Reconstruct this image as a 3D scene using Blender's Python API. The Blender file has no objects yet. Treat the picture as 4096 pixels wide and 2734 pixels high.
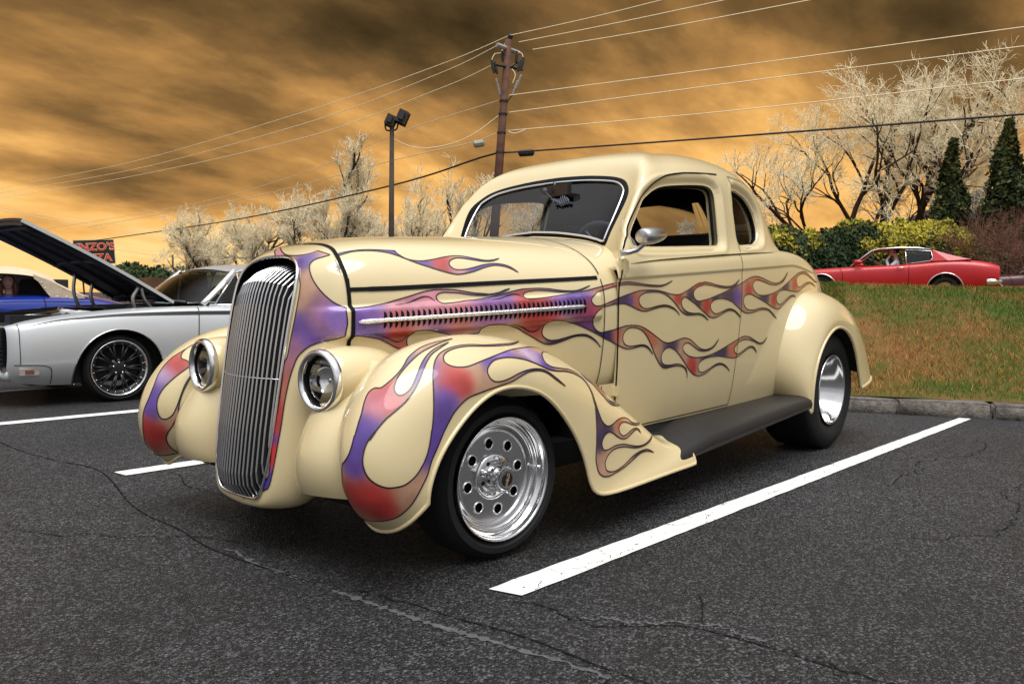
import bpy, bmesh, math, random
import numpy as np
from mathutils import Vector, Matrix
from mathutils.bvhtree import BVHTree
from mathutils.geometry import delaunay_2d_cdt
R = math.radians
rng = random.Random(7)
scene = bpy.context.scene
col = scene.collection

# ------------------------------------------------------------------ camera
cam_data = bpy.data.cameras.new("camera")
cam = bpy.data.objects.new("camera", cam_data)
col.objects.link(cam)
CAM = Vector((1.956, 2.471, 0.876))
_yaw, _pitch, _roll = R(41.62), R(-3.17), R(0.83)
_d = Vector((-math.cos(_yaw) * math.cos(_pitch), -math.sin(_yaw) * math.cos(_pitch), math.sin(_pitch)))
_r = _d.cross(Vector((0, 0, 1))).normalized()
_u = _r.cross(_d)
_r2 = _r * math.cos(_roll) + _u * math.sin(_roll)
_u2 = _u * math.cos(_roll) - _r * math.sin(_roll)
cam.matrix_world = Matrix(((_r2.x, _u2.x, -_d.x, CAM.x), (_r2.y, _u2.y, -_d.y, CAM.y), (_r2.z, _u2.z, -_d.z, CAM.z), (0, 0, 0, 1)))
cam_data.sensor_width = 36.0
cam_data.lens = 3201.5 / 4096 * 36.0
cam_data.clip_start = 0.05
cam_data.clip_end = 3000
scene.camera = cam

# ------------------------------------------------------------------ sky, sun, exposure
SUN_EL, SUN_AZ = R(70), R(60)          # azimuth of the direction the light comes from, from +x towards +y
world = bpy.data.worlds.new("World")
scene.world = world
world.use_nodes = True
def build_sky():
    nt = world.node_tree
    nt.nodes.clear()
    N, L = nt.nodes.new, nt.links.new
    def val(op, a, b=None, c=None):
        m = N("ShaderNodeMath"); m.operation = op
        for i, v in enumerate((a, b, c)):
            if v is None: continue
            if isinstance(v, (int, float)): m.inputs[i].default_value = v
            else: L(v, m.inputs[i])
        return m.outputs[0]
    def rng_map(v, a, b, c, d, smooth=True):
        m = N("ShaderNodeMapRange"); m.interpolation_type = 'SMOOTHSTEP' if smooth else 'LINEAR'
        for k, q in zip(("From Min", "From Max", "To Min", "To Max"), (a, b, c, d)): m.inputs[k].default_value = q
        L(v, m.inputs["Value"]); return m.outputs[0]
    def dot(vec):
        m = N("ShaderNodeVectorMath"); m.operation = 'DOT_PRODUCT'; L(tc.outputs["Generated"], m.inputs[0]); m.inputs[1].default_value = vec; return m.outputs["Value"]
    def noise(scale, rot, loc, s, detail, rough, dist):
        mp = N("ShaderNodeMapping"); mp.inputs["Scale"].default_value = scale; mp.inputs["Rotation"].default_value = (0, 0, R(rot)); mp.inputs["Location"].default_value = loc
        L(vd.outputs[0], mp.inputs[0])
        n = N("ShaderNodeTexNoise"); n.inputs["Scale"].default_value = s; n.inputs["Detail"].default_value = detail; n.inputs["Roughness"].default_value = rough; n.inputs["Distortion"].default_value = dist
        L(mp.outputs[0], n.inputs["Vector"]); return n.outputs["Fac"]
    out = N("ShaderNodeOutputWorld"); bg = N("ShaderNodeBackground"); tc = N("ShaderNodeTexCoord"); sep = N("ShaderNodeSeparateXYZ")
    L(tc.outputs["Generated"], sep.inputs[0])
    # the view direction projected on a flat cloud deck
    den = val('ADD', val('MAXIMUM', sep.outputs["Z"], 0.0), 0.30)
    vd = N("ShaderNodeVectorMath"); vd.operation = 'DIVIDE'; cmb = N("ShaderNodeCombineXYZ")
    for i in range(3): L(den, cmb.inputs[i])
    L(tc.outputs["Generated"], vd.inputs[0]); L(cmb.outputs[0], vd.inputs[1])
    n1 = noise((0.9, 1.35, 1.0), 62, (3.1, 1.7, 0), 0.95, 12, 0.57, 0.10)
    n2 = noise((0.8, 1.9, 1.0), 48, (0.4, 5.2, 0), 2.8, 9, 0.58, 0.1)
    glow = rng_map(sep.outputs["Z"], 0.0, 0.38, 0.92, 0.28)
    side = dot((-_r2.x, -_r2.y, 0))                    # the glow is stronger to the left of the pole
    t = val('MULTIPLY_ADD', n1, 1.75, glow)
    t = val('MULTIPLY_ADD', n2, 0.55, t)
    t = val('MULTIPLY_ADD', side, 0.20, t)
    t = val('ADD', t, -1.20)
    ramp = N("ShaderNodeValToRGB"); e = ramp.color_ramp.elements
    e[0].position = 0.0; e[0].color = (0.028, 0.018, 0.007, 1); e[1].position = 1.0; e[1].color = (1.0, 0.66, 0.26, 1)
    for p, c in ((0.20, (0.085, 0.050, 0.018, 1)), (0.40, (0.20, 0.108, 0.036, 1)), (0.60, (0.46, 0.235, 0.070, 1)), (0.80, (0.86, 0.46, 0.13, 1))):
        q = e.new(p); q.color = c
    L(t, ramp.inputs[0])
    # towards the other half of the sky and overhead the sunset colour gives way to plain bright overcast
    ahead = rng_map(dot((_d.x, _d.y, 0)), -0.15, 0.55, 0.0, 1.0)
    up = rng_map(sep.outputs["Z"], 0.50, 0.85, 1.0, 0.0)
    fac = val('MULTIPLY', ahead, up)
    over = N("ShaderNodeValToRGB"); o_ = over.color_ramp.elements
    o_[0].position = 0.30; o_[0].color = (0.34, 0.34, 0.36, 1); o_[1].position = 0.70; o_[1].color = (0.66, 0.66, 0.67, 1); L(n1, over.inputs[0])
    # an overcast sky is about three times brighter overhead than at the horizon
    cie = rng_map(sep.outputs["Z"], 0.0, 1.0, 0.58, 2.3, False)
    ov = N("ShaderNodeVectorMath"); ov.operation = 'SCALE'; L(over.outputs[0], ov.inputs[0]); L(cie, ov.inputs["Scale"])
    mix = N("ShaderNodeMix"); mix.data_type = 'RGBA'; L(fac, mix.inputs["Factor"]); L(ov.outputs[0], mix.inputs["A"]); L(ramp.outputs[0], mix.inputs["B"])
    L(mix.outputs["Result"], bg.inputs[0])
    bg.inputs[1].default_value = 0.45
    L(bg.outputs[0], out.inputs[0])
build_sky()
sun_data = bpy.data.lights.new("sun", 'SUN')
sun_data.energy = 1.4
sun_data.angle = R(46)
sun_data.color = (1.0, 0.985, 0.96)
sun = bpy.data.objects.new("sun", sun_data)
col.objects.link(sun)
sun.rotation_euler = Vector((math.cos(SUN_EL) * math.cos(SUN_AZ), math.cos(SUN_EL) * math.sin(SUN_AZ), math.sin(SUN_EL))).to_track_quat('Z', 'Y').to_euler()
scene.view_settings.view_transform = 'Standard'
scene.view_settings.look = 'None'
scene.view_settings.gamma = 1.0
scene.view_settings.exposure = 1.36

# ------------------------------------------------------------------ helpers
def tag(o, label=None, cat=None, group=None, kind=None):
    if label: o["label"] = label
    if cat: o["category"] = cat
    if group: o["group"] = group
    if kind: o["kind"] = kind
    return o
def link(name, me, parent=None, mat=None):
    o = bpy.data.objects.new(name, me)
    col.objects.link(o)
    if mat is not None and me is not None and not me.materials:
        me.materials.append(mat)
    if parent is not None:
        o.parent = parent
    return o
def empty(name, loc=(0, 0, 0), rz=0.0, label=None, cat=None, group=None):
    o = bpy.data.objects.new(name, None)
    o.empty_display_size = 0.2
    o.location = loc; o.rotation_euler = (0, 0, rz)
    col.objects.link(o)
    return tag(o, label, cat, group)
def mesh_from(verts, faces, smooth=True, name="m"):
    me = bpy.data.meshes.new(name)
    me.from_pydata([tuple(map(float, v)) for v in verts], [], [tuple(map(int, f)) for f in faces])
    if smooth:
        me.polygons.foreach_set("use_smooth", [True] * len(me.polygons))
    me.update()
    return me
def bm_mesh(bm, smooth=False, name="m"):
    me = bpy.data.meshes.new(name)
    bm.normal_update()
    bm.to_mesh(me); bm.free()
    if smooth:
        me.polygons.foreach_set("use_smooth", [True] * len(me.polygons))
    return me
def sharp(me, ang=35):
    me.polygons.foreach_set("use_smooth", [True] * len(me.polygons))
    me.set_sharp_from_angle(angle=R(ang))
    return me
class MB:
    """collects simple solids into one mesh"""
    def __init__(s): s.v = []; s.f = []
    def add(s, v, f):
        b = len(s.v); s.v += [tuple(map(float, q)) for q in v]; s.f += [tuple(b + i for i in q) for q in f]
    def box(s, x0, x1, y0, y1, z0, z1, M=None):
        v = [Vector((x, y, z)) for x in (x0, x1) for y in (y0, y1) for z in (z0, z1)]
        if M is not None: v = [M @ q for q in v]
        s.add(v, [(0, 1, 3, 2), (4, 6, 7, 5), (0, 4, 5, 1), (2, 3, 7, 6), (0, 2, 6, 4), (1, 5, 7, 3)])
    def tube(s, pts, rad, n=8, cap=True):
        pts = [Vector(p) for p in pts]
        if not isinstance(rad, (list, tuple)): rad = [rad] * len(pts)
        rings = []; prev = None
        for i, p in enumerate(pts):
            a = pts[max(i - 1, 0)]; b = pts[min(i + 1, len(pts) - 1)]
            t = (b - a)
            t = t.normalized() if t.length > 1e-9 else Vector((0, 0, 1))
            if prev is None:
                h = Vector((0, 0, 1)) if abs(t.z) < .9 else Vector((1, 0, 0))
                nrm = t.cross(h).normalized()
            else:
                nrm = (prev - t * prev.dot(t))
                nrm = nrm.normalized() if nrm.length > 1e-6 else t.orthogonal().normalized()
            prev = nrm; bi = t.cross(nrm)
            rings.append([p + (nrm * math.cos(2 * math.pi * k / n) + bi * math.sin(2 * math.pi * k / n)) * rad[i] for k in range(n)])
        v = [q for r_ in rings for q in r_]; f = []
        for i in range(len(rings) - 1):
            for k in range(n):
                a, b = i * n + k, i * n + (k + 1) % n
                f.append((a, b, b + n, a + n))
        if cap:
            f.append(tuple(range(n - 1, -1, -1))); o = (len(rings) - 1) * n; f.append(tuple(o + k for k in range(n)))
        s.add(v, f)
    def lathe(s, prof, n=32, M=None, closed=False):
        """prof: (radius, axial) list, turned about local Y"""
        v = []
        for r_, a in prof:
            for k in range(n):
                th = 2 * math.pi * k / n
                q = Vector((r_ * math.cos(th), a, r_ * math.sin(th)))
                v.append(M @ q if M is not None else q)
        f = []; m = len(prof)
        for i in range(m - 1 + (1 if closed else 0)):
            i2 = (i + 1) % m
            for k in range(n):
                k2 = (k + 1) % n
                f.append((i * n + k, i2 * n + k, i2 * n + k2, i * n + k2))
        s.add(v, f)
    def mesh(s, smooth=False, ang=None):
        me = mesh_from(s.v, s.f, smooth)
        if ang: sharp(me, ang)
        return me
    def build(s, name, mat, parent=None, smooth=False, ang=None):
        return link(name, s.mesh(smooth, ang), parent, mat)
def mirrored(me):
    m2 = me.copy()
    n = len(m2.vertices); co = np.empty(n * 3, 'f'); m2.vertices.foreach_get('co', co)
    co[1::3] *= -1; m2.vertices.foreach_set('co', co)
    m2.flip_normals(); m2.update()
    return m2

# ------------------------------------------------------------------ materials
def principled(name, base, rough=0.5, metal=0.0, coat=0.0, coat_rough=0.03, spec=0.5, **kw):
    m = bpy.data.materials.new(name); m.use_nodes = True
    b = m.node_tree.nodes["Principled BSDF"]
    b.inputs["Base Color"].default_value = (*base, 1)
    b.inputs["Roughness"].default_value = rough
    b.inputs["Metallic"].default_value = metal
    b.inputs["Coat Weight"].default_value = coat
    b.inputs["Coat Roughness"].default_value = coat_rough
    b.inputs["Specular IOR Level"].default_value = spec
    for k, v in kw.items():
        b.inputs[k.replace("_", " ")].default_value = v
    return m
def noisy(m, scale=8.0, amount=0.12, detail=6, bump=0.0, bump_scale=None, rough_var=0.0, coord="Object", dist=0.02):
    """vary a principled material's colour (and relief) with noise"""
    nt = m.node_tree; b = nt.nodes["Principled BSDF"]; N, L = nt.nodes.new, nt.links.new
    tc = N("ShaderNodeTexCoord")
    n = N("ShaderNodeTexNoise"); n.inputs["Scale"].default_value = scale; n.inputs["Detail"].default_value = detail; n.inputs["Roughness"].default_value = .6
    L(tc.outputs[coord], n.inputs["Vector"])
    base = list(b.inputs["Base Color"].default_value)
    mix = N("ShaderNodeMix"); mix.data_type = 'RGBA'
    mr = N("ShaderNodeMapRange"); mr.inputs["From Min"].default_value = .3; mr.inputs["From Max"].default_value = .7
    L(n.outputs["Fac"], mr.inputs["Value"]); L(mr.outputs[0], mix.inputs["Factor"])
    mix.inputs["A"].default_value = [c * (1 - amount) for c in base[:3]] + [1]
    mix.inputs["B"].default_value = [min(1, c * (1 + amount)) for c in base[:3]] + [1]
    L(mix.outputs["Result"], b.inputs["Base Color"])
    if rough_var:
        r0 = b.inputs["Roughness"].default_value
        m2 = N("ShaderNodeMapRange"); m2.inputs["To Min"].default_value = max(0, r0 - rough_var); m2.inputs["To Max"].default_value = min(1, r0 + rough_var)
        L(n.outputs["Fac"], m2.inputs["Value"]); L(m2.outputs[0], b.inputs["Roughness"])
    if bump:
        n3 = N("ShaderNodeTexNoise"); n3.inputs["Scale"].default_value = bump_scale or scale * 6; n3.inputs["Detail"].default_value = 5
        L(tc.outputs[coord], n3.inputs["Vector"])
        bp = N("ShaderNodeBump"); bp.inputs["Strength"].default_value = bump; bp.inputs["Distance"].default_value = dist
        L(n3.outputs["Fac"], bp.inputs["Height"]); L(bp.outputs[0], b.inputs["Normal"])
    return m
M = {}
M["cream"] = noisy(principled("cream_paint", (0.63, 0.515, 0.285), 0.45, coat=1.0, coat_rough=0.035), 5, .02)
M["dark_gap"] = principled("gap_rubber", (0.003, 0.003, 0.0035), 0.7, spec=0.15)
M["chrome"] = principled("chrome", (0.86, 0.86, 0.87), 0.07, 1.0)
M["polished"] = principled("polished_aluminium", (0.74, 0.74, 0.75), 0.14, 1.0)
M["brushed"] = noisy(principled("cast_aluminium", (0.52, 0.52, 0.52), 0.34, 1.0), 40, .06, bump=.05)
M["black_metal"] = principled("black_metal", (0.010, 0.010, 0.012), 0.35)
M["tyre"] = noisy(principled("tyre_rubber", (0.007, 0.007, 0.0075), 0.7, spec=.35), 30, .3, bump=.1)
M["vinyl"] = noisy(principled("running_board_rubber", (0.009, 0.0078, 0.0078), 0.46), 120, .35, bump=.35, bump_scale=260, dist=.002)
M["interior"] = noisy(principled("interior_cloth", (0.016, 0.016, 0.020), 0.9), 60, .3)
M["underside"] = principled("underside_black", (0.006, 0.006, 0.006), 0.9)
def glass_mat(name, tint, alpha_mix, rough=0.0):
    m = bpy.data.materials.new(name); m.use_nodes = True
    nt = m.node_tree; nt.nodes.clear(); N, L = nt.nodes.new, nt.links.new
    out = N("ShaderNodeOutputMaterial"); mix = N("ShaderNodeMixShader"); tr = N("ShaderNodeBsdfTransparent"); gl = N("ShaderNodeBsdfGlossy")
    fr = N("ShaderNodeFresnel"); fr.inputs["IOR"].default_value = alpha_mix
    tr.inputs[0].default_value = (*tint, 1); gl.inputs[0].default_value = (1, 1, 1, 1); gl.inputs["Roughness"].default_value = rough
    L(fr.outputs[0], mix.inputs[0]); L(tr.outputs[0], mix.inputs[1]); L(gl.outputs[0], mix.inputs[2]); L(mix.outputs[0], out.inputs[0])
    return m
M["glass"] = glass_mat("tinted_window_glass", (0.46, 0.49, 0.56), 1.45)
M["clear_glass"] = glass_mat("clear_glass", (0.93, 0.95, 0.95), 1.45)
# ------------------------------------------------------------------ smooth surfaces (uniform cubic B-spline nets)
def _pad(net, axis, first, last):
    """ghost rows: 'mirror' reflects the neighbour across y=0, 'end' passes through the end point"""
    net = np.moveaxis(net, axis, 0)
    def ghost(a, b, mode):
        if mode == 'mirror': return b * np.array([1, -1, 1.])
        return 2 * a - b
    return np.moveaxis(np.concatenate([ghost(net[0], net[1], first)[None], net, ghost(net[-1], net[-2], last)[None]]), 0, axis)
class Surf:
    def __init__(s, net, u=('end', 'end'), v=('end', 'end'), disp=None):
        s.nu, s.nv = net.shape[0] - 1, net.shape[1] - 1
        s.P = _pad(_pad(np.array(net, float), 0, *u), 1, *v); s.disp = disp
    @staticmethod
    def _w(t):
        return np.stack([(1 - t) ** 3, 3 * t ** 3 - 6 * t ** 2 + 4, -3 * t ** 3 + 3 * t ** 2 + 3 * t + 1, t ** 3], -1) / 6
    def raw(s, u, v):
        u = np.clip(np.asarray(u, float), 0, s.nu); v = np.clip(np.asarray(v, float), 0, s.nv)
        iu = np.minimum(u.astype(int), s.nu - 1); iv = np.minimum(v.astype(int), s.nv - 1)
        wu = s._w(u - iu); wv = s._w(v - iv)
        r = np.zeros(u.shape + (3,))
        for a in range(4):
            for b in range(4):
                r += (wu[..., a] * wv[..., b])[..., None] * s.P[iu + a, iv + b]
        return r
    def normal(s, u, v):
        h = .02
        a = s.raw(np.asarray(u) + h, v) - s.raw(np.asarray(u) - h, v); b = s.raw(u, np.asarray(v) + h) - s.raw(u, np.asarray(v) - h)
        n = np.cross(a, b); l = np.linalg.norm(n, axis=-1, keepdims=True)
        return n / np.maximum(l, 1e-12)
    def __call__(s, u, v):
        p = s.raw(u, v)
        if s.disp is not None:
            n = s.normal(u, v)
            n = np.where((n * s.out(p)).sum(-1, keepdims=True) < 0, -n, n)
            p = p + n * s.disp(p, np.asarray(u), np.asarray(v))[..., None]
        return p
    @staticmethod
    def out(p):
        c = np.array([0, 0, 0.6]); q = p - c; q = q.copy(); q[..., 0] *= .0; return q + 1e-6
    def grid(s, su, sv, u0=0, u1=None, v0=0, v1=None):
        u1 = s.nu if u1 is None else u1; v1 = s.nv if v1 is None else v1
        U, V = np.meshgrid(np.linspace(u0, u1, su), np.linspace(v0, v1, sv), indexing='ij')
        P = s(U, V).reshape(-1, 3)
        f = [(i * sv + j, (i + 1) * sv + j, (i + 1) * sv + j + 1, i * sv + j + 1) for i in range(su - 1) for j in range(sv - 1)]
        return P, f
    def solve(s, target, axes, guess_box):
        """(u,v) where the two given coordinates match"""
        u0, u1, v0, v1 = guess_box
        U, V = np.meshgrid(np.linspace(u0, u1, 90), np.linspace(v0, v1, 90), indexing='ij'); G = s.raw(U, V)[..., axes]
        res = []
        for t in target:
            t = np.array(t, float)
            k = ((G - t) ** 2).sum(-1).argmin(); u, v = U.flat[k], V.flat[k]
            for _ in range(8):
                p = s.raw(u, v)[list(axes)]; h = 1e-3
                J = np.stack([(s.raw(u + h, v)[list(axes)] - p) / h, (s.raw(u, v + h)[list(axes)] - p) / h], 1)
                try: d = np.linalg.solve(J, t - p)
                except np.linalg.LinAlgError: break
                d = np.clip(d, -.2, .2); u = min(max(u + d[0], u0), u1); v = min(max(v + d[1], v0), v1)
            res.append((u, v))
        return np.array(res)
def smooth_loop(pts, n, closed=True):
    """Catmull-Rom through the points, evenly resampled"""
    P = np.array(pts, float); m = len(P); out = []
    for i in range(m if closed else m - 1):
        p0, p1, p2, p3 = (P[(i - 1) % m], P[i], P[(i + 1) % m], P[(i + 2) % m]) if closed else (P[max(i - 1, 0)], P[i], P[i + 1], P[min(i + 2, m - 1)])
        for t in np.linspace(0, 1, 12, endpoint=False):
            out.append(.5 * (2 * p1 + (p2 - p0) * t + (2 * p0 - 5 * p1 + 4 * p2 - p3) * t * t + (3 * p1 - p0 - 3 * p2 + p3) * t ** 3))
    out.append(P[0] if closed else P[-1]); out = np.array(out)
    d = np.r_[0, np.cumsum(np.linalg.norm(np.diff(out, axis=0), axis=1))]
    s = np.linspace(0, d[-1], n, endpoint=not closed)
    return np.stack([np.interp(s, d, out[:, k]) for k in range(out.shape[1])], 1)
def inside(pt, poly):
    """vectorised even-odd test"""
    pt = np.atleast_2d(pt); x, y = pt[:, 0], pt[:, 1]; c = np.zeros(len(pt), bool); j = len(poly) - 1
    for i in range(len(poly)):
        xi, yi = poly[i]; xj, yj = poly[j]
        if yi != yj:
            c ^= ((yi > y) != (yj > y)) & (x < (xj - xi) * (y - yi) / (yj - yi) + xi)
        j = i
    return c
def trim(U, V, loops, clear, keep):
    """CDT of grid points U,V (flat) with closed constraint loops; keep(centroids)->mask"""
    pts = np.stack([U, V], 1)
    ok = np.ones(len(pts), bool)
    for lp in loops:
        for a in range(0, len(lp), 1):
            ok &= ((pts - lp[a]) ** 2).sum(1) > clear ** 2
    pts = pts[ok]
    base = len(pts); edges = []; allp = [pts]; n = base
    for lp in loops:
        m = len(lp); allp.append(lp); edges += [(n + i, n + (i + 1) % m) for i in range(m)]; n += m
    P = np.concatenate(allp)
    vo, eo, fo, *_ = delaunay_2d_cdt([Vector(p) for p in P], edges, [], 0, 1e-7)
    vo = np.array([tuple(q) for q in vo]); F = np.array([f for f in fo if len(f) == 3])
    c = vo[F].mean(1)
    return vo, F[keep(c)]
def ss(a, b, x):
    t = np.clip((x - a) / (b - a), 0, 1); return t * t * (3 - 2 * t)
def loop_dist(p, loop3):
    d = np.full(p.shape[:-1], 9.)
    for a, b in zip(loop3, np.roll(loop3, -1, axis=0)):
        ab = b - a; t = np.clip(((p - a) @ ab) / (ab @ ab), 0, 1)
        d = np.minimum(d, ((p - a - t[..., None] * ab) ** 2).sum(-1))
    return np.sqrt(d)
# ------------------------------------------------------------------ the cream coupe
car = empty("hot_rod_coupe", (0, 0, 0), 0, "cream 1930s coupe hot rod with purple and red flames between the parking lines", "car")
def A(rows): return np.array(rows, float)
# greenhouse: columns from the windshield centre round the side to the back, rows from the belt up to the roof ridge
G_NET = A([
 [(-.93,0,1.12),(-.955,0,1.165),(-.99,0,1.22),(-1.06,0,1.32),(-1.145,0,1.44),(-1.19,0,1.515),(-1.27,0,1.578),(-1.45,0,1.62),(-1.64,0,1.645)],
 [(-.93,.25,1.10),(-.95,.25,1.15),(-.985,.25,1.215),(-1.06,.25,1.32),(-1.143,.25,1.437),(-1.185,.25,1.51),(-1.265,.24,1.572),(-1.45,.20,1.617),(-1.66,0,1.647)],
 [(-.905,.455,1.05),(-.92,.45,1.11),(-.965,.445,1.19),(-1.042,.445,1.31),(-1.118,.445,1.42),(-1.155,.437,1.495),(-1.24,.395,1.558),(-1.45,.29,1.612),(-1.68,0,1.648)],
 [(-.855,.555,1.03),(-.872,.545,1.09),(-.905,.537,1.17),(-.98,.53,1.29),(-1.06,.522,1.40),(-1.12,.50,1.475),(-1.24,.44,1.548),(-1.48,.295,1.61),(-1.70,0,1.65)],
 [(-.78,.622,1.01),(-.80,.607,1.07),(-.86,.588,1.15),(-.97,.572,1.27),(-1.06,.556,1.378),(-1.15,.53,1.455),(-1.30,.455,1.536),(-1.52,.31,1.612),(-1.73,0,1.654)],
 [(-.98,.635,1.045),(-1.0,.612,1.085),(-1.04,.597,1.15),(-1.10,.582,1.26),(-1.18,.563,1.37),(-1.26,.537,1.452),(-1.38,.465,1.542),(-1.57,.315,1.618),(-1.76,0,1.656)],
 [(-1.35,.64,1.075),(-1.36,.617,1.11),(-1.37,.602,1.18),(-1.39,.587,1.29),(-1.42,.567,1.40),(-1.45,.541,1.478),(-1.52,.47,1.564),(-1.65,.315,1.630),(-1.81,0,1.660)],
 [(-1.75,.64,1.11),(-1.75,.617,1.145),(-1.75,.602,1.21),(-1.75,.586,1.32),(-1.75,.566,1.43),(-1.75,.54,1.503),(-1.76,.468,1.582),(-1.80,.31,1.642),(-1.88,0,1.667)],
 [(-2.12,.63,1.135),(-2.11,.607,1.17),(-2.105,.592,1.23),(-2.10,.573,1.34),(-2.09,.552,1.445),(-2.07,.525,1.515),(-2.03,.452,1.588),(-1.98,.295,1.644),(-1.95,0,1.668)],
 [(-2.47,.60,1.155),(-2.445,.575,1.19),(-2.42,.56,1.24),(-2.375,.532,1.35),(-2.315,.503,1.45),(-2.25,.47,1.52),(-2.17,.397,1.585),(-2.08,.255,1.64),(-2.0,0,1.666)],
 [(-2.72,.42,1.175),(-2.68,.41,1.205),(-2.64,.40,1.26),(-2.57,.385,1.365),(-2.485,.365,1.465),(-2.40,.34,1.53),(-2.29,.285,1.588),(-2.15,.18,1.637),(-2.03,0,1.664)],
 [(-2.80,0,1.19),(-2.76,0,1.22),(-2.72,0,1.275),(-2.64,0,1.38),(-2.545,0,1.48),(-2.45,0,1.545),(-2.33,0,1.598),(-2.18,0,1.64),(-2.04,0,1.664)]])
# body below the belt: stations from under the hood back to the tail, rows from the rocker up to the centre line
def st(x, ys, zs): return [(x, y, z) for y, z in zip(ys, zs)]
L_NET = A([
 st(-.55, (.56,.58,.60,.606,.606,.603,.59,.53,.31,0), (.31,.42,.62,.80,.89,.945,.985,1.055,1.125,1.150)),
 st(-.72, (.585,.612,.628,.632,.630,.626,.615,.555,.33,0), (.32,.43,.63,.82,.905,.96,1.00,1.065,1.135,1.160)),
 st(-.92, (.60,.626,.640,.643,.641,.638,.626,.565,.35,0), (.325,.43,.64,.84,.925,.985,1.035,1.075,1.12,1.14)),
 st(-1.2, (.605,.632,.648,.652,.650,.646,.632,.56,.35,0), (.33,.435,.65,.86,.95,1.01,1.06,1.08,1.09,1.09)),
 st(-1.6, (.608,.636,.652,.656,.654,.650,.634,.56,.35,0), (.335,.44,.66,.88,.98,1.04,1.095,1.11,1.11,1.11)),
 st(-2.0, (.608,.636,.652,.655,.653,.649,.632,.56,.35,0), (.345,.45,.67,.90,1.005,1.07,1.125,1.14,1.15,1.15)),
 st(-2.4, (.60,.628,.642,.645,.642,.636,.615,.54,.34,0), (.355,.46,.68,.91,1.02,1.09,1.15,1.18,1.19,1.195)),
 st(-2.75, (.585,.61,.63,.635,.632,.625,.602,.53,.33,0), (.36,.46,.68,.90,1.01,1.075,1.13,1.17,1.19,1.195)),
 st(-3.05, (.55,.575,.595,.60,.595,.583,.555,.48,.30,0), (.36,.46,.66,.87,.97,1.03,1.08,1.12,1.145,1.155)),
 st(-3.32, (.49,.51,.525,.52,.51,.49,.46,.39,.24,0), (.36,.45,.63,.79,.87,.92,.965,1.005,1.03,1.04)),
 st(-3.46, (.37,.38,.38,.365,.35,.33,.30,.25,.15,0), (.36,.44,.56,.66,.71,.745,.775,.80,.815,.82)),
 st(-3.52, (.28,.28,.27,.26,.25,.23,.21,.17,.10,0), (.37,.43,.50,.56,.59,.61,.63,.645,.655,.66))])
def belt_z(x):   return .957 + (-.781 - x) * .071 - ss(-2.45, -2.95, x) * .06
def body_disp(p, u, v):
    # the belt moulding: a soft step that runs along the side
    d = .0065 * ss(-.007, .007, p[..., 2] - belt_z(p[..., 0])) * (p[..., 1] > .25) * (1 - ss(-2.7, -3.1, p[..., 0]))
    return d * (1 - ss(.075, .10, p[..., 2] - belt_z(p[..., 0])))
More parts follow.
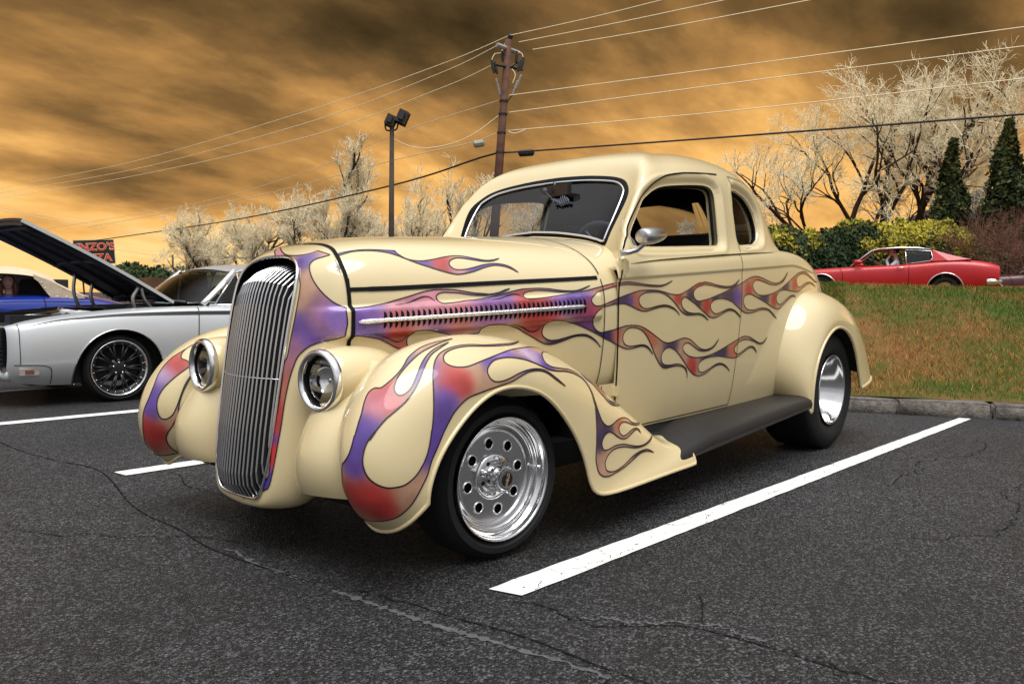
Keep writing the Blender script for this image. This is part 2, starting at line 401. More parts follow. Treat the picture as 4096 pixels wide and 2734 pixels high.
# grille shell and hood: loops from the grille opening back to the cowl, rows from the bottom up to the centre line
def lp(rows): return [tuple(r) for r in rows]
H_NET = A([
 lp([(0.552,0.000,0.195),(0.554,0.090,0.198),(0.556,0.128,0.205),(0.548,0.162,0.288),(0.533,0.174,0.420),(0.513,0.180,0.560),(0.493,0.184,0.700),(0.468,0.188,0.840),(0.446,0.186,0.930),(0.424,0.155,0.982),(0.408,0.085,1.004),(0.400,0.000,1.008)]),
 lp([(0.556,0.000,0.165),(0.558,0.100,0.170),(0.558,0.172,0.187),(0.548,0.195,0.278),(0.533,0.200,0.410),(0.513,0.206,0.550),(0.493,0.210,0.700),(0.468,0.215,0.840),(0.443,0.210,0.945),(0.415,0.172,0.995),(0.396,0.095,1.019),(0.386,0.000,1.024)]),
 lp([(0.530,0.000,0.152),(0.530,0.120,0.158),(0.525,0.200,0.178),(0.512,0.230,0.258),(0.498,0.236,0.400),(0.480,0.243,0.550),(0.465,0.250,0.700),(0.443,0.256,0.840),(0.418,0.245,0.955),(0.388,0.195,1.007),(0.365,0.105,1.033),(0.352,0.000,1.040)]),
 lp([(0.470,0.000,0.150),(0.470,0.140,0.156),(0.465,0.232,0.170),(0.455,0.266,0.258),(0.446,0.276,0.400),(0.437,0.288,0.550),(0.424,0.296,0.700),(0.405,0.306,0.830),(0.380,0.287,0.968),(0.348,0.222,1.023),(0.320,0.120,1.050),(0.305,0.000,1.056)]),
 lp([(0.390,0.080,0.145),(0.390,0.180,0.160),(0.385,0.250,0.202),(0.378,0.272,0.308),(0.372,0.290,0.440),(0.368,0.308,0.570),(0.363,0.328,0.710),(0.356,0.345,0.830),(0.336,0.322,0.972),(0.306,0.245,1.036),(0.278,0.132,1.064),(0.262,0.000,1.070)]),
 lp([(0.190,0.250,0.400),(0.190,0.300,0.450),(0.190,0.340,0.520),(0.190,0.355,0.590),(0.190,0.368,0.650),(0.190,0.378,0.700),(0.190,0.386,0.760),(0.185,0.392,0.840),(0.170,0.362,0.985),(0.150,0.275,1.060),(0.130,0.148,1.090),(0.120,0.000,1.097)]),
 lp([(-0.100,0.380,0.500),(-0.100,0.410,0.540),(-0.100,0.430,0.580),(-0.100,0.443,0.630),(-0.100,0.453,0.680),(-0.100,0.461,0.720),(-0.100,0.468,0.780),(-0.100,0.472,0.860),(-0.110,0.435,0.995),(-0.120,0.325,1.072),(-0.130,0.172,1.105),(-0.135,0.000,1.113)]),
 lp([(-0.400,0.490,0.500),(-0.400,0.510,0.540),(-0.400,0.525,0.580),(-0.400,0.537,0.630),(-0.400,0.545,0.680),(-0.400,0.552,0.730),(-0.400,0.556,0.790),(-0.400,0.557,0.880),(-0.405,0.515,1.005),(-0.410,0.380,1.086),(-0.415,0.200,1.122),(-0.420,0.000,1.131)]),
 lp([(-0.640,0.560,0.500),(-0.640,0.580,0.540),(-0.640,0.592,0.580),(-0.640,0.600,0.630),(-0.640,0.607,0.680),(-0.640,0.612,0.740),(-0.640,0.614,0.810),(-0.640,0.612,0.900),(-0.640,0.563,1.015),(-0.645,0.415,1.100),(-0.650,0.215,1.138),(-0.650,0.000,1.148)]),
 lp([(-0.740,0.580,0.500),(-0.740,0.600,0.540),(-0.740,0.612,0.580),(-0.740,0.620,0.630),(-0.740,0.626,0.680),(-0.740,0.630,0.740),(-0.740,0.632,0.820),(-0.740,0.628,0.910),(-0.745,0.578,1.020),(-0.750,0.425,1.106),(-0.750,0.220,1.144),(-0.750,0.000,1.154)]),
 lp([(-.95,.60,.50),(-.95,.618,.54),(-.95,.63,.58),(-.95,.636,.63),(-.95,.641,.68),(-.95,.644,.74),(-.95,.645,.83),(-.95,.641,.935),(-.955,.597,1.04),(-.96,.45,1.118),(-.965,.23,1.150),(-.97,0,1.158)])])
def spear_z(x): return .789 + (.336 - x) * .064
def hood_disp(p, u, v):
    # the raised rib that carries the louvres, fading out on the grille shell
    d = p[..., 2] - spear_z(p[..., 0]) - .002
    k = ss(-.062, -.045, d) * (1 - ss(.034, .052, d))
    return .017 * k * (1 - ss(.34, .47, p[..., 0])) * ss(-.672, -.650, p[..., 0]) * (p[..., 1] > .15)
GS = Surf(G_NET, u=('mirror', 'mirror'), v=('end', 'mirror'))
LS = Surf(L_NET, v=('end', 'mirror'), disp=body_disp)
HS = Surf(H_NET, v=('end', 'mirror'), disp=hood_disp)
# fenders: stations along the arch, rows from the inner edge over the crown to the wheel opening
def fst(I, C, S, F, Lp): # inner, crown, shoulder, face, lip
    I, C, S, F, Lp = map(np.array, (I, C, S, F, Lp))
    ic = I * .5 + C * .5 + np.array([0, 0, .012])
    return [I + np.array([-.07, -.02, -.05]), I, ic, C, S, F, Lp]
FF_NET = A([
 fst((.475,.52,.255),(.50,.64,.190),(.485,.72,.198),(.46,.77,.235),(.425,.80,.285)),
 fst((.52,.515,.325),(.575,.645,.245),(.55,.735,.25),(.485,.785,.285),(.428,.802,.32)),
 fst((.545,.51,.41),(.622,.645,.345),(.592,.74,.345),(.495,.795,.372),(.398,.803,.400)),
 fst((.525,.505,.51),(.612,.645,.47),(.58,.74,.462),(.46,.795,.462),(.335,.803,.474)),
 fst((.455,.495,.61),(.545,.645,.597),(.515,.74,.572),(.395,.797,.552),(.25,.803,.545)),
 fst((.36,.485,.678),(.435,.64,.692),(.41,.74,.655),(.30,.80,.62),(.165,.803,.587)),
 fst((.22,.48,.71),(.285,.635,.748),(.27,.74,.706),(.18,.80,.657),(.085,.803,.598)),
 fst((.05,.49,.72),(.10,.64,.768),(.095,.745,.718),(.04,.80,.662),(.0,.803,.588)),
 fst((-.13,.53,.695),(-.10,.65,.745),(-.105,.755,.686),(-.12,.80,.622),(-.095,.803,.558)),
 fst((-.32,.565,.635),(-.31,.665,.683),(-.31,.765,.622),(-.26,.798,.532),(-.19,.803,.483)),
 fst((-.52,.60,.535),(-.51,.675,.578),(-.51,.765,.510),(-.42,.792,.40),(-.275,.803,.39)),
 fst((-.70,.61,.43),(-.69,.685,.468),(-.69,.765,.408),(-.58,.785,.30),(-.335,.803,.285)),
 fst((-.86,.615,.345),(-.85,.69,.370),(-.85,.765,.318),(-.72,.785,.245),(-.36,.806,.178)),
 fst((-.99,.62,.29),(-.97,.695,.285),(-.96,.765,.262),(-.89,.79,.227),(-.46,.812,.155)),
 fst((-1.06,.62,.285),(-1.06,.70,.268),(-1.06,.765,.254),(-1.03,.80,.224),(-.80,.814,.172)),
 fst((-1.10,.62,.282),(-1.10,.70,.265),(-1.10,.765,.250),(-1.10,.803,.222),(-1.10,.814,.180))])
FFS = Surf(FF_NET)
RF_NET = A([
 fst((-2.40,.60,.33),(-2.40,.68,.315),(-2.40,.74,.305),(-2.405,.79,.295),(-2.418,.80,.265)),
 fst((-2.32,.60,.42),(-2.34,.67,.42),(-2.36,.735,.41),(-2.39,.79,.40),(-2.422,.80,.385)),
 fst((-2.31,.60,.56),(-2.345,.68,.56),(-2.375,.745,.54),(-2.42,.795,.52),(-2.45,.80,.50)),
 fst((-2.36,.60,.70),(-2.40,.69,.70),(-2.435,.755,.67),(-2.49,.80,.62),(-2.515,.80,.60)),
 fst((-2.45,.60,.83),(-2.485,.69,.825),(-2.52,.76,.78),(-2.57,.805,.71),(-2.605,.80,.678)),
 fst((-2.59,.60,.92),(-2.61,.69,.905),(-2.635,.76,.86),(-2.68,.805,.775),(-2.715,.80,.728)),
 fst((-2.77,.59,.945),(-2.77,.685,.93),(-2.775,.757,.885),(-2.80,.805,.80),(-2.825,.80,.735)),
 fst((-2.96,.57,.94),(-2.95,.675,.925),(-2.945,.755,.88),(-2.94,.802,.785),(-2.935,.80,.706)),
 fst((-3.17,.54,.885),(-3.15,.665,.875),(-3.13,.75,.835),(-3.08,.80,.73),(-3.025,.80,.65)),
 fst((-3.37,.51,.785),(-3.345,.655,.78),(-3.305,.745,.742),(-3.19,.795,.635),(-3.10,.80,.568)),
 fst((-3.55,.48,.65),(-3.52,.655,.652),(-3.46,.74,.625),(-3.28,.79,.525),(-3.15,.80,.468)),
 fst((-3.65,.46,.50),(-3.62,.65,.502),(-3.56,.74,.485),(-3.36,.788,.425),(-3.185,.80,.39)),
 fst((-3.69,.46,.42),(-3.665,.65,.405),(-3.60,.74,.395),(-3.42,.788,.365),(-3.21,.80,.345))])
RFS = Surf(RF_NET)
AP_NET = A([  # front apron: from the shell crease out to the fender, rows top to bottom
 [(.36,.25,.66),(.40,.255,.58),(.440,.247,.48),(.462,.245,.39),(.468,.245,.32),(.470,.248,.272),(.466,.25,.252)],
 [(.37,.30,.67),(.425,.30,.59),(.495,.297,.49),(.535,.295,.40),(.543,.295,.33),(.538,.297,.28),(.528,.30,.258)],
 [(.37,.37,.68),(.43,.37,.61),(.515,.37,.51),(.568,.37,.415),(.58,.37,.345),(.572,.37,.29),(.558,.37,.262)],
 [(.36,.44,.68),(.42,.44,.615),(.505,.445,.52),(.558,.455,.425),(.572,.46,.355),(.562,.465,.30),(.546,.465,.266)],
 [(.34,.50,.66),(.40,.51,.60),(.47,.525,.51),(.51,.54,.42),(.525,.55,.355),(.518,.555,.30),(.508,.555,.268)]])
APS = Surf(AP_NET)
# ---- panels cut from those surfaces
WS_LOOP = [(0,1.168),(.152,1.158),(.307,1.140),(.387,1.123),(.447,1.107),(.458,1.118),(.464,1.16),(.474,1.214),(.486,1.291),(.484,1.335),(.467,1.368),(.425,1.408),(.369,1.430),(.301,1.444),(.194,1.457),(.10,1.463),(0,1.466)]
WS_IN =   [(0,1.186),(.144,1.177),(.301,1.156),(.385,1.138),(.432,1.126),(.438,1.134),(.441,1.165),(.447,1.224),(.449,1.29),(.446,1.336),(.434,1.367),(.383,1.402),(.313,1.419),(.206,1.432),(.10,1.438),(0,1.440)]
SW_LOOP = [(-.929,1.155),(-.950,1.189),(-.976,1.219),(-1.051,1.309),(-1.102,1.343),(-1.155,1.370),(-1.242,1.398),(-1.413,1.424),(-1.597,1.443),(-1.675,1.438),(-1.700,1.410),(-1.696,1.335),(-1.689,1.240),(-1.682,1.178),(-1.660,1.155),(-1.620,1.150),(-1.415,1.136),(-1.165,1.119),(-.964,1.110),(-.934,1.120)]
QW_LOOP = [(-1.902,1.430),(-1.887,1.378),(-1.877,1.229),(-1.880,1.190),(-1.906,1.170),(-1.988,1.175),(-2.093,1.186),(-2.161,1.209),(-2.192,1.237),(-2.204,1.290),(-2.180,1.362),(-2.102,1.422),(-2.008,1.449),(-1.935,1.455)]
DRIP = [(-.800,1.024),(-.840,1.074),(-.909,1.182),(-.999,1.288),(-1.062,1.342),(-1.134,1.390),(-1.212,1.425),(-1.271,1.444),(-1.361,1.462),(-1.45,1.476),(-1.642,1.497),(-1.76,1.507),(-1.885,1.513),(-2.05,1.507),(-2.16,1.485),(-2.25,1.445),(-2.32,1.385),(-2.375,1.31),(-2.42,1.21)]
DOOR_FRONT = [(-.773,.345),(-.772,.45),(-.769,.55),(-.762,.70),(-.759,.851),(-.766,.939),(-.800,1.024)]
DOOR_REAR = [(-1.885,1.513),(-1.868,1.41),(-1.857,1.298),(-1.846,1.16),(-1.822,1.07),(-1.819,.963),(-1.819,.854),(-1.803,.68),(-1.790,.525),(-1.786,.352)]
DOOR_POLY = DOOR_FRONT + DRIP[1:13] + DOOR_REAR[1:] + [(-1.48,.346), (-1.08,.336)]
ws_uv = GS.solve(smooth_loop(WS_LOOP, 70, False), (1, 2), (0, 3.4, 0, 7.5)); ws_uv[0, 0] = ws_uv[-1, 0] = 0
wi_uv = GS.solve(smooth_loop(WS_IN, 70, False), (1, 2), (0, 3.4, 0, 7.5)); wi_uv[0, 0] = wi_uv[-1, 0] = 0
sw_uv = GS.solve(smooth_loop(SW_LOOP, 110), (0, 2), (3.2, 9.5, 0, 7))
qw_uv = GS.solve(smooth_loop(QW_LOOP, 80), (0, 2), (6, 10.5, 0, 7))
RW_LOOP = [(.40,1.40),(.395,1.44),(.36,1.475),(.25,1.488),(.12,1.493),(0,1.495)]
RW_LOW = [(0,1.30),(.15,1.298),(.30,1.292),(.37,1.295),(.395,1.33),(.40,1.40)]
rw_uv = GS.solve(smooth_loop(RW_LOW + RW_LOOP[1:], 50, False), (1, 2), (8.7, 11, 1, 7)); rw_uv[0, 0] = rw_uv[-1, 0] = GS.nu
sw3 = GS.raw(sw_uv[:, 0], sw_uv[:, 1]); qw3 = GS.raw(qw_uv[:, 0], qw_uv[:, 1])
def dish(p, u, v):
    # the pressed recess round the side windows
    d = np.minimum(loop_dist(p, sw3), loop_dist(p, qw3) * 1.15)
    near = (p[..., 0] > -2.35) & (p[..., 0] < -.85)
    ins = -.022 * (1 - ss(.002, .042, d)) + .004 * np.exp(-((d - .048) / .010) ** 2)
    return np.where(near & (np.abs(p[..., 1]) > .42), ins, 0)
GS.disp = dish
GRID_U, GRID_V = np.meshgrid(np.linspace(0, GS.nu, 236), np.linspace(0, GS.nv, 150), indexing='ij')
edge_ws = np.concatenate([ws_uv, [[0, ws_uv[-1, 1]]]])
Uf, Vf = GRID_U.ravel(), GRID_V.ravel()
ok = ~(inside(np.stack([Uf, Vf], 1), np.r_[ws_uv, [[-1, ws_uv[-1, 1]], [-1, ws_uv[0, 1]]]]))
Uf, Vf = Uf[ok], Vf[ok]
ws_poly = np.r_[ws_uv, [[-1, ws_uv[-1, 1]], [-1, ws_uv[0, 1]]]]
rw_poly = np.r_[rw_uv, [[GS.nu + 1, rw_uv[-1, 1]], [GS.nu + 1, rw_uv[0, 1]]]]
def keepG(c):
    return ~(inside(c, ws_poly) | inside(c, rw_poly) | inside(c, sw_uv) | inside(c, qw_uv))
vo, F = trim(Uf, Vf, [sw_uv, qw_uv, np.r_[ws_uv, [[-.0001, ws_uv[-1, 1]], [-.0001, ws_uv[0, 1]]]], np.r_[rw_uv, [[GS.nu + .0001, rw_uv[-1, 1]], [GS.nu + .0001, rw_uv[0, 1]]]]], .018, keepG)
P = GS(vo[:, 0], vo[:, 1]); P[(vo[:, 0] < .003) | (vo[:, 0] > GS.nu - .003) | (vo[:, 1] > GS.nv - .003), 1] = 0
N_ = GS.normal(vo[:, 0], vo[:, 1]); o_ = P - np.array([-1.7, 0, 1.2]); N_ = np.where((N_ * o_).sum(-1, keepdims=True) < 0, -N_, N_)
# outward winding
fn = np.cross(P[F[:, 1]] - P[F[:, 0]], P[F[:, 2]] - P[F[:, 0]]); flip = (fn * N_[F[:, 0]]).sum(1) < 0
F[flip] = F[flip][:, ::-1]
F = F[np.abs(P[F][:, :, 1]).max(1) > 1e-5]
C_ = P[F].mean(1)
in_door = inside(C_[:, [0, 2]], DOOR_POLY) & (C_[:, 1] > .3)
def sub(P, F):
    idx, inv = np.unique(F, return_inverse=True); return P[idx], inv.reshape(F.shape)
def merge(parts):
    V, Fs, b = [], [], 0
    for p, f in parts:
        V.append(np.asarray(p, float)); Fs += [tuple(int(i) + b for i in q) for q in f]; b += len(p)
    return np.concatenate(V), Fs
def flipy(p, f): return np.asarray(p) * np.array([1, -1, 1.]), [tuple(q)[::-1] for q in f]
def both(name, me, mat, parent=car, lab=None):
    a = link(name, me, parent, mat); b = link(name, mirrored(me), parent, mat)
    return a, b
def weld(me, d=1e-4):
    bm = bmesh.new(); bm.from_mesh(me); bmesh.ops.remove_doubles(bm, verts=bm.verts, dist=d); bm.to_mesh(me); bm.free()
    me.polygons.foreach_set("use_smooth", [True] * len(me.polygons)); return me
def reveal(loop_uv, depth=.035):
    a = GS(loop_uv[:, 0], loop_uv[:, 1]); n = GS.normal(loop_uv[:, 0], loop_uv[:, 1]); n = np.where((n * (a - np.array([-1.6, 0, 1.2]))).sum(-1, keepdims=True) < 0, -n, n)
    b = a - n * depth; m = len(a)
    return np.r_[a, b], [(i, (i + 1) % m, m + (i + 1) % m, m + i) for i in range(m)]
# hood surface
hu, hv = 260, 190
Ph, Fh = HS.grid(hu, hv); Fh = np.array(Fh); Ch = Ph[Fh].mean(1)
GAPX = .352
def seam_z(x): return np.interp(-x, [-.345, -.204, -.044, .311, .513, .715], [.894, .901, .912, .936, .949, .963])
cowl = (Ch[:, 0] < -.682) & ((Ch[:, 0] > -.785) | (Ch[:, 2] > .995))
pc, fc = sub(Ph, Fh[cowl])
# lower body
bu, bv = 190, 150
Pl, Fl = LS.grid(bu, bv); Fl = np.array(Fl); Cl = Pl[Fl].mean(1)
vi = (Fl[:, 0] % bv) / (bv - 1) * LS.nv
cut = ((Cl[:, 0] > -.755) & (Cl[:, 2] > .53)) | (Cl[:, 0] > -.67) | ((vi > 6.4) & (Cl[:, 0] > -2.58))
low_door = inside(Cl[:, [0, 2]], DOOR_POLY) & (vi < 6.9)
body_f = Fl[~cut & ~low_door]; door_f = Fl[~cut & low_door]
pg, fg = sub(P, F[~in_door]); pb, fb = sub(Pl, body_f); rv_q = reveal(qw_uv)
half = [(pg, fg), (pb, fb), (pc, fc), rv_q]
body = link("body", weld(mesh_from(*merge(half + [flipy(*h) for h in half]))), car, M["cream"])
pd, fd = sub(P, F[in_door]); pl_, fl_ = sub(Pl, door_f); rv_s = reveal(sw_uv, .045)
doors = both("door", weld(mesh_from(*merge([(pd, fd), (pl_, fl_), rv_s]))), M["cream"])
for d_ in doors: d_["label"] = "cream door with purple flame licks"
# dark lining inside the roof and doors
keep_l = C_[:, 2] > 1.05
pi, fi = sub(P - N_ * .03, F[keep_l][:, ::-1])
h2 = [(pi, fi)]
link("headlining", mesh_from(*merge(h2 + [flipy(*h) for h in h2])), car, M["interior"])
front = Ch[:, 0] > GAPX - np.clip((Ch[:, 2] - 1.0), 0, 1) * .7
front |= (Ch[:, 2] < .60) & (Ch[:, 0] > .3)
rear_cut = Ch[:, 0] < -.682
topm = Ch[:, 2] > seam_z(Ch[:, 0])
def pair(mask):
    p, f = sub(Ph, Fh[mask]); return weld(mesh_from(*merge([(p, f), flipy(p, f)])))
shell = link("grille_shell", pair(front), car, M["cream"])
hood = link("hood", pair(~front & topm & ~rear_cut), car, M["cream"])
ps, fs = sub(Ph, Fh[~front & ~topm & ~rear_cut])
hood_sides = both("hood_side", mesh_from(ps, fs), M["cream"])
# fenders with dark undersides and a rolled lip
def fender(S_, su, sv, name, lip_r=.007):
    Pf, Ff = S_.grid(su, sv)
    U, V = np.meshgrid(np.linspace(0, S_.nu, su), np.linspace(0, S_.nv, sv), indexing='ij')
    n = S_.normal(U, V).reshape(-1, 3)
    ref = Pf - np.array([Pf[:, 0].mean(), .45, .3]); n = np.where(((n * ref).sum(1) < 0)[:, None], -n, n)
    me = mesh_from(Pf, Ff)
    fo = both(name, me, M["cream"])
    me_i = mesh_from(Pf - n * .012, [q[::-1] for q in Ff])
    G = Pf.reshape(su, sv, 3)
    lip = list(G[0, ::2]) + list(G[:, -1]) + list(G[-1, ::-2])
    mb = MB(); mb.tube(smooth_loop(np.array(lip), 150, False), lip_r, 8)
    ml = mb.mesh(True)
    for o_, (mi, mlp) in zip(fo, ((me_i, ml), (mirrored(me_i), mirrored(ml)))):
        link("fender_liner", mi, o_, M["underside"]); link("fender_lip", mlp, o_, M["cream"])
    return fo
front_fenders = fender(FFS, 150, 70, "front_fender")
rear_fenders = fender(RFS, 120, 64, "rear_fender", .009)
Pa, Fa = APS.grid(50, 60)
both("apron", mesh_from(Pa, Fa), M["cream"])
# everything on the near side, as one tree for laying things on the skin
def tree_of(objs):
    V, Fs, b = [], [], 0
    for o_ in objs:
        me = o_.data; n = len(me.vertices); co = np.empty(n * 3); me.vertices.foreach_get('co', co)
        V.append(co.reshape(-1, 3)); Fs += [tuple(i + b for i in p.vertices) for p in me.polygons]; b += n
    return BVHTree.FromPolygons([Vector(v) for v in np.concatenate(V)], Fs)
SKIN = tree_of([body, doors[0], shell, hood, hood_sides[0], front_fenders[0], rear_fenders[0]])
HOODSKIN = tree_of([body, doors[0], shell, hood, hood_sides[0]])
def drop_side(xz, tree=SKIN):
    """points on the near flank under side-view coordinates"""
    out = []
    for x, z in xz:
        h = tree.ray_cast(Vector((x, 1.6, z)), Vector((0, -1, 0)))
        if h[0] is not None: out.append((h[0], h[1] if h[1].y > 0 else -h[1]))
    return out
def ribbon(pn, width, off, mb=None, maxstep=None):
    """a flat band along points with normals"""
    mb = mb or MB(); n = len(pn); v = []
    w_ = width if hasattr(width, '__len__') else [width] * n
    for i, (p, nr) in enumerate(pn):
        t = (pn[min(i + 1, n - 1)][0] - pn[max(i - 1, 0)][0])
        t = t.normalized() if t.length > 1e-9 else Vector((1, 0, 0)); s_ = nr.cross(t).normalized()
        v += [p + nr * off + s_ * w_[i] / 2, p + nr * off - s_ * w_[i] / 2]
    mb.add(v, [(2 * i, 2 * i + 1, 2 * i + 3, 2 * i + 2) for i in range(n - 1) if maxstep is None or (pn[i + 1][0] - pn[i][0]).length < maxstep])
    return mb
def gap_line(xz, width, parent, n=80, name="panel_gap", off=.0032, mat="dark_gap"):
    me = ribbon(drop_side(smooth_loop(xz, n, False), HOODSKIN), width, off, None, .020).mesh(True)
    ob = link(name, me, parent[0], M[mat])
    link(name, mirrored(me), parent[1], M[mat])
gap_line(DOOR_FRONT[:-1] + DRIP[:12], .008, doors, 120)
gap_line(DOOR_REAR, .0035, doors, 90)
gap_line([(-1.0,.335),(-1.08,.338),(-1.48,.347),(-1.786,.353)], .005, doors, 60)
gap_line(DRIP[12:], .004, (body, body), 50, "drip_groove")
sm = [(x, float(seam_z(x))) for x in np.linspace(.345, -.668, 40)]
gap_line(sm, [.014] * 5 + [.016] * 75, hood_sides, 80, "hood_gap", .0034)
gap_line([(.353,.66),(.353,.70),(.352,.75),(.352,.80),(.351,.85),(.350,.90),(.348,.93)], .013, hood_sides, 60, "hood_gap", .0034)
gap_line([(-.683,.46),(-.681,.56),(-.68,.70),(-.681,.85),(-.683,.955)], .004, hood_sides, 60, "hood_gap", .0032)
def drop_out(xyz, cx, cz):
    out = []
    for x, y, z in xyz:
        d = Vector((0, -y, cz - z)).normalized(); h = SKIN.ray_cast(Vector((x, y, z)) - d * .5, d)
        if h[0] is not None: out.append((h[0], h[1] if h[1].dot(d) < 0 else -h[1]))
    return out
arc = [(.35 - max(0, z - 1.0) * .7, y, z) for y, z in [(.327,.90),(.315,.945),(.290,.98),(.25,1.012),(.20,1.033),(.13,1.05),(.06,1.056),(.003,1.058)]]
me = ribbon(drop_out(smooth_loop(arc, 50, False), 0, .8), .013, .0034, None, .03).mesh(True)
link("hood_gap", me, hood, M["dark_gap"]); link("hood_gap", mirrored(me), hood, M["dark_gap"])
arc = [(-.684, y, z) for y, z in [(.60,.985),(.585,1.0),(.53,1.05),(.43,1.10),(.30,1.13),(.15,1.147),(.003,1.15)]]
me = ribbon(drop_out(smooth_loop(arc, 60, False), 0, .6), .005, .0034, None, .03).mesh(True)
link("hood_gap", me, hood, M["dark_gap"]); link("hood_gap", mirrored(me), hood, M["dark_gap"])
# windshield: gasket, bright trim, glass
def g3(uv, off=0):
    p = GS.raw(uv[:, 0], uv[:, 1]); n = GS.normal(uv[:, 0], uv[:, 1]); n = np.where((n * np.array([1, 0, .6])).sum(-1, keepdims=True) < 0, -n, n)
    return p + n * off
n_ = len(ws_uv)
a, b, c = g3(ws_uv, .002), g3(wi_uv, -.002), g3(ws_uv, -.03)
me = mesh_from(np.r_[a, b, c], [(i, i + 1, n_ + i + 1, n_ + i) for i in range(n_ - 1)] + [(2 * n_ + i, 2 * n_ + i + 1, i + 1, i) for i in range(n_ - 1)])
V_, F_ = merge([(np.r_[a, b, c], [tuple(p.vertices) for p in me.polygons]), flipy(np.r_[a, b, c], [tuple(p.vertices) for p in me.polygons])])
ws_part = link("windshield", weld(mesh_from(V_, F_)), car, M["dark_gap"])
full = np.r_[g3(wi_uv, .001)[::-1], (g3(wi_uv, .001) * [1, -1, 1])[1:-1]]
mb = MB(); mb.tube(np.r_[full, full[:1]], .0058, 8, False); mb.build("windshield_trim", M["chrome"], ws_part, True)
up, lo = wi_uv[wi_uv[:, 1] > 3.2], wi_uv[wi_uv[:, 1] <= 3.2]
U2, V2 = np.meshgrid(np.linspace(0, 3.3, 34), np.linspace(.3, 5.2, 40), indexing='ij'); pts = np.stack([U2.ravel(), V2.ravel()], 1)
wi_poly = np.r_[wi_uv, [[-1, wi_uv[-1, 1]], [-1, wi_uv[0, 1]]]]
pts = pts[inside(pts, wi_poly)]
vo2, F2 = trim(pts[:, 0], pts[:, 1], [np.r_[wi_uv, [[-.0001, wi_uv[-1, 1]], [-.0001, wi_uv[0, 1]]]]], .03, lambda c: inside(c, wi_poly))
pw = g3(vo2, -.006); V_, F_ = merge([(pw, F2), flipy(pw, F2)])
link("windshield_glass", weld(mesh_from(V_, F_)), ws_part, M["glass"])
# quarter windows and their rubber
cq = qw_uv.mean(0)
ringq = [qw_uv * k + cq * (1 - k) for k in (1, .75, .5, .25)]
def pane(loop_uv, depth):
    c0 = loop_uv.mean(0); m = len(loop_uv); rows = [loop_uv * k + c0 * (1 - k) for k in (1, .8, .6, .4, .2)]
    nn = []
    for rr in rows:
        p = GS.raw(rr[:, 0], rr[:, 1]); n = GS.normal(rr[:, 0], rr[:, 1]); n = np.where((n * np.array([0, 1, 0])).sum(-1, keepdims=True) < 0, -n, n); nn.append(p - n * depth)
    V_ = np.concatenate(nn); F_ = [(k * m + i, k * m + (i + 1) % m, (k + 1) * m + (i + 1) % m, (k + 1) * m + i) for k in range(4) for i in range(m)] + [tuple(4 * m + i for i in range(m))]
    return mesh_from(V_, F_)
both("quarter_window", pane(qw_uv, .045), M["glass"])
def tubeloop(loop_uv, depth, r_):
    p = GS.raw(loop_uv[:, 0], loop_uv[:, 1]); n = GS.normal(loop_uv[:, 0], loop_uv[:, 1]); n = np.where((n * np.array([0, 1, 0])).sum(-1, keepdims=True) < 0, -n, n)
    q = p - n * depth; mb = MB(); mb.tube(np.r_[q, q[:1]], r_, 6, False); return mb.mesh(True)
me = tubeloop(qw_uv, .04, .008)
for o_, m_ in zip(both("window_rubber", me, M["dark_gap"]), (0, 1)): pass
me = tubeloop(sw_uv, .045, .008)
link("window_rubber", me, doors[0], M["dark_gap"]); link("window_rubber", mirrored(me), doors[1], M["dark_gap"])
# ---- rear window, chassis, cabin
me_rw = None
pts = np.stack([a.ravel() for a in np.meshgrid(np.linspace(8.8, 11, 24), np.linspace(1.5, 6, 30), indexing='ij')], 1); pts = pts[inside(pts, rw_poly)]
vo3, F3 = trim(pts[:, 0], pts[:, 1], [np.r_[rw_uv, [[GS.nu + .0001, rw_uv[-1, 1]], [GS.nu + .0001, rw_uv[0, 1]]]]], .03, lambda c: inside(c, rw_poly))
pr = GS.raw(vo3[:, 0], vo3[:, 1]) + np.array([.008, 0, -.004]); V_, F_ = merge([(pr, F3), flipy(pr, F3)])
link("rear_window", weld(mesh_from(V_, F_)), car, M["glass"])
mb = MB()
mb.box(-3.35, .40, -.50, .50, .20, .30); mb.box(-.60, .28, -.29, .29, .28, .80); mb.box(-2.5, -.66, -.60, .60, .27, .36); mb.box(-3.25, -2.4, -.42, .42, .28, .85)
mb.box(.36, .40, -.18, .18, .20, .92)
mb.box(.28, .42, -.44, .44, .28, .52)
mb.build("chassis", M["underside"], car)
mb = MB(); mb.tube([(0, .58, .274), (0, -.58, .274)], .03, 10); mb.build("axle", M["underside"], car, True)
mb = MB(); mb.tube([(-2.88, .5, .355), (-2.88, .12, .355), (-2.88, .09, .355), (-2.88, -.09, .355), (-2.88, -.12, .355), (-2.88, -.5, .355)], [.04, .05, .12, .12, .05, .04], 14); mb.build("axle", M["underside"], car, True)
mb = MB(); mb.box(-2.55, -.82, -.56, .56, .36, .97); mb.build("cabin_tub", M["interior"], car)
mb = MB()
for y0, y1 in ((-.54, -.02), (.02, .54)):
    a = len(mb.v)
    bmx = bmesh.new(); bmesh.ops.create_cube(bmx, size=1); bmesh.ops.scale(bmx, vec=(.16, y1 - y0, .62), verts=bmx.verts)
    bmesh.ops.rotate(bmx, matrix=Matrix.Rotation(R(-14), 3, 'Y'), verts=bmx.verts); bmesh.ops.translate(bmx, vec=(-2.02, (y0 + y1) / 2, .93), verts=bmx.verts)
    bmesh.ops.bevel(bmx, geom=bmx.edges[:], offset=.05, segments=4, affect='EDGES'); bmx.verts.index_update()
    mb.add([v.co for v in bmx.verts], [[v.index for v in f.verts] for f in bmx.faces]); bmx.free()
mb.build("seat_back", noisy(principled("seat_cloth", (.05, .045, .045), .85), 40, .2), car, True)
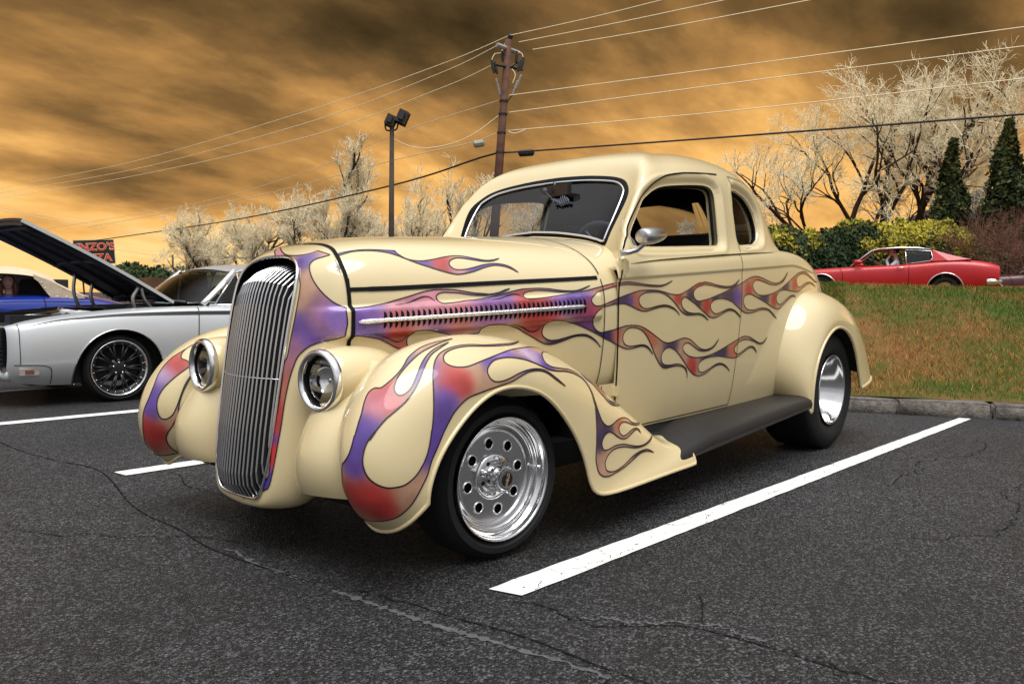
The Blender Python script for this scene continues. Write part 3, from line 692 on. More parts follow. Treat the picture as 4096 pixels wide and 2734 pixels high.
mb = MB(); mb.tube([(-1.02, -.52, 1.03), (-1.0, 0, 1.05), (-1.02, .52, 1.03)], [.07, .08, .07], 14); mb.build("dashboard", M["interior"], car, True)
sw = empty("steering_wheel"); sw.parent = car
sm_ = Matrix.Translation((-1.17, .29, 1.085)) @ Matrix.Rotation(R(-58), 4, 'Y')
ring = [sm_ @ Vector((.165 * math.cos(t), .165 * math.sin(t), 0)) for t in np.linspace(0, 2 * math.pi, 49)]
grip = noisy(principled("wheel_rim_grey", (.30, .30, .33), .4), 60, .2)
mb = MB(); mb.tube(ring, [.010 + .002 * (i % 2) for i in range(49)], 8, False); mb.build("wheel_ring", grip, sw, True)
mb = MB()
for a in (90, 210, 330): mb.tube([sm_ @ Vector((0, 0, -.02)), sm_ @ Vector((.16 * math.cos(R(a)), .16 * math.sin(R(a)), 0))], .008, 6)
mb.tube([sm_ @ Vector((0, 0, .01)), sm_ @ Vector((0, 0, -.30))], .02, 10); mb.build("wheel_spokes", M["chrome"], sw, True)
mb = MB(); Mx = Matrix.Translation((-1.105, .02, 1.395)) @ Matrix.Rotation(R(-15), 4, 'Z')
mb.box(-.012, .012, -.11, .11, -.028, .028, Mx); mb.tube([(-1.12, .0, 1.44), (-1.10, .02, 1.40)], .006, 6); mb.build("rear_view_mirror", M["black_metal"], car)
orn = principled("ornament_grey", (.055, .06, .085), .6)
mb = MB()
mb.tube([(-1.078, -.03, 1.395), (-1.083, -.03, 1.395)], .017, 16); mb.tube([(-1.082, -.03, 1.395), (-1.075, .0, 1.372), (-1.07, .03, 1.352)], .003, 6)
for k in range(9):
    t = k / 8; mb.tube([(-1.06, .03 + .09 * t, 1.35 - .012 * math.sin(6 * t)), (-1.057, .045 + .09 * t, 1.335 + .010 * math.cos(5 * t)), (-1.05, .06 + .085 * t, 1.318 + .012 * math.sin(9 * t))], [.003, .006, .002], 6)
mb.build("hanging_ornament", orn, car, True)
# ---- running boards
def rb_net():
    rows = []
    for t in np.linspace(0, 1, 12):
        x = -1.0 - t * 1.42; dip = max(0, 1 - t * 5.5); zi = .322 + .033 * t - .052 * dip; zo = .262 + .088 * t - .030 * dip; zb = .184 + .097 * t; yo = .80 - .0 * t
        rows.append([(x, .58, zi + .002), (x, .64, zi), (x, .71, (zi + zo) / 2 + .012), (x, .765, zo + .010), (x, yo - .004, zo - .006), (x, yo + .008, zo - .035), (x, yo, zb + .01), (x, yo - .02, zb), (x, .70, zb + .01), (x, .60, zb + .02)])
    return A(rows)
Prb, Frb = Surf(rb_net()).grid(60, 60)
bmr = MB(); bmr.add(Prb, Frb); n = 60
bmr.f.append(tuple(range(n))); bmr.f.append(tuple((59 * n + i) for i in range(n - 1, -1, -1)))
rbs = both("running_board", bmr.mesh(True, 40), M["vinyl"])
# ---- grille
def g_edge(z): return np.interp(z, [.19, .28, .42, .56, .70, .84, .93, 1.0], [.552, .546, .531, .511, .491, .466, .444, .405])
g0 = HS.raw(np.zeros(60), np.linspace(0, HS.nv, 60))
def g_top(y): return float(np.interp(abs(y), *zip(*sorted((p[1], p[2]) for p in g0[30:]))))
def g_bot(y): return float(np.interp(abs(y), *zip(*sorted((p[1], p[2]) for p in g0[:18]))))
chrome_bar = principled("grille_bar_metal", (.66, .66, .67), .28, 1.0)
bar_shade = principled("grille_bar_shade", (.05, .05, .052), .4, .6)  # dark copy of the bar metal: shade between the bars put into the colour
NB = 19
for i in range(NB):
    y = -.163 + .326 * i / (NB - 1); zb, zt = g_bot(y) + .006, g_top(y) - .012; pts = []
    for t in np.linspace(0, 1, 22):
        z = zb + (zt - zb) * t
        curl = .10 * max(0, (z - (zt - .10)) / .10) ** 2.2 + .03 * max(0, ((zb + .07) - z) / .07) ** 2
        pts.append((float(g_edge(z)) + .050 * (1 - (y / .185) ** 2) - curl - .002, y, z))
    mb = MB(); v = []
    for p in pts:
        x, yy, z = p; v += [(x, yy - .0028, z), (x + .004, yy - .0010, z), (x + .004, yy + .0010, z), (x, yy + .0028, z), (x - .028, yy + .0028, z), (x - .028, yy - .0028, z)]
    f = []
    for k in range(len(pts) - 1):
        for j in range(6): f.append((k * 6 + j, k * 6 + (j + 1) % 6, (k + 1) * 6 + (j + 1) % 6, (k + 1) * 6 + j))
    mb.add(v, f + [tuple(range(6)), tuple((len(pts) - 1) * 6 + j for j in range(5, -1, -1))]); gb = mb.build("grille_bar", bar_shade, shell); gb.data.materials.append(chrome_bar); nq = len(pts) - 1
    gb.data.polygons.foreach_set("material_index", [1 if (k < nq * 6 and (k % 6 == 2 or (k % 6 == 1 and k < nq * 6 * .80))) else 0 for k in range(len(gb.data.polygons))])  # highlight line painted on tip and near slope; tip dark at the top against glare
mb = MB(); mb.tube([(float(g_edge(.60)) + .049 * (1 - (y / .185) ** 2), y, .598) for y in np.linspace(-.172, .172, 15)], .0018, 6); mb.build("grille_rod", M["chrome"], shell, True)
loop = np.r_[g0, (g0 * [1, -1, 1])[::-1][1:-1]] + np.array([.006, 0, 0])
mb = MB(); mb.tube(np.r_[loop, loop[:1]], .0052, 8, False); mb.build("grille_surround", M["chrome"], shell, True)
mb = MB(); lo = g0 * np.array([1, .985, 1]) ; back = lo - np.array([.09, 0, 0]); m = len(lo)
mb.add(np.r_[lo, back], [(i, i + 1, m + i + 1, m + i) for i in range(m - 1)]); q = np.r_[lo, back] * [1, -1, 1]; mb.add(q, [(i + 1, i, m + i, m + i + 1) for i in range(m - 1)])
bk = np.r_[back, (back * [1, -1, 1])[::-1][1:-1]]; mb.add(bk, [tuple(range(len(bk)))]); mb.build("grille_void", M["dark_gap"], shell)
# ---- headlights
lens = glass_mat("headlight_lens", (.97, .98, .98), 1.3)
MX = Matrix.Rotation(R(-90), 4, 'Z')   # local +Y -> world +X
def headlight(side):
    h = empty("headlight"); h.parent = car
    base = Matrix.Translation((.488, .37 * side, .607)) @ Matrix.Rotation(R(3 * side), 4, 'Z') @ MX
    pod = MB(); pod.lathe([(.090, .0), (.0965, -.008), (.101, -.03), (.1035, -.06), (.103, -.10), (.099, -.14), (.090, -.185), (.076, -.225), (.056, -.262), (.030, -.288), (.001, -.300)], 48)
    me = pod.mesh(True)
    for v in me.vertices:
        k = max(0, (-v.co.y) / .30) ** 1.5
        v.co.z += .020 * k; v.co.x += -.035 * side * k   # tail drifts outwards (local x runs to world -y)
    me.transform(base); link("pod", me, h, M["cream"])
    mb = MB(); mb.lathe([(.0965, -.010), (.1, -.004), (.1005, .006), (.0975, .016), (.091, .021), (.084, .019), (.079, .010), (.077, -.004)], 56, base); mb.build("bezel", M["chrome"], h, True)
    mb = MB(); mb.lathe([(.078, .004), (.074, -.004), (.0735, -.014), (.070, -.016)], 48, base); mb.build("rubber_ring", M["dark_gap"], h, True)
    mb = MB(); mb.lathe([(.072, -.012), (.065, -.030), (.055, -.045), (.040, -.058), (.022, -.066), (.001, -.068)], 40, base); mb.build("reflector", M["chrome"], h, True)
    mb = MB(); mb.lathe([(.001, -.030), (.008, -.032), (.012, -.040), (.012, -.050), (.006, -.064)], 16, base); mb.build("bulb_shield", M["polished"], h, True)
    mb = MB(); mb.lathe([(.074, -.006), (.060, .003), (.040, .009), (.020, .012), (.001, .0125)], 40, base); mb.build("lens", lens, h, True)
    return h
hl = [headlight(1), headlight(-1)]
# ---- side spear and louvres
def spear_pt(x, off):
    h = drop_side([(x, float(spear_z(x)))], HOODSKIN)[0]; return h[0] + h[1] * off
ham = noisy(principled("hammered_chrome", (.82, .82, .83), .16, 1.0), 80, .1, bump=.6, bump_scale=140, dist=.004)
mb = MB(); pts = [spear_pt(x, .003) for x in np.linspace(.336, -.569, 60)]; mb.tube(pts, [.003, .0075] + [.0088] * 55 + [.0085, .007, .003], 10)
spear = mb.build("side_spear", ham, hood_sides[0], True)
link("side_spear", mirrored(spear.data), hood_sides[1], ham)
for k in range(42):
    x0 = .248 - k * (.248 + .560) / 41
    zc = float(spear_z(x0)) + .001; mb = MB(); v = []
    zs = np.linspace(-.029, .029, 9)
    for j, dz in enumerate(zs):
        t = dz / .029; w_ = .0085 * math.sqrt(max(0, 1 - t ** 4)); lift = .009 * math.sqrt(max(0, 1 - t * t))
        a_ = drop_side([(x0 + .004, zc + dz), (x0 + .004 - w_ - .0008, zc + dz)], HOODSKIN)
        (p0, n0), (p1, n1) = a_; v += [p0 + n0 * .0026, p1 + n1 * (.0026 + lift * .3)]
    f = [(2 * j, 2 * j + 1, 2 * j + 3, 2 * j + 2) for j in range(8)]
    mb.add(v, f); mb.build("louvre", M["dark_gap"], hood_sides[0])
# ---- door mirror and hinges
mir = empty("door_mirror"); mir.parent = doors[0]
mb = MB(); prof = [(.001, .0), (.026, .001), (.034, .006), (.0385, .020), (.040, .045), (.039, .075), (.035, .105), (.028, .135), (.018, .160), (.007, .176), (.001, .179)]
mb.lathe(prof, 28, Matrix.Translation((-.79, .715, 1.127)) @ Matrix.Rotation(R(6), 4, 'Y') @ Matrix.Rotation(R(88), 4, 'Z') @ Matrix.Diagonal((1.0, 1, .86, 1)))
mb.build("mirror_shell", M["brushed"], mir, True)
mb = MB(); mb.tube([(-.775, .625, 1.062), (-.80, .650, 1.066), (-.822, .675, 1.076), (-.832, .695, 1.095), (-.833, .708, 1.115)], [.013, .011, .010, .010, .012], 8); mb.build("mirror_arm", M["brushed"], mir, True)
def hinge(x, z, h, w_):
    mb = MB(); y = drop_side([(x - w_ / 2, z)], HOODSKIN)[0][0].y
    mb.box(x - w_, x, y - .004, y + .006, z - h / 2, z + h / 2); mb.box(x - w_ * .55, x - w_ * .30, y, y + .014, z - h / 2 - .004, z + h / 2 + .004); mb.box(x - w_ * .95, x - w_ * .62, y, y + .010, z - h * .42, z + h * .42)
    for o_, m_ in ((doors[0], None), (doors[1], 1)):
        me = sharp(mb.mesh()); link("hinge", mirrored(me) if m_ else me, o_, M["cream"])
hinge(-.772, 1.006, .062, .058); hinge(-.748, .50, .034, .042)
# ---- wheels
def disc_with_holes(r_out, holes, r_hole, ring_r, y, n=64):
    th = np.linspace(0, 2 * np.pi, n, endpoint=False)
    loops = [np.stack([r_out * np.cos(th), r_out * np.sin(th)], 1)]; h_l = []
    t2 = np.linspace(0, 2 * np.pi, 20, endpoint=False)
    for k in range(holes):
        a = 2 * np.pi * (k + .5) / holes + .2; c = np.array([ring_r * math.cos(a), ring_r * math.sin(a)])
        h_l.append(c + r_hole * np.stack([np.cos(t2), np.sin(t2)], 1))
    g = np.stack([a_.ravel() for a_ in np.meshgrid(np.linspace(-r_out, r_out, 15), np.linspace(-r_out, r_out, 15))], 1); g = g[(g ** 2).sum(1) < (r_out * .95) ** 2]
    def keep(c): 
        m = (c ** 2).sum(1) < r_out ** 2
        for h_ in h_l: m &= ~inside(c, h_)
        return m
    v2, f2 = trim(g[:, 0], g[:, 1], loops + h_l, .010, keep)
    return [(p[0], y, p[1]) for p in v2], [tuple(q) for q in f2], h_l
def text_mesh(s_, size, extr=.0008, bold=False):
    cu = bpy.data.curves.new("t", 'FONT'); cu.body = s_; cu.size = size; cu.extrude = extr; cu.align_x = 'CENTER'; cu.align_y = 'CENTER'
    o_ = bpy.data.objects.new("t", cu); col.objects.link(o_); dg = bpy.context.evaluated_depsgraph_get()
    me = bpy.data.meshes.new_from_object(o_.evaluated_get(dg)); bpy.data.objects.remove(o_); return me
def tyre(mb_w, r, rim, w, bulge=.012):
    h = w / 2
    return [(rim - .004, h * .80), (rim + .006, h * .88), (rim + (r - rim) * .35, h + bulge * .6), (rim + (r - rim) * .6, h + bulge * .5), (r - .022, h - .004), (r - .010, h - .016), (r - .003, h - .034), (r, h * .55), (r, -h * .55), (r - .003, -h + .034), (r - .022, -h + .004), (rim + (r - rim) * .5, -h - bulge * .5), (rim, -h * .85)]
def front_wheel(side):
    w = empty("front_wheel"); w.parent = car
    W_ = Matrix.Translation((0, .707 * side, .274)) @ Matrix.Rotation(R(-4.3), 4, 'Z') @ Matrix.Rotation(0 if side > 0 else math.pi, 4, 'Z')
    T_ = W_ @ Matrix.Translation((0, -.098, 0))
    mb = MB(); mb.lathe(tyre(0, .274, .203, .19), 72, T_); t_ = mb.build("tyre", M["tyre"], w, True, 40)
    mb = MB(); mb.lathe([(.2035, -.006), (.2085, .000), (.2075, .006), (.2045, .007), (.199, .001), (.197, -.012), (.193, -.018), (.187, -.021), (.184, -.034), (.181, -.048), (.172, -.053), (.165, -.052), (.160, -.047), (.154, -.0465), (.152, -.052), (.152, -.060)], 72, W_); mb.build("rim", M["polished"], w, True)
    v, f, hl_ = disc_with_holes(.153, 8, .0185, .116, -.054); mb = MB(); mb.add([W_ @ Vector(p) for p in v], f); me = mb.mesh(); link("wheel_disc", me, w, M["polished"])
    for h_ in hl_:
        ring = [W_ @ Vector((p[0], -.053, p[1])) for p in h_]; mb = MB(); mb.tube(ring + ring[:1], .0028, 6, False); mb.build("hole_rim", M["chrome"], w, True)
    mb = MB(); mb.lathe([(.150, -.075), (.001, -.076)], 32, W_); mb.build("brake_backing", M["underside"], w)
    mb = MB(); mb.lathe([(.080, -.0535), (.078, -.049), (.072, -.046), (.040, -.044)], 40, W_); mb.build("hub_plate", M["polished"], w, True)
    mb = MB(); mb.lathe([(.041, -.046), (.040, -.010), (.0385, .004), (.0375, .010), (.035, .014), (.026, .0155), (.024, .0145), (.001, .0145)], 40, W_); cap = mb.build("centre_cap", M["polished"], w, True, 40)
    mb = MB(); mb.lathe([(.0245, .0150), (.0235, .0165), (.001, .0168)], 32, W_); mb.build("cap_badge", M["black_metal"], cap)
    tm = text_mesh("WELD", .016); tm.transform(W_ @ Matrix.Translation((0, .0174, 0)) @ Matrix.Rotation(R(78), 4, 'Y') @ Matrix.Rotation(R(90), 4, 'X') @ Matrix.Rotation(math.pi, 4, 'Y')); link("cap_lettering", tm, cap, principled("badge_gold", (.55, .36, .18), .4))
    for k in range(5):
        a = R(k * 72 + 20); c = Matrix.Translation((.057 * math.cos(a), 0, .057 * math.sin(a)))
        mb = MB(); mb.lathe([(.0135, -.046), (.0135, -.038), (.010, -.036), (.0098, -.014), (.007, -.008), (.001, -.007)], 12, W_ @ c); mb.build("lug_nut", M["polished"], w, True, 40)
        a = R(k * 72 + 56); mb = MB(); mb.lathe([(.0075, -.0445), (.001, -.0444)], 14, W_ @ Matrix.Translation((.056 * math.cos(a), 0, .056 * math.sin(a)))); mb.build("lug_hole", M["dark_gap"], w)
    mb = MB(); mb.tube([W_ @ Vector((-.176, -.05, .012)), W_ @ Vector((-.186, -.012, .013))], .0045, 8); mb.build("valve_stem", M["chrome"], w, True)
    return w
def rear_wheel(side):
    w = empty("rear_wheel"); w.parent = car
    W_ = Matrix.Translation((-2.88, .735 * side, .355)) @ Matrix.Rotation(0 if side > 0 else math.pi, 4, 'Z')
    T_ = W_ @ Matrix.Translation((0, -.150, 0))
    mb = MB(); mb.lathe(tyre(0, .355, .203, .31, .022), 72, T_); mb.build("tyre", M["tyre"], w, True, 40)
    mb = MB(); mb.lathe([(.2035, -.008), (.2095, .000), (.2085, .007), (.205, .008), (.199, .001), (.197, -.016), (.188, -.022), (.1875, -.046), (.181, -.052), (.1805, -.085), (.172, -.092), (.1715, -.128), (.160, -.136), (.150, -.138)], 72, W_); mb.build("rim", M["polished"], w, True)
    v, f, hl_ = disc_with_holes(.155, 8, .0185, .116, -.138); mb = MB(); mb.add([W_ @ Vector(p) for p in v], f); link("wheel_disc", mb.mesh(), w, M["brushed"])
    mb = MB(); mb.lathe([(.155, -.160), (.001, -.161)], 32, W_); mb.build("brake_backing", M["underside"], w)
    mb = MB(); mb.lathe([(.0705, -.1375), (.069, -.133), (.060, -.131), (.04, -.131)], 32, W_); mb.build("hub_plate", M["polished"], w, True)
    mb = MB(); mb.lathe([(.041, -.137), (.040, -.10), (.0375, -.09), (.001, -.088)], 32, W_); mb.build("centre_cap", M["polished"], w, True, 40)
    return w
for s_ in (1, -1): front_wheel(s_); rear_wheel(s_)
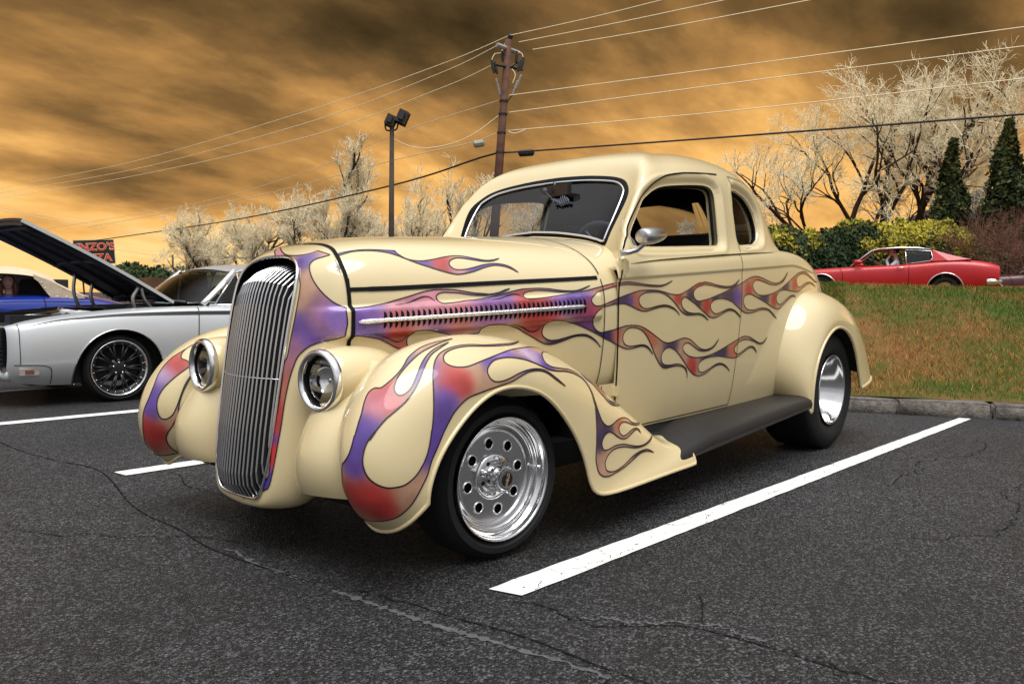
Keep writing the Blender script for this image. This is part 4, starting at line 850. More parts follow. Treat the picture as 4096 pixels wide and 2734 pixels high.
# flame outlines and airbrushed spots, in car coordinates (a trailing 1 marks a sharp tip)
FLAMES = {
 "hood_door": ([(0.353,0.341,0.834,1),(0.332,0.351,0.834),(0.293,0.361,0.839),(0.241,0.370,0.849),(0.195,0.381,0.862),(0.149,0.392,0.875),(0.113,0.400,0.886),(0.081,0.407,0.894),(0.047,0.416,0.899),(0.013,0.425,0.900),(-0.021,0.435,0.900),(-0.057,0.447,0.896),(-0.094,0.459,0.891),(-0.131,0.470,0.887),(-0.157,0.478,0.887),(-0.102,0.461,0.890),(-0.132,0.471,0.886),(-0.166,0.480,0.888),(-0.198,0.488,0.894),(-0.226,0.494,0.904),(-0.247,0.499,0.909,1),(-0.226,0.495,0.900),(-0.197,0.489,0.890),(-0.165,0.481,0.885),(-0.132,0.471,0.884),(-0.102,0.462,0.884),(-0.153,0.478,0.883),(-0.105,0.464,0.883),(-0.068,0.452,0.886),(-0.039,0.443,0.890),(-0.005,0.433,0.891),(0.020,0.426,0.891),(0.037,0.422,0.887),(0.046,0.420,0.881),(0.050,0.421,0.873),(0.047,0.423,0.864),(0.042,0.431,0.856),(0.036,0.441,0.852),(0.021,0.447,0.852),(-0.018,0.455,0.856),(-0.059,0.461,0.862),(-0.095,0.469,0.865),(-0.137,0.476,0.872),(-0.181,0.486,0.881),(-0.218,0.495,0.890),(-0.260,0.505,0.900),(-0.294,0.513,0.907),(-0.331,0.522,0.910),(-0.373,0.533,0.912),(-0.416,0.545,0.911),(-0.459,0.558,0.907),(-0.503,0.570,0.905),(-0.544,0.579,0.907),(-0.577,0.585,0.915),(-0.618,0.591,0.928,1),(-0.576,0.586,0.911),(-0.543,0.580,0.904),(-0.502,0.571,0.901),(-0.457,0.559,0.901),(-0.414,0.547,0.904),(-0.371,0.535,0.905),(-0.343,0.528,0.903),(-0.317,0.521,0.899),(-0.303,0.519,0.892),(-0.299,0.519,0.885),(-0.296,0.528,0.877),(-0.302,0.538,0.872),(-0.337,0.549,0.873),(-0.381,0.559,0.877),(-0.428,0.567,0.883),(-0.480,0.573,0.890),(-0.531,0.580,0.897),(-0.581,0.589,0.905),(-0.632,0.598,0.916),(-0.686,0.605,0.927),(-0.722,0.609,0.934),(-0.765,0.613,0.941),(-0.781,0.630,0.944),(-0.819,0.633,0.947),(-0.862,0.636,0.946),(-0.921,0.639,0.942),(-0.967,0.641,0.939),(-1.019,0.643,0.938),(-1.064,0.645,0.939),(-1.104,0.646,0.946),(-1.154,0.647,0.961,1),(-1.109,0.646,0.944),(-1.064,0.645,0.934),(-1.015,0.643,0.932),(-0.967,0.641,0.933),(-0.920,0.639,0.935),(-0.862,0.636,0.937),(-0.819,0.633,0.937),(-0.781,0.631,0.934),(-0.757,0.616,0.928),(-0.717,0.613,0.920),(-0.678,0.609,0.911),(-0.637,0.610,0.899),(-0.605,0.617,0.885),(-0.596,0.616,0.872),(-0.599,0.618,0.860),(-0.610,0.622,0.851),(-0.627,0.625,0.848),(-0.676,0.618,0.853),(-0.705,0.622,0.862),(-0.744,0.626,0.874),(-0.780,0.633,0.886),(-0.831,0.636,0.898),(-0.888,0.639,0.910),(-0.934,0.641,0.915),(-0.990,0.643,0.917),(-1.039,0.645,0.916),(-1.089,0.647,0.910),(-1.140,0.648,0.902),(-1.193,0.649,0.900),(-1.231,0.650,0.905),(-1.280,0.651,0.920),(-1.337,0.651,0.941),(-1.383,0.651,0.955),(-1.436,0.652,0.961),(-1.432,0.652,0.962),(-1.488,0.652,0.959),(-1.552,0.653,0.951),(-1.632,0.654,0.946),(-1.700,0.654,0.949),(-1.749,0.654,0.962),(-1.792,0.653,0.984,1),(-1.752,0.654,0.955),(-1.700,0.654,0.941),(-1.632,0.654,0.937),(-1.552,0.653,0.943),(-1.476,0.653,0.950),(-1.420,0.652,0.950),(-1.424,0.652,0.948),(-1.377,0.652,0.939),(-1.345,0.652,0.924),(-1.334,0.652,0.908),(-1.341,0.652,0.890),(-1.361,0.652,0.877),(-1.391,0.653,0.873),(-1.471,0.654,0.883),(-1.554,0.654,0.900),(-1.653,0.654,0.923),(-1.756,0.654,0.951),(-1.825,0.653,0.968),(-1.896,0.652,0.991),(-1.957,0.651,1.002),(-2.005,0.651,1.004),(-2.070,0.650,0.996),(-2.146,0.649,0.983),(-2.216,0.648,0.975),(-2.279,0.646,0.979),(-2.344,0.643,0.999),(-2.415,0.639,1.042,1),(-2.353,0.643,0.992),(-2.288,0.646,0.972),(-2.225,0.648,0.966),(-2.155,0.649,0.969),(-2.070,0.650,0.981),(-2.005,0.651,0.986),(-1.973,0.652,0.982),(-1.951,0.652,0.968),(-1.949,0.653,0.948),(-1.967,0.653,0.928),(-2.008,0.652,0.912),(-2.065,0.652,0.907),(-2.149,0.650,0.912),(-2.236,0.648,0.927),(-2.326,0.645,0.952),(-2.419,0.642,0.986),(-2.519,0.637,1.022),(-2.573,0.634,1.039),(-2.642,0.629,1.051),(-2.712,0.624,1.049),(-2.808,0.618,1.023),(-2.894,0.609,1.002),(-2.938,0.603,0.997,1),(-2.884,0.611,0.997),(-2.793,0.620,1.019),(-2.708,0.626,1.037),(-2.639,0.630,1.040),(-2.582,0.634,1.029),(-2.547,0.637,1.012),(-2.543,0.638,0.989),(-2.559,0.638,0.967),(-2.590,0.637,0.960),(-2.633,0.635,0.969),(-2.701,0.630,0.987),(-2.776,0.624,0.993),(-2.843,0.618,0.983),(-2.892,0.613,0.967,1),(-2.836,0.619,0.979),(-2.775,0.625,0.986),(-2.713,0.630,0.978),(-2.644,0.635,0.958),(-2.581,0.638,0.939),(-2.530,0.640,0.934),(-2.450,0.642,0.937),(-2.373,0.644,0.941),(-2.317,0.646,0.937),(-2.277,0.647,0.924),(-2.254,0.648,0.904),(-2.252,0.648,0.886),(-2.268,0.647,0.869),(-2.300,0.646,0.860),(-2.341,0.645,0.869),(-2.405,0.644,0.895),(-2.462,0.642,0.911),(-2.501,0.641,0.912),(-2.534,0.640,0.903,1),(-2.501,0.641,0.907),(-2.462,0.642,0.903),(-2.406,0.644,0.882),(-2.343,0.645,0.855),(-2.298,0.646,0.838),(-2.253,0.647,0.837),(-2.198,0.649,0.847),(-2.110,0.651,0.871),(-2.025,0.652,0.891),(-1.944,0.653,0.909),(-1.906,0.654,0.912),(-1.868,0.654,0.907),(-1.843,0.654,0.890),(-1.842,0.654,0.867),(-1.865,0.654,0.845),(-1.904,0.653,0.832),(-1.966,0.653,0.831),(-2.030,0.652,0.839),(-2.096,0.651,0.841),(-2.156,0.650,0.833),(-2.211,0.648,0.812),(-2.268,0.646,0.782,1),(-2.216,0.648,0.803),(-2.157,0.649,0.826),(-2.097,0.651,0.833),(-2.031,0.652,0.830),(-1.968,0.653,0.820),(-1.906,0.653,0.815),(-1.868,0.653,0.817),(-1.826,0.654,0.828),(-1.769,0.654,0.852),(-1.711,0.654,0.873),(-1.641,0.654,0.885),(-1.581,0.654,0.886),(-1.535,0.654,0.879),(-1.504,0.654,0.865),(-1.496,0.654,0.847),(-1.510,0.653,0.828),(-1.540,0.653,0.815),(-1.573,0.654,0.815),(-1.625,0.654,0.826),(-1.672,0.654,0.836),(-1.714,0.654,0.836),(-1.757,0.654,0.826),(-1.795,0.654,0.808),(-1.816,0.653,0.794,1),(-1.791,0.654,0.804),(-1.750,0.654,0.823),(-1.707,0.654,0.829),(-1.666,0.654,0.826),(-1.613,0.654,0.812),(-1.561,0.653,0.798),(-1.523,0.653,0.795),(-1.484,0.653,0.802),(-1.438,0.653,0.822),(-1.400,0.653,0.839),(-1.351,0.652,0.861),(-1.304,0.652,0.878),(-1.270,0.651,0.890),(-1.245,0.651,0.886),(-1.231,0.650,0.872),(-1.233,0.650,0.855),(-1.250,0.651,0.838),(-1.285,0.651,0.823),(-1.336,0.652,0.817),(-1.395,0.652,0.816),(-1.438,0.653,0.806),(-1.482,0.653,0.783,1),(-1.435,0.653,0.802),(-1.389,0.652,0.810),(-1.337,0.652,0.809),(-1.286,0.651,0.809),(-1.251,0.651,0.818),(-1.217,0.650,0.835),(-1.184,0.650,0.858),(-1.141,0.648,0.883),(-1.099,0.647,0.899),(-1.054,0.646,0.908),(-1.005,0.644,0.909),(-0.952,0.642,0.906),(-0.920,0.641,0.898),(-0.902,0.640,0.886),(-0.898,0.640,0.870),(-0.907,0.641,0.854),(-0.926,0.641,0.842),(-0.954,0.643,0.838),(-0.992,0.644,0.842),(-1.040,0.646,0.850),(-1.090,0.647,0.854),(-1.137,0.648,0.849),(-1.180,0.649,0.835),(-1.220,0.650,0.809,1),(-1.183,0.649,0.831),(-1.137,0.648,0.843),(-1.096,0.647,0.847),(-1.046,0.646,0.843),(-0.992,0.644,0.834),(-0.954,0.643,0.828),(-0.917,0.641,0.829),(-0.880,0.639,0.838),(-0.835,0.637,0.851),(-0.805,0.635,0.857),(-0.780,0.633,0.858),(-0.743,0.627,0.856),(-0.705,0.623,0.850),(-0.654,0.627,0.843),(-0.626,0.626,0.828),(-0.609,0.622,0.807),(-0.620,0.607,0.789),(-0.622,0.607,0.772),(-0.635,0.609,0.756),(-0.652,0.613,0.746),(-0.673,0.617,0.742),(-0.690,0.620,0.746),(-0.734,0.627,0.752),(-0.776,0.632,0.761),(-0.813,0.635,0.767),(-0.857,0.638,0.769),(-0.902,0.640,0.766),(-0.949,0.642,0.754),(-0.999,0.643,0.734),(-1.050,0.644,0.711),(-1.086,0.644,0.696),(-1.123,0.645,0.688),(-1.165,0.646,0.690),(-1.218,0.647,0.699),(-1.267,0.648,0.705),(-1.319,0.649,0.697),(-1.368,0.648,0.675),(-1.412,0.648,0.655),(-1.456,0.648,0.646),(-1.499,0.648,0.647),(-1.547,0.649,0.660),(-1.596,0.651,0.692,1),(-1.557,0.649,0.658),(-1.506,0.648,0.641),(-1.457,0.647,0.638),(-1.408,0.647,0.644),(-1.364,0.648,0.662),(-1.321,0.648,0.679),(-1.298,0.648,0.684),(-1.273,0.647,0.678),(-1.259,0.647,0.665),(-1.266,0.646,0.648),(-1.293,0.645,0.631),(-1.329,0.645,0.619),(-1.377,0.645,0.612),(-1.437,0.646,0.611),(-1.510,0.647,0.617),(-1.602,0.648,0.634),(-1.698,0.649,0.658),(-1.822,0.651,0.690),(-1.852,0.651,0.696),(-1.890,0.650,0.697),(-1.937,0.650,0.691),(-1.995,0.648,0.674),(-2.045,0.647,0.660),(-2.079,0.646,0.657),(-2.111,0.646,0.663),(-2.152,0.646,0.685,1),(-2.125,0.646,0.661),(-2.080,0.646,0.651),(-2.038,0.647,0.655),(-1.980,0.648,0.669),(-1.923,0.649,0.679),(-1.877,0.650,0.681),(-1.825,0.650,0.674),(-1.792,0.649,0.660),(-1.770,0.649,0.641),(-1.772,0.648,0.625),(-1.793,0.647,0.612),(-1.822,0.647,0.611),(-1.864,0.647,0.622),(-1.915,0.648,0.639),(-1.960,0.647,0.644),(-1.993,0.647,0.638),(-2.020,0.646,0.621),(-2.033,0.645,0.607,1),(-2.017,0.645,0.618),(-1.990,0.646,0.631),(-1.958,0.647,0.637),(-1.916,0.647,0.630),(-1.866,0.647,0.614),(-1.821,0.646,0.599),(-1.775,0.646,0.592),(-1.717,0.646,0.596),(-1.654,0.646,0.603),(-1.607,0.647,0.608),(-1.530,0.646,0.608),(-1.469,0.646,0.602),(-1.431,0.645,0.590),(-1.413,0.643,0.573),(-1.417,0.642,0.555),(-1.434,0.641,0.541),(-1.462,0.641,0.538),(-1.504,0.642,0.547),(-1.557,0.643,0.562),(-1.600,0.644,0.572),(-1.640,0.644,0.571),(-1.682,0.644,0.560),(-1.713,0.642,0.544),(-1.738,0.641,0.527,1),(-1.710,0.642,0.543),(-1.669,0.643,0.559),(-1.635,0.644,0.565),(-1.590,0.643,0.562),(-1.541,0.642,0.549),(-1.494,0.641,0.532),(-1.453,0.640,0.524),(-1.417,0.639,0.524),(-1.373,0.640,0.535),(-1.327,0.641,0.560),(-1.288,0.643,0.591),(-1.243,0.645,0.625),(-1.202,0.645,0.650),(-1.163,0.645,0.664),(-1.136,0.645,0.667),(-1.108,0.644,0.659),(-1.089,0.643,0.643),(-1.084,0.641,0.624),(-1.092,0.641,0.604),(-1.114,0.640,0.592),(-1.157,0.641,0.588),(-1.210,0.642,0.590),(-1.249,0.642,0.586),(-1.291,0.642,0.571),(-1.312,0.641,0.552),(-1.322,0.638,0.518,1),(-1.311,0.640,0.549),(-1.280,0.642,0.571),(-1.245,0.642,0.579),(-1.206,0.641,0.581),(-1.164,0.640,0.578),(-1.122,0.640,0.576),(-1.095,0.639,0.584),(-1.066,0.640,0.605),(-1.032,0.641,0.640),(-1.004,0.641,0.677),(-0.971,0.642,0.714),(-0.936,0.641,0.742),(-0.898,0.640,0.756),(-0.862,0.638,0.760),(-0.831,0.636,0.757),(-0.806,0.634,0.744),(-0.795,0.633,0.726),(-0.796,0.633,0.708),(-0.810,0.633,0.692),(-0.837,0.635,0.683),(-0.876,0.637,0.683),(-0.922,0.639,0.686),(-0.955,0.640,0.683),(-0.985,0.641,0.670),(-1.016,0.640,0.642,1),(-0.985,0.640,0.665),(-0.956,0.640,0.677),(-0.922,0.639,0.680),(-0.882,0.637,0.675),(-0.837,0.634,0.672),(-0.803,0.632,0.677),(-0.768,0.630,0.689),(-0.731,0.624,0.704),(-0.687,0.618,0.719),(-0.646,0.611,0.737),(-0.595,0.600,0.757),(-0.559,0.593,0.770),(-0.528,0.585,0.779),(-0.483,0.582,0.789),(-0.436,0.578,0.792),(-0.407,0.570,0.790),(-0.394,0.556,0.781),(-0.384,0.548,0.767),(-0.380,0.545,0.750),(-0.386,0.545,0.733),(-0.402,0.548,0.722),(-0.422,0.554,0.716),(-0.452,0.561,0.717),(-0.486,0.571,0.724),(-0.525,0.582,0.733),(-0.559,0.591,0.737),(-0.591,0.598,0.735),(-0.621,0.604,0.723),(-0.645,0.609,0.707),(-0.670,0.612,0.683,1),(-0.648,0.609,0.703),(-0.621,0.604,0.719),(-0.591,0.598,0.729),(-0.559,0.590,0.731),(-0.526,0.582,0.727),(-0.487,0.571,0.715),(-0.453,0.561,0.705),(-0.424,0.552,0.700),(-0.398,0.545,0.703),(-0.371,0.539,0.714),(-0.341,0.532,0.729),(-0.306,0.524,0.746),(-0.272,0.516,0.763),(-0.238,0.514,0.773),(-0.201,0.513,0.778),(-0.169,0.505,0.778),(-0.140,0.497,0.776),(-0.121,0.487,0.769),(-0.120,0.472,0.758),(-0.114,0.469,0.747,1),(-0.022,0.441,0.736,1),(0.007,0.434,0.745),(0.050,0.431,0.754),(0.088,0.430,0.760),(0.117,0.423,0.760),(0.140,0.416,0.757),(0.147,0.398,0.745),(0.155,0.391,0.732),(0.155,0.389,0.717),(0.148,0.389,0.703),(0.133,0.393,0.698),(0.117,0.397,0.699),(0.087,0.407,0.708),(0.064,0.414,0.716),(0.053,0.418,0.719,1),(0.091,0.405,0.701),(0.116,0.396,0.690),(0.144,0.388,0.688),(0.167,0.383,0.694),(0.196,0.376,0.704),(0.228,0.369,0.720),(0.260,0.361,0.733),(0.300,0.360,0.740),(0.335,0.355,0.744),(0.354,0.345,0.739,1)],
  [(0.338,0.358,0.817,0.1,"violet"),(0.348,0.354,0.796,0.06,"purple"),(0.141,0.417,0.839,0.1,"pink"),(0.197,0.401,0.770,0.06,"red"),(0.174,0.390,0.744,0.05,"red"),(0.036,0.448,0.833,0.1,"pink"),(-0.074,0.479,0.841,0.07,"pink"),(-0.012,0.462,0.791,0.06,"salmon"),(0.147,0.392,0.723,0.06,"salmon"),(0.045,0.426,0.751,0.07,"purple"),(0.282,0.371,0.745,0.06,"purple"),(-0.149,0.485,0.869,0.07,"purple"),(-0.133,0.480,0.868,0.1,"purple"),(-0.179,0.501,0.866,0.08,"purple"),(-0.293,0.540,0.856,0.06,"red"),(-0.337,0.550,0.784,0.06,"red"),(-0.390,0.568,0.837,0.07,"red"),(-0.159,0.503,0.841,0.07,"pink"),(-0.545,0.600,0.887,0.07,"purple"),(-0.514,0.577,0.894,0.07,"purple"),(-0.580,0.616,0.823,0.07,"red"),(-0.580,0.598,0.788,0.06,"purple"),(-0.436,0.576,0.876,0.06,"violet"),(-0.659,0.614,0.744,0.05,"deep"),(-0.705,0.622,0.735,0.045,"deep"),(-0.749,0.628,0.750,0.03,"salmon"),(-0.453,0.561,0.707,0.05,"deep"),(-0.547,0.587,0.733,0.05,"deep"),(-0.775,0.633,0.869,0.06,"deep"),(-0.743,0.612,0.934,0.08,"salmon"),(-0.792,0.634,0.872,0.06,"deep"),(-0.831,0.636,0.874,0.04,"purple"),(-0.888,0.640,0.870,0.04,"salmon"),(-0.853,0.635,0.942,0.06,"salmon"),(-1.015,0.643,0.935,0.06,"deep"),(-1.014,0.644,0.914,0.05,"purple"),(-1.204,0.650,0.889,0.035,"red"),(-1.314,0.652,0.899,0.035,"deep"),(-1.389,0.652,0.950,0.06,"red"),(-1.374,0.653,0.861,0.035,"deep"),(-1.464,0.653,0.856,0.03,"red"),(-1.605,0.654,0.945,0.05,"deep"),(-1.543,0.654,0.892,0.04,"deep"),(-1.308,0.651,0.814,0.05,"deep"),(-1.065,0.647,0.849,0.06,"deep"),(-0.974,0.642,0.743,0.05,"salmon"),(-0.699,0.620,0.728,0.045,"deep"),(-0.752,0.628,0.730,0.03,"salmon"),(-1.000,0.643,0.716,0.05,"salmon"),(-1.156,0.645,0.678,0.055,"deep"),(-1.353,0.643,0.579,0.045,"red"),(-1.364,0.641,0.549,0.03,"red"),(-1.606,0.647,0.616,0.06,"deep"),(-1.759,0.648,0.622,0.04,"salmon"),(-1.142,0.640,0.582,0.06,"deep"),(-0.932,0.639,0.680,0.05,"deep"),(-1.475,0.648,0.641,0.06,"deep"),(-1.688,0.654,0.908,0.08,"deep"),(-1.766,0.654,0.896,0.05,"purple"),(-1.897,0.654,0.930,0.04,"red"),(-1.989,0.651,0.996,0.06,"salmon"),(-2.091,0.651,0.899,0.055,"deep"),(-2.221,0.648,0.886,0.04,"red"),(-2.372,0.644,0.963,0.05,"deep"),(-2.518,0.639,0.977,0.035,"red"),(-1.461,0.653,0.850,0.04,"red"),(-1.637,0.648,0.624,0.06,"deep"),(-1.745,0.648,0.635,0.05,"salmon"),(-2.011,0.648,0.670,0.06,"deep"),(-2.686,0.626,1.046,0.06,"salmon")]),
 "shell": ([(0.374,0.339,0.743,1),(0.400,0.312,0.732),(0.429,0.285,0.723),(0.454,0.259,0.709),(0.472,0.239,0.688),(0.481,0.229,0.671),(0.486,0.224,0.655),(0.496,0.215,0.615),(0.505,0.209,0.570),(0.513,0.204,0.517),(0.522,0.201,0.452),(0.531,0.196,0.394),(0.538,0.190,0.341),(0.545,0.183,0.291),(0.549,0.172,0.254),(0.553,0.153,0.237),(0.420,-0.105,0.161,1),(0.410,-0.114,0.167),(0.550,0.152,0.266),(0.545,0.170,0.309),(0.538,0.171,0.375),(0.528,0.176,0.450),(0.513,0.184,0.555),(0.500,0.186,0.650),(0.496,0.196,0.673),(0.486,0.201,0.732),(0.476,0.205,0.786),(0.465,0.207,0.841),(0.456,0.206,0.882),(0.449,0.200,0.910),(0.441,0.182,0.938),(0.434,0.167,0.957),(0.415,0.112,0.994),(0.403,0.025,1.006),(0.403,-0.020,1.007,1),(0.328,-0.138,1.042,1),(0.334,-0.103,1.043),(0.379,-0.021,1.026),(0.399,0.036,1.012),(0.405,0.088,1.007),(0.400,0.131,1.008),(0.380,0.158,1.015),(0.360,0.166,1.024,1),(0.354,0.230,1.009,1),(0.373,0.220,1.002),(0.390,0.206,0.995),(0.403,0.201,0.987),(0.415,0.203,0.975),(0.424,0.215,0.956),(0.427,0.235,0.928),(0.421,0.258,0.899),(0.410,0.281,0.874),(0.393,0.304,0.852),(0.377,0.319,0.841),(0.365,0.333,0.834,1),(0.368,0.344,0.789),(0.371,0.341,0.762)],
  [(0.414,0.168,0.989,0.045,"purple"),(0.422,0.275,0.847,0.05,"mauve"),(0.408,0.309,0.811,0.06,"violet"),(0.437,0.274,0.784,0.05,"mauve"),(0.470,0.228,0.769,0.05,"purple"),(0.386,0.331,0.807,0.05,"violet"),(0.453,0.258,0.733,0.06,"purple"),(0.483,0.217,0.714,0.05,"mauve"),(0.383,-0.032,1.024,0.05,"pink"),(0.448,0.219,0.896,0.06,"tan"),(0.510,0.193,0.572,0.06,"salmon"),(0.521,0.187,0.497,0.05,"red"),(0.528,0.186,0.445,0.05,"red"),(0.533,0.185,0.405,0.028,"purple"),(0.537,0.186,0.367,0.035,"bright"),(0.541,0.183,0.334,0.035,"bright"),(0.548,0.170,0.283,0.04,"blue"),(0.552,0.152,0.248,0.04,"blue"),(0.498,0.204,0.641,0.05,"mauve"),(0.501,0.203,0.618,0.05,"salmon")]),
 "hood_top": ([(0.332,0.246,1.014,1),(0.305,0.252,1.021),(0.273,0.259,1.027),(0.241,0.267,1.031),(0.201,0.281,1.032),(0.167,0.295,1.032),(0.138,0.304,1.032,1),(0.140,0.315,1.023),(0.127,0.336,1.009),(0.106,0.350,1.001),(0.069,0.362,0.998),(0.019,0.370,1.006),(-0.035,0.373,1.017),(-0.082,0.379,1.023),(-0.116,0.390,1.022),(-0.153,0.407,1.016),(-0.191,0.424,1.011),(-0.224,0.431,1.014),(-0.259,0.432,1.021,1),(-0.221,0.434,1.010),(-0.182,0.425,1.007),(-0.137,0.408,1.012),(-0.104,0.395,1.016),(-0.074,0.387,1.015),(-0.046,0.389,1.004),(-0.034,0.397,0.992),(-0.037,0.406,0.979),(-0.054,0.416,0.972),(-0.090,0.425,0.975),(-0.130,0.430,0.983),(-0.172,0.435,0.994),(-0.219,0.443,1.000),(-0.255,0.455,0.998),(-0.281,0.469,0.989),(-0.304,0.489,0.970,1),(-0.278,0.472,0.984),(-0.251,0.459,0.992),(-0.215,0.447,0.993),(-0.173,0.442,0.985),(-0.123,0.437,0.969),(-0.084,0.431,0.960),(-0.048,0.423,0.956),(-0.015,0.411,0.961),(0.016,0.398,0.969),(0.046,0.384,0.978),(0.085,0.365,0.990),(0.120,0.343,1.004),(0.145,0.324,1.015),(0.174,0.304,1.024),(0.211,0.285,1.028),(0.251,0.271,1.027),(0.286,0.261,1.022),(0.315,0.258,1.015),(0.337,0.254,1.007,1)],
  [(0.160,0.303,1.028,0.07,"purple"),(0.073,0.368,0.990,0.05,"purple"),(0.110,0.347,1.002,0.05,"violet"),(-0.006,0.390,0.991,0.05,"red"),(-0.051,0.419,0.965,0.04,"pink"),(-0.146,0.438,0.979,0.06,"purple"),(-0.236,0.450,0.997,0.05,"purple"),(-0.173,0.418,1.012,0.05,"purple"),(0.306,0.253,1.020,0.06,"violet")]),
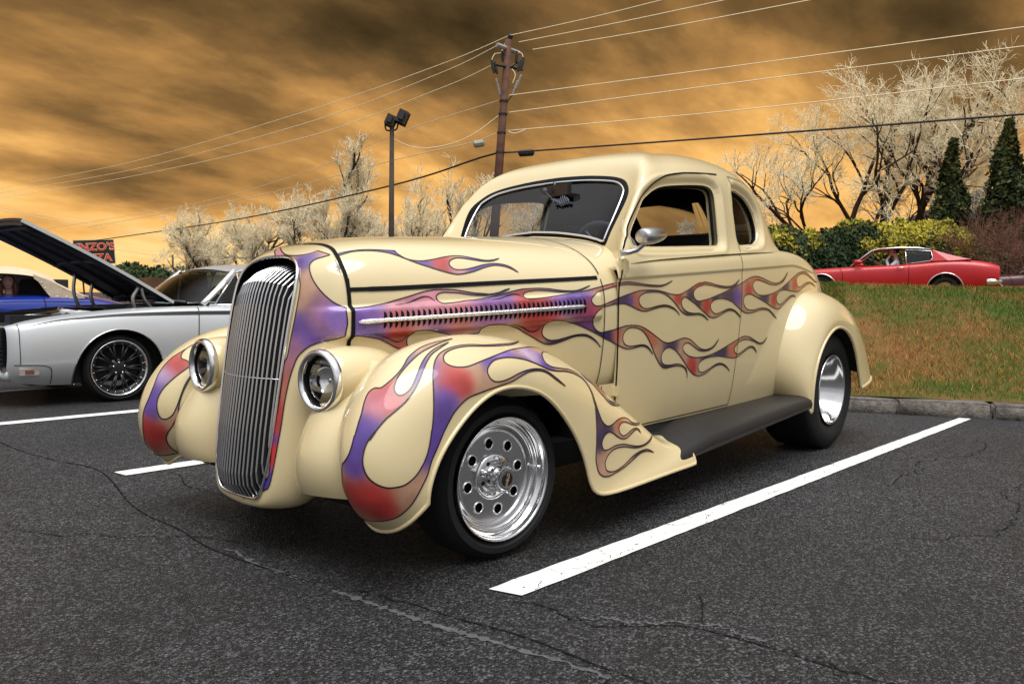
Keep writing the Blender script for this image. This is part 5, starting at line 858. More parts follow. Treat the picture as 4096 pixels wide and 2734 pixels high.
 "fender": ([(0.505,0.659,0.611,1),(0.502,0.667,0.611),(0.496,0.677,0.613),(0.476,0.683,0.627),(0.454,0.686,0.643),(0.431,0.683,0.659),(0.410,0.676,0.675),(0.386,0.663,0.691),(0.354,0.654,0.707),(0.311,0.647,0.723),(0.257,0.649,0.735),(0.195,0.656,0.743,1),(0.245,0.660,0.734),(0.290,0.667,0.723),(0.338,0.671,0.708),(0.381,0.679,0.688),(0.419,0.687,0.665),(0.450,0.694,0.642),(0.470,0.703,0.621),(0.478,0.712,0.607),(0.478,0.724,0.596),(0.470,0.732,0.594),(0.457,0.737,0.599),(0.437,0.738,0.615),(0.415,0.730,0.638),(0.389,0.717,0.663),(0.361,0.703,0.685),(0.326,0.689,0.704),(0.284,0.679,0.720),(0.227,0.672,0.734,1),(0.273,0.685,0.720),(0.319,0.696,0.703),(0.349,0.709,0.686),(0.378,0.724,0.663),(0.407,0.739,0.635),(0.435,0.746,0.606),(0.465,0.747,0.578),(0.499,0.740,0.552),(0.525,0.731,0.531),(0.550,0.722,0.502),(0.568,0.715,0.475),(0.550,0.722,0.502),(0.570,0.712,0.475),(0.581,0.708,0.449),(0.587,0.709,0.420),(0.586,0.715,0.395),(0.579,0.726,0.373),(0.564,0.741,0.356),(0.544,0.757,0.346),(0.522,0.770,0.345),(0.498,0.782,0.350),(0.471,0.791,0.368),(0.450,0.795,0.392),(0.432,0.797,0.422),(0.419,0.796,0.455),(0.409,0.793,0.492),(0.411,0.794,0.482),(0.402,0.791,0.519),(0.394,0.785,0.556),(0.384,0.773,0.601),(0.366,0.751,0.645),(0.340,0.728,0.677),(0.318,0.715,0.693),(0.293,0.706,0.706),(0.259,0.700,0.716),(0.214,0.700,0.724),(0.166,0.706,0.726),(0.104,0.715,0.723),(0.013,0.707,0.723),(-0.052,0.691,0.723),(-0.135,0.645,0.723,1),(-0.042,0.700,0.720),(0.029,0.716,0.719),(0.110,0.721,0.720),(0.173,0.713,0.722),(0.221,0.707,0.719),(0.263,0.709,0.711),(0.290,0.717,0.700),(0.303,0.728,0.689),(0.307,0.741,0.678),(0.296,0.756,0.669),(0.272,0.766,0.665),(0.238,0.772,0.667),(0.172,0.769,0.681),(0.100,0.759,0.694),(0.013,0.738,0.705),(-0.065,0.716,0.707),(-0.143,0.691,0.706),(-0.228,0.665,0.694),(-0.278,0.665,0.678),(-0.312,0.677,0.661),(-0.337,0.677,0.651),(-0.365,0.682,0.637),(-0.413,0.682,0.614),(-0.445,0.694,0.592),(-0.494,0.698,0.564),(-0.540,0.699,0.538),(-0.566,0.702,0.522),(-0.613,0.704,0.494),(-0.658,0.706,0.468),(-0.704,0.708,0.440),(-0.727,0.710,0.425,1),(-0.703,0.707,0.441),(-0.656,0.703,0.471),(-0.608,0.698,0.501),(-0.566,0.703,0.521),(-0.562,0.697,0.528),(-0.564,0.701,0.524),(-0.533,0.735,0.511),(-0.550,0.742,0.492),(-0.597,0.731,0.479),(-0.677,0.701,0.459),(-0.701,0.705,0.443),(-0.744,0.702,0.421,1),(-0.703,0.707,0.442),(-0.679,0.704,0.457),(-0.575,0.747,0.471),(-0.532,0.752,0.487),(-0.503,0.747,0.512),(-0.478,0.739,0.536),(-0.459,0.728,0.559),(-0.414,0.725,0.586),(-0.417,0.688,0.610),(-0.354,0.686,0.640),(-0.314,0.679,0.659),(-0.281,0.668,0.676),(-0.214,0.693,0.687),(-0.179,0.713,0.685),(-0.149,0.740,0.673),(-0.143,0.760,0.656),(-0.169,0.766,0.642),(-0.233,0.756,0.632),(-0.298,0.741,0.623),(-0.355,0.735,0.605),(-0.392,0.744,0.576),(-0.406,0.762,0.540),(-0.414,0.775,0.499),(-0.430,0.782,0.455),(-0.449,0.784,0.426),(-0.481,0.783,0.407),(-0.518,0.779,0.408),(-0.560,0.771,0.418),(-0.605,0.762,0.422),(-0.654,0.754,0.414),(-0.701,0.751,0.392),(-0.766,0.735,0.381),(-0.812,0.707,0.378,1),(-0.752,0.744,0.377),(-0.693,0.757,0.385),(-0.643,0.761,0.401),(-0.602,0.767,0.406),(-0.572,0.774,0.394),(-0.569,0.778,0.374),(-0.587,0.779,0.358),(-0.619,0.775,0.357),(-0.669,0.767,0.369),(-0.709,0.759,0.371),(-0.738,0.756,0.362),(-0.746,0.761,0.347,1),(-0.723,0.759,0.363),(-0.697,0.764,0.364),(-0.657,0.772,0.355),(-0.616,0.778,0.345),(-0.580,0.780,0.348),(-0.546,0.782,0.362),(-0.522,0.783,0.375),(-0.493,0.785,0.384),(-0.462,0.788,0.378),(-0.439,0.792,0.361),(-0.435,0.793,0.342),(-0.448,0.793,0.324),(-0.481,0.791,0.321),(-0.531,0.787,0.328),(-0.592,0.782,0.325),(-0.652,0.779,0.312),(-0.703,0.777,0.303),(-0.760,0.772,0.303),(-0.820,0.759,0.315),(-0.871,0.735,0.322,1),(-0.810,0.764,0.307),(-0.746,0.774,0.298),(-0.681,0.779,0.299),(-0.610,0.782,0.313),(-0.550,0.786,0.318),(-0.500,0.790,0.312),(-0.465,0.794,0.293),(-0.452,0.796,0.271),(-0.462,0.797,0.247),(-0.489,0.797,0.237),(-0.531,0.795,0.236),(-0.591,0.791,0.249),(-0.655,0.785,0.271),(-0.720,0.779,0.282),(-0.774,0.776,0.280),(-0.818,0.778,0.262,1),(-0.772,0.778,0.274),(-0.718,0.781,0.274),(-0.652,0.787,0.257),(-0.590,0.792,0.240),(-0.521,0.796,0.228),(-0.474,0.799,0.223),(-0.438,0.800,0.229),(-0.411,0.800,0.245),(-0.395,0.800,0.275),(-0.391,0.798,0.304),(-0.396,0.796,0.347),(-0.401,0.792,0.400),(-0.403,0.787,0.448),(-0.407,0.778,0.491),(-0.405,0.776,0.500),(-0.398,0.762,0.546),(-0.377,0.746,0.582),(-0.329,0.746,0.605),(-0.263,0.757,0.620),(-0.193,0.770,0.627),(-0.141,0.777,0.635),(-0.106,0.776,0.647),(-0.061,0.773,0.663),(-0.018,0.769,0.675),(0.033,0.767,0.683),(0.079,0.768,0.685),(0.129,0.774,0.680),(0.163,0.783,0.665),(0.178,0.791,0.648),(0.174,0.798,0.630),(0.156,0.800,0.618),(0.126,0.801,0.616),(0.089,0.801,0.622),(0.034,0.797,0.636),(-0.019,0.792,0.643),(-0.074,0.786,0.642),(-0.119,0.783,0.632),(-0.165,0.787,0.607),(-0.215,0.790,0.575,1),(-0.162,0.789,0.602),(-0.115,0.787,0.627),(-0.070,0.789,0.637),(-0.016,0.795,0.637),(0.036,0.800,0.625),(0.083,0.802,0.611),(0.146,0.802,0.601),(0.205,0.802,0.591),(0.261,0.800,0.579),(0.292,0.799,0.564),(0.325,0.799,0.539),(0.346,0.799,0.514),(0.367,0.799,0.485),(0.383,0.800,0.460),(0.373,0.800,0.477),(0.394,0.800,0.441),(0.414,0.800,0.409),(0.428,0.799,0.372),(0.446,0.796,0.340),(0.467,0.786,0.300),(0.484,0.772,0.274),(0.500,0.756,0.256),(0.517,0.736,0.246),(0.534,0.709,0.241),(0.545,0.675,0.240),(0.544,0.635,0.246),(0.565,0.636,0.272),(0.571,0.627,0.287,1),(0.576,0.618,0.306),(0.593,0.628,0.340),(0.601,0.635,0.373),(0.602,0.638,0.401),(0.603,0.647,0.409),(0.600,0.661,0.428),(0.594,0.668,0.453),(0.584,0.669,0.486),(0.584,0.670,0.483),(0.571,0.668,0.515),(0.556,0.664,0.544),(0.539,0.654,0.572),(0.524,0.649,0.593),(0.514,0.651,0.604)],
  [(0.503,0.704,0.589,0.055,"red"),(0.527,0.687,0.574,0.05,"pink"),(0.510,0.634,0.610,0.04,"salmon"),(0.571,0.688,0.503,0.06,"purple"),(0.585,0.690,0.463,0.06,"purple"),(0.315,0.776,0.635,0.055,"red"),(0.284,0.790,0.618,0.04,"red"),(0.349,0.791,0.576,0.05,"purple"),(0.378,0.793,0.532,0.06,"purple"),(0.393,0.798,0.465,0.06,"purple"),(0.388,0.722,0.660,0.06,"purple"),(0.587,0.686,0.462,0.06,"purple"),(0.597,0.688,0.407,0.045,"purple"),(0.575,0.719,0.318,0.055,"red"),(0.550,0.735,0.291,0.055,"red"),(0.592,0.668,0.316,0.05,"red"),(0.529,0.750,0.282,0.04,"red"),(0.396,0.796,0.483,0.06,"purple"),(0.427,0.797,0.426,0.04,"purple"),(0.483,0.782,0.306,0.05,"tan"),(0.067,0.757,0.695,0.06,"violet"),(0.147,0.774,0.678,0.04,"purple"),(-0.261,0.674,0.680,0.05,"salmon"),(-0.136,0.763,0.655,0.05,"purple"),(-0.344,0.686,0.644,0.04,"salmon"),(-0.085,0.741,0.687,0.05,"lilac"),(-0.440,0.702,0.590,0.05,"purple"),(-0.417,0.783,0.460,0.05,"deep"),(-0.032,0.792,0.640,0.05,"purple"),(-0.469,0.786,0.396,0.05,"deep"),(-0.417,0.794,0.359,0.05,"deep"),(-0.577,0.772,0.403,0.03,"salmon"),(-0.422,0.798,0.275,0.05,"tan"),(-0.569,0.745,0.478,0.03,"deep"),(-0.503,0.715,0.547,0.04,"salmon"),(-0.711,0.779,0.289,0.05,"deep"),(-0.710,0.752,0.386,0.03,"deep")]),
 "far_fender": ([(0.495,-0.610,0.623,1),(0.521,-0.618,0.595),(0.547,-0.619,0.559),(0.569,-0.612,0.515),(0.586,-0.616,0.470),(0.599,-0.630,0.423),(0.602,-0.636,0.383),(0.595,-0.648,0.327),(0.571,-0.677,0.274),(0.547,-0.692,0.246,1),(0.537,-0.686,0.235),(0.529,-0.621,0.238),(0.505,-0.584,0.246),(0.494,-0.561,0.252,1),(0.515,-0.572,0.267),(0.533,-0.574,0.289),(0.544,-0.566,0.315),(0.544,-0.550,0.340),(0.535,-0.526,0.372),(0.525,-0.512,0.409),(0.518,-0.509,0.454),(0.506,-0.507,0.493),(0.487,-0.505,0.531),(0.467,-0.504,0.566,1),(0.492,-0.508,0.531),(0.509,-0.509,0.493),(0.524,-0.513,0.448),(0.537,-0.522,0.412),(0.552,-0.540,0.394),(0.565,-0.561,0.395),(0.573,-0.572,0.420),(0.573,-0.578,0.452),(0.564,-0.575,0.485),(0.546,-0.564,0.517),(0.516,-0.542,0.553),(0.483,-0.525,0.582),(0.462,-0.516,0.598,1),(0.473,-0.545,0.614),(0.480,-0.565,0.619),(0.473,-0.581,0.635),(0.453,-0.586,0.654),(0.423,-0.581,0.673,1)],
  [(0.503,-0.568,0.594,0.06,"red"),(0.542,-0.586,0.548,0.05,"lilac"),(0.570,-0.600,0.503,0.07,"purple"),(0.588,-0.605,0.444,0.06,"purple"),(0.578,-0.614,0.316,0.06,"red"),(0.565,-0.585,0.332,0.04,"red"),(0.518,-0.511,0.474,0.04,"mauve"),(0.597,-0.630,0.357,0.05,"red")]),
}
STROKES = [
 ([(0.204,0.386,0.845),(0.178,0.393,0.848),(0.152,0.396,0.854),(0.127,0.400,0.864),(0.103,0.406,0.873),(0.084,0.411,0.875),(0.070,0.415,0.871),(0.056,0.423,0.859)],0.0055),
 ([(0.285,0.372,0.748),(0.263,0.377,0.746),(0.231,0.371,0.738),(0.211,0.374,0.728),(0.193,0.379,0.722),(0.177,0.384,0.724),(0.164,0.389,0.732),(0.157,0.396,0.746)],0.0055),
 ([(-0.156,0.493,0.866),(-0.197,0.500,0.871),(-0.230,0.500,0.882),(-0.253,0.505,0.888),(-0.271,0.511,0.888),(-0.284,0.516,0.884),(-0.287,0.527,0.875)],0.0055),
 ([(-0.237,0.523,0.779),(-0.262,0.524,0.776),(-0.294,0.522,0.766),(-0.317,0.528,0.754),(-0.336,0.533,0.750),(-0.353,0.538,0.753),(-0.366,0.542,0.762),(-0.372,0.544,0.772)],0.0055),
]
STAR = [(0.360,0.285,0.967),(0.356,0.259,0.992),(0.368,0.275,0.969),(0.352,0.283,0.975),(0.353,0.297,0.957),(0.362,0.301,0.939),(0.368,0.288,0.953),(0.361,0.274,0.977),(0.350,0.280,0.980),(0.352,0.293,0.963),(0.363,0.293,0.950)]
# ---- flame paint laid on the skin
PAINT = {"tan": (.42, .24, .15), "salmon": (.42, .11, .06), "red": (.38, .018, .018), "bright": (.60, .012, .015), "pink": (.52, .20, .26), "lilac": (.40, .29, .45), "mauve": (.26, .10, .17), "violet": (.20, .11, .42), "purple": (.070, .030, .25), "deep": (.016, .008, .060), "blue": (.03, .02, .30)}
def flame_material():
    m = principled("flame_paint", (.5, .3, .25), .38, coat=.55, coat_rough=.06); nt = m.node_tree; b = nt.nodes["Principled BSDF"]; N, L = nt.nodes.new, nt.links.new
    at = N("ShaderNodeAttribute"); at.attribute_name = "airbrush"; tc = N("ShaderNodeTexCoord")
    n = N("ShaderNodeTexNoise"); n.inputs["Scale"].default_value = 14; n.inputs["Detail"].default_value = 4; L(tc.outputs["Object"], n.inputs["Vector"])
    hs = N("ShaderNodeHueSaturation"); mr = N("ShaderNodeMapRange"); mr.inputs["From Min"].default_value = .3; mr.inputs["From Max"].default_value = .7; mr.inputs["To Min"].default_value = .78; mr.inputs["To Max"].default_value = 1.2
    L(n.outputs["Fac"], mr.inputs["Value"]); L(mr.outputs[0], hs.inputs["Value"]); L(at.outputs["Color"], hs.inputs["Color"]); L(hs.outputs[0], b.inputs["Base Color"])
    return m
M["flame"] = flame_material()
M["stripe"] = principled("pinstripe_paint", (.012, .004, .012), .35, coat=.5)
def smooth_corners(pts, step):
    """resample a closed outline, keeping its tips sharp"""
    n = len(pts); cs = [i for i, p in enumerate(pts) if len(p) > 3]
    P = np.array([p[:3] for p in pts]); out = []
    segs = [(cs[i], cs[(i + 1) % len(cs)]) for i in range(len(cs))]
    for a, b in segs:
        idx = list(range(a, b + 1)) if b > a else list(range(a, n)) + list(range(0, b + 1))
        q = P[idx]; ln = np.linalg.norm(np.diff(q, axis=0), axis=1).sum()
        out.append(smooth_loop(q, max(2, int(ln / step) + 1), False)[:-1])
    return np.concatenate(out)
def lay_flame(name, tree, step=.006, far=False):
    pts, spots = FLAMES[name]
    loop = smooth_corners(pts, .005)
    c = loop.mean(0); u_, s_, vt = np.linalg.svd(loop - c, full_matrices=False)
    nrm = vt[2] * (1 if vt[2] @ (np.array(CAM) - c) > 0 else -1)
    if name in ("fender", "shell", "far_fender"):
        nrm = np.array([.42, .90, .08] if far else [.72, .69, .12]); nrm /= np.linalg.norm(nrm)
    a = np.cross([0, 0, 1.], nrm); a /= np.linalg.norm(a); b = np.cross(nrm, a)
    uv = np.stack([(loop - c) @ a, (loop - c) @ b], 1)
    keep = [0]
    for i in range(1, len(uv)):
        if ((uv[i] - uv[keep[-1]]) ** 2).sum() > .0012 ** 2: keep.append(i)
    uv = uv[keep]; loop = loop[keep]
    lo, hi = uv.min(0), uv.max(0)
    g = np.stack([q.ravel() for q in np.meshgrid(np.arange(lo[0], hi[0], step), np.arange(lo[1], hi[1], step), indexing='ij')], 1)
    g = g[inside(g, uv)]
    vo, F = trim(g[:, 0], g[:, 1], [uv], step * .55, lambda q: inside(q, uv))
    nv_, P3, N3 = Vector(nrm), [], []
    for q in vo:
        p = Vector(c + a * q[0] + b * q[1]); h = tree.ray_cast(p + nv_ * .8, -nv_)
        if h[0] is None: h = tree.find_nearest(p)
        n = h[1] if h[1].dot(nv_) > 0 else -h[1]
        P3.append(h[0] + n * .0013); N3.append(n)
    P3 = np.array(P3)
    # drop slivers that jump across a step in the skin
    e = np.linalg.norm(P3[F] - P3[np.roll(F, 1, axis=1)], axis=2).max(1); F = F[e < .05]
    me = mesh_from(P3, F)
    S = np.array([s[:3] for s in spots]); r = np.array([s[3] for s in spots]); C = np.array([PAINT[s[4]] for s in spots])
    d = np.linalg.norm(P3[:, None] - S[None], axis=2); w = np.exp(-1.3 * (d / (r * .78)) ** 2) * np.array([2.6 if s[4] == 'deep' else 1.8 for s in spots])
    wb = .16; colr = (np.array(PAINT["tan"]) * wb + w @ C) / (wb + w.sum(1, keepdims=True))
    at = me.color_attributes.new("airbrush", 'FLOAT_COLOR', 'POINT'); at.data.foreach_set("color", np.c_[colr, np.ones(len(colr))].astype('f').ravel())
    o = link("flame_paint", me, car, M["flame"])
    pn = []
    for p in loop:
        q = Vector(p); h = tree.ray_cast(q + nv_ * .8, -nv_)
        if h[0] is None or (h[0] - q).length > .02: h = tree.find_nearest(q)
        n = h[1] if h[1].dot(nv_) > 0 else -h[1]
        pn.append((h[0], n))
    pn.append(pn[0])
    link("pinstripe", ribbon(pn, .0042, .0024).mesh(True), o, M["stripe"])
    return o
SIDE_T = tree_of([body, doors[0], hood_sides[0]]); FEND_T = tree_of([front_fenders[0]]); FAR_T = tree_of([front_fenders[1]]); SHELL_T = tree_of([shell]); HOOD_T = tree_of([hood])
fl = lay_flame("hood_door", SIDE_T)
lay_flame("shell", SHELL_T); lay_flame("hood_top", HOOD_T); lay_flame("fender", FEND_T); lay_flame("far_fender", FAR_T, far=True)
for pts, w_ in STROKES:
    q = smooth_loop(np.array(pts), 40, False); pn = []
    for p in q:
        h = SIDE_T.ray_cast(Vector(p) + Vector((0, .5, 0)), Vector((0, -1, 0))); pn.append((h[0], h[1] if h[1].y > 0 else -h[1]))
    ww = [w_ * (.25 + .75 * math.sin(math.pi * min(1, max(0, i / 39))) ** .8) for i in range(40)]
    link("pinstripe", ribbon(pn, ww, .0026).mesh(True), fl, M["stripe"])
c0 = Vector(STAR[0])
for e_ in STAR[1:]:
    pn = []
    for t in np.linspace(0, 1, 8):
        h = SHELL_T.find_nearest(c0.lerp(Vector(e_), t)); n = h[1] if h[1].y > 0 else -h[1]; pn.append((h[0], n))
    link("star_ray", ribbon(pn, [.0042 * (1 - .85 * t) for t in np.linspace(0, 1, 8)], .0016).mesh(True), shell, M["stripe"])
# ================================================================== the place
def asphalt():
    m = principled("asphalt", (.045, .045, .048), .78, spec=.5); nt = m.node_tree; b = nt.nodes["Principled BSDF"]; N, L = nt.nodes.new, nt.links.new
    tc = N("ShaderNodeTexCoord")
    def noise(s, d, r=.6):
        n = N("ShaderNodeTexNoise"); n.inputs["Scale"].default_value = s; n.inputs["Detail"].default_value = d; n.inputs["Roughness"].default_value = r; L(tc.outputs["Object"], n.inputs["Vector"]); return n
    vo = N("ShaderNodeTexVoronoi"); vo.inputs["Scale"].default_value = 150; vo.inputs["Randomness"].default_value = 1.0; L(tc.outputs["Object"], vo.inputs["Vector"])
    fine, mid, big = noise(170, 3), noise(9, 6), noise(.55, 5)
    # each stone of the aggregate takes its own grey
    stone = N("ShaderNodeMapRange"); stone.inputs["From Min"].default_value = .15; stone.inputs["From Max"].default_value = 1.0; stone.inputs["To Min"].default_value = .35; stone.inputs["To Max"].default_value = 2.25
    pw = N("ShaderNodeMath"); pw.operation = 'POWER'; pw.inputs[1].default_value = 4.0
    sp = N("ShaderNodeSeparateColor"); L(vo.outputs["Color"], sp.inputs[0]); L(sp.outputs["Red"], stone.inputs["Value"]); L(stone.outputs[0], pw.inputs[0])
    bigr = N("ShaderNodeMapRange"); bigr.inputs["From Min"].default_value = .35; bigr.inputs["From Max"].default_value = .68; bigr.inputs["To Min"].default_value = .62; bigr.inputs["To Max"].default_value = 1.5; L(big.outputs["Fac"], bigr.inputs["Value"])
    midr = N("ShaderNodeMapRange"); midr.inputs["From Min"].default_value = .3; midr.inputs["From Max"].default_value = .7; midr.inputs["To Min"].default_value = .75; midr.inputs["To Max"].default_value = 1.25; L(mid.outputs["Fac"], midr.inputs["Value"])
    m1 = N("ShaderNodeMath"); m1.operation = 'MULTIPLY'; L(pw.outputs[0], m1.inputs[0]); L(bigr.outputs[0], m1.inputs[1])
    m2 = N("ShaderNodeMath"); m2.operation = 'MULTIPLY'; L(m1.outputs[0], m2.inputs[0]); L(midr.outputs[0], m2.inputs[1])
    vm = N("ShaderNodeVectorMath"); vm.operation = 'SCALE'; vm.inputs[0].default_value = (.0040, .0040, .0044); L(m2.outputs[0], vm.inputs["Scale"])
    L(vm.outputs[0], b.inputs["Base Color"])
    bp = N("ShaderNodeBump"); bp.inputs["Strength"].default_value = 1.0; bp.inputs["Distance"].default_value = .008; L(vo.outputs["Distance"], bp.inputs["Height"]); bp.invert = True
    bp2 = N("ShaderNodeBump"); bp2.inputs["Strength"].default_value = .5; bp2.inputs["Distance"].default_value = .004; L(fine.outputs["Fac"], bp2.inputs["Height"]); L(bp.outputs[0], bp2.inputs["Normal"]); L(bp2.outputs[0], b.inputs["Normal"])
    rr = N("ShaderNodeMapRange"); rr.inputs["To Min"].default_value = .38; rr.inputs["To Max"].default_value = .75; L(sp.outputs["Green"], rr.inputs["Value"]); L(rr.outputs[0], b.inputs["Roughness"])
    return m
ground = link("ground", mesh_from([(-900, -900, 0), (900, -900, 0), (900, 900, 0), (-900, 900, 0)], [(0, 1, 2, 3)], False), None, asphalt()); tag(ground, kind="structure")
def line_paint():
    m = principled("line_paint", (.78, .77, .73), .7); nt = m.node_tree; b = nt.nodes["Principled BSDF"]; N, L = nt.nodes.new, nt.links.new
    tc = N("ShaderNodeTexCoord"); vo = N("ShaderNodeTexVoronoi"); vo.feature = 'DISTANCE_TO_EDGE'; vo.inputs["Scale"].default_value = 7; n = N("ShaderNodeTexNoise"); n.inputs["Scale"].default_value = 22; n.inputs["Detail"].default_value = 7; n.inputs["Roughness"].default_value = .7
    nd = N("ShaderNodeTexNoise"); nd.inputs["Scale"].default_value = 12; vadd = N("ShaderNodeVectorMath"); vadd.operation = 'MULTIPLY_ADD'; vadd.inputs[1].default_value = (.09, .09, .09)
    L(tc.outputs["Object"], nd.inputs["Vector"]); L(nd.outputs["Color"], vadd.inputs[0]); L(tc.outputs["Object"], vadd.inputs[2])
    L(vadd.outputs[0], vo.inputs["Vector"]); L(tc.outputs["Object"], n.inputs["Vector"])
    c1 = N("ShaderNodeMath"); c1.operation = 'LESS_THAN'; c1.inputs[1].default_value = .008; L(vo.outputs["Distance"], c1.inputs[0])
    c3 = N("ShaderNodeMath"); c3.operation = 'GREATER_THAN'; c3.inputs[1].default_value = .50; L(nd.outputs["Fac"], c3.inputs[0])
    c4 = N("ShaderNodeMath"); c4.operation = 'MULTIPLY'; L(c1.outputs[0], c4.inputs[0]); L(c3.outputs[0], c4.inputs[1])
    c2 = N("ShaderNodeMath"); c2.operation = 'GREATER_THAN'; c2.inputs[1].default_value = .665; L(n.outputs["Fac"], c2.inputs[0])
    mx = N("ShaderNodeMath"); mx.operation = 'MAXIMUM'; L(c4.outputs[0], mx.inputs[0]); L(c2.outputs[0], mx.inputs[1])
    mix = N("ShaderNodeMix"); mix.data_type = 'RGBA'; mix.inputs["A"].default_value = (.78, .77, .73, 1); mix.inputs["B"].default_value = (.09, .088, .085, 1); L(mx.outputs[0], mix.inputs["Factor"])
    big = N("ShaderNodeTexNoise"); big.inputs["Scale"].default_value = 3; big.inputs["Detail"].default_value = 5; L(tc.outputs["Object"], big.inputs["Vector"])
    hs = N("ShaderNodeHueSaturation"); mr = N("ShaderNodeMapRange"); mr.inputs["From Min"].default_value = .3; mr.inputs["From Max"].default_value = .7; mr.inputs["To Min"].default_value = .78; mr.inputs["To Max"].default_value = 1.08; L(big.outputs["Fac"], mr.inputs["Value"]); L(mr.outputs[0], hs.inputs["Value"]); L(mix.outputs["Result"], hs.inputs["Color"]); L(hs.outputs[0], b.inputs["Base Color"])
    bp = N("ShaderNodeBump"); bp.inputs["Strength"].default_value = .5; bp.inputs["Distance"].default_value = .004; n9 = N("ShaderNodeTexNoise"); n9.inputs["Scale"].default_value = 110; L(tc.outputs["Object"], n9.inputs["Vector"]); L(n9.outputs["Fac"], bp.inputs["Height"]); L(bp.outputs[0], b.inputs["Normal"])
    return m
M["line"] = line_paint()
def strip(a0, a1, b0, b1, n=90):
    """a painted bar with slightly ragged edges: near edge a0->b0, far edge a1->b1"""
    v = []; r_ = random.Random(int(a0[1] * 100))
    for i in range(n + 1):
        t = i / n; j = lambda: r_.uniform(-.0025, .0025)
        v += [(a0[0] + (b0[0] - a0[0]) * t, a0[1] + (b0[1] - a0[1]) * t + j(), .004), (a1[0] + (b1[0] - a1[0]) * t, a1[1] + (b1[1] - a1[1]) * t + j(), .004)]
    return mesh_from(v, [(2 * i, 2 * i + 2, 2 * i + 3, 2 * i + 1) for i in range(n)], False)
for (a0, a1, b0, b1) in (((.235, .86), (.205, .97), (-4.9, .985), (-4.92, 1.065)), ((.36, -1.52), (.35, -1.41), (-4.6, -1.50), (-4.6, -1.39)), ((.36, -3.55), (.36, -3.43), (-4.5, -3.54), (-4.5, -3.42)), ((.36, -5.46), (.36, -5.34), (-4.5, -5.46), (-4.5, -5.34)), ((.36, -7.45), (.36, -7.33), (-4.5, -7.45), (-4.5, -7.33))):
    link("parking_line", strip(a0, a1, b0, b1), ground, M["line"])
# cracks and a sealed seam in the asphalt
M["crack"] = principled("crack_dirt", (.008, .008, .009), .95, spec=.1); M["seal"] = noisy(principled("crack_rim_dust", (.07, .07, .076), .9), 40, .5)
def crack(pts, w, seed, mat="crack", z=.003, rough=.012):
    r_ = random.Random(seed); P = smooth_loop(np.array(pts, float), max(30, int(len(pts) * 26)), False); v = []
    off = np.cumsum([r_.gauss(0, rough) for _ in P]); off -= np.linspace(off[0], off[-1], len(P)); off = np.clip(off, -.035, .035)
    for i, p in enumerate(P):
        t = P[min(i + 1, len(P) - 1)] - P[max(i - 1, 0)]; t /= np.linalg.norm(t) + 1e-9; nx, ny = -t[1], t[0]
        ww = w * r_.uniform(.25, 1.3) * (1 if mat == "crack" else r_.uniform(.2, 1.6))
        c = (p[0] + nx * off[i], p[1] + ny * off[i]); v += [(c[0] + nx * ww / 2, c[1] + ny * ww / 2, z), (c[0] - nx * ww / 2, c[1] - ny * ww / 2, z)]
    link("crack", mesh_from(v, [(2 * i, 2 * i + 2, 2 * i + 3, 2 * i + 1) for i in range(len(P) - 1)], False), ground, M[mat])
C1 = [(.30, -5.2), (.40, -4.0), (.46, -2.66), (.43, -2.08), (.36, -1.60), (.53, -.81), (.55, -.39), (.58, -.05), (.53, .44), (.49, .91), (.45, 1.16), (.45, 1.45), (.42, 1.9), (.46, 2.6)]
crack(C1, .007, 1); crack(C1[7:12], .020, 2, "seal", .002, .006)
C2 = [(.26, .98), (.24, 1.18), (.14, 1.30), (.03, 1.42), (0, 1.63), (0, 1.87), (-.04, 2.06), (-.10, 2.6)]
crack(C2, .007, 3); crack(C2[1:5], .014, 4, "seal", .002, .006)
crack([(.53, .0), (.62, -.25), (.80, -.45), (1.0, -.9)], .005, 5); crack([(.03, 1.42), (-.10, 1.35), (-.16, 1.30)], .005, 6); crack([(.0, 1.68), (.12, 1.95), (.20, 2.3)], .005, 7)
crack([(.36, -1.60), (.20, -1.30), (.28, -1.0), (.20, -.7)], .005, 8); crack([(-2.1, 1.35), (-2.8, 1.28), (-3.4, 1.4), (-3.9, 1.32)], .006, 9); crack([(-1.2, 1.6), (-1.7, 1.9), (-2.4, 1.75), (-3.0, 2.0)], .005, 10); crack([(.45, 1.45), (.62, 1.6), (.9, 1.75)], .004, 12)
# ---- kerb of granite blocks, and the bank behind it
KERB = smooth_loop(np.array([(-3.9, -14), (-4.05, -9), (-4.15, -5), (-4.2, -2.4), (-4.35, -.75), (-4.60, .22), (-4.87, .78), (-5.12, 1.38), (-5.40, 2.2), (-5.75, 3.2), (-6.3, 5.0), (-7.2, 8.0), (-8.5, 12)]), 1400, False)
KD = np.r_[0, np.cumsum(np.linalg.norm(np.diff(KERB, axis=0), axis=1))]
def kerb_at(s):
    p = np.array([np.interp(s, KD, KERB[:, 0]), np.interp(s, KD, KERB[:, 1])]); q = np.array([np.interp(s + .05, KD, KERB[:, 0]), np.interp(s + .05, KD, KERB[:, 1])]); t = (q - p) / np.linalg.norm(q - p)
    return p, t
S0 = KD[np.argmin(np.abs(KERB[:, 1] - .28))]
granite = noisy(principled("granite_block", (.12, .105, .09), .85), 22, .6, bump=.8, bump_scale=60, dist=.012)
kerb = empty("kerb"); tag(kerb, kind="structure")
s_ = S0 - 9.0; rk = random.Random(4)
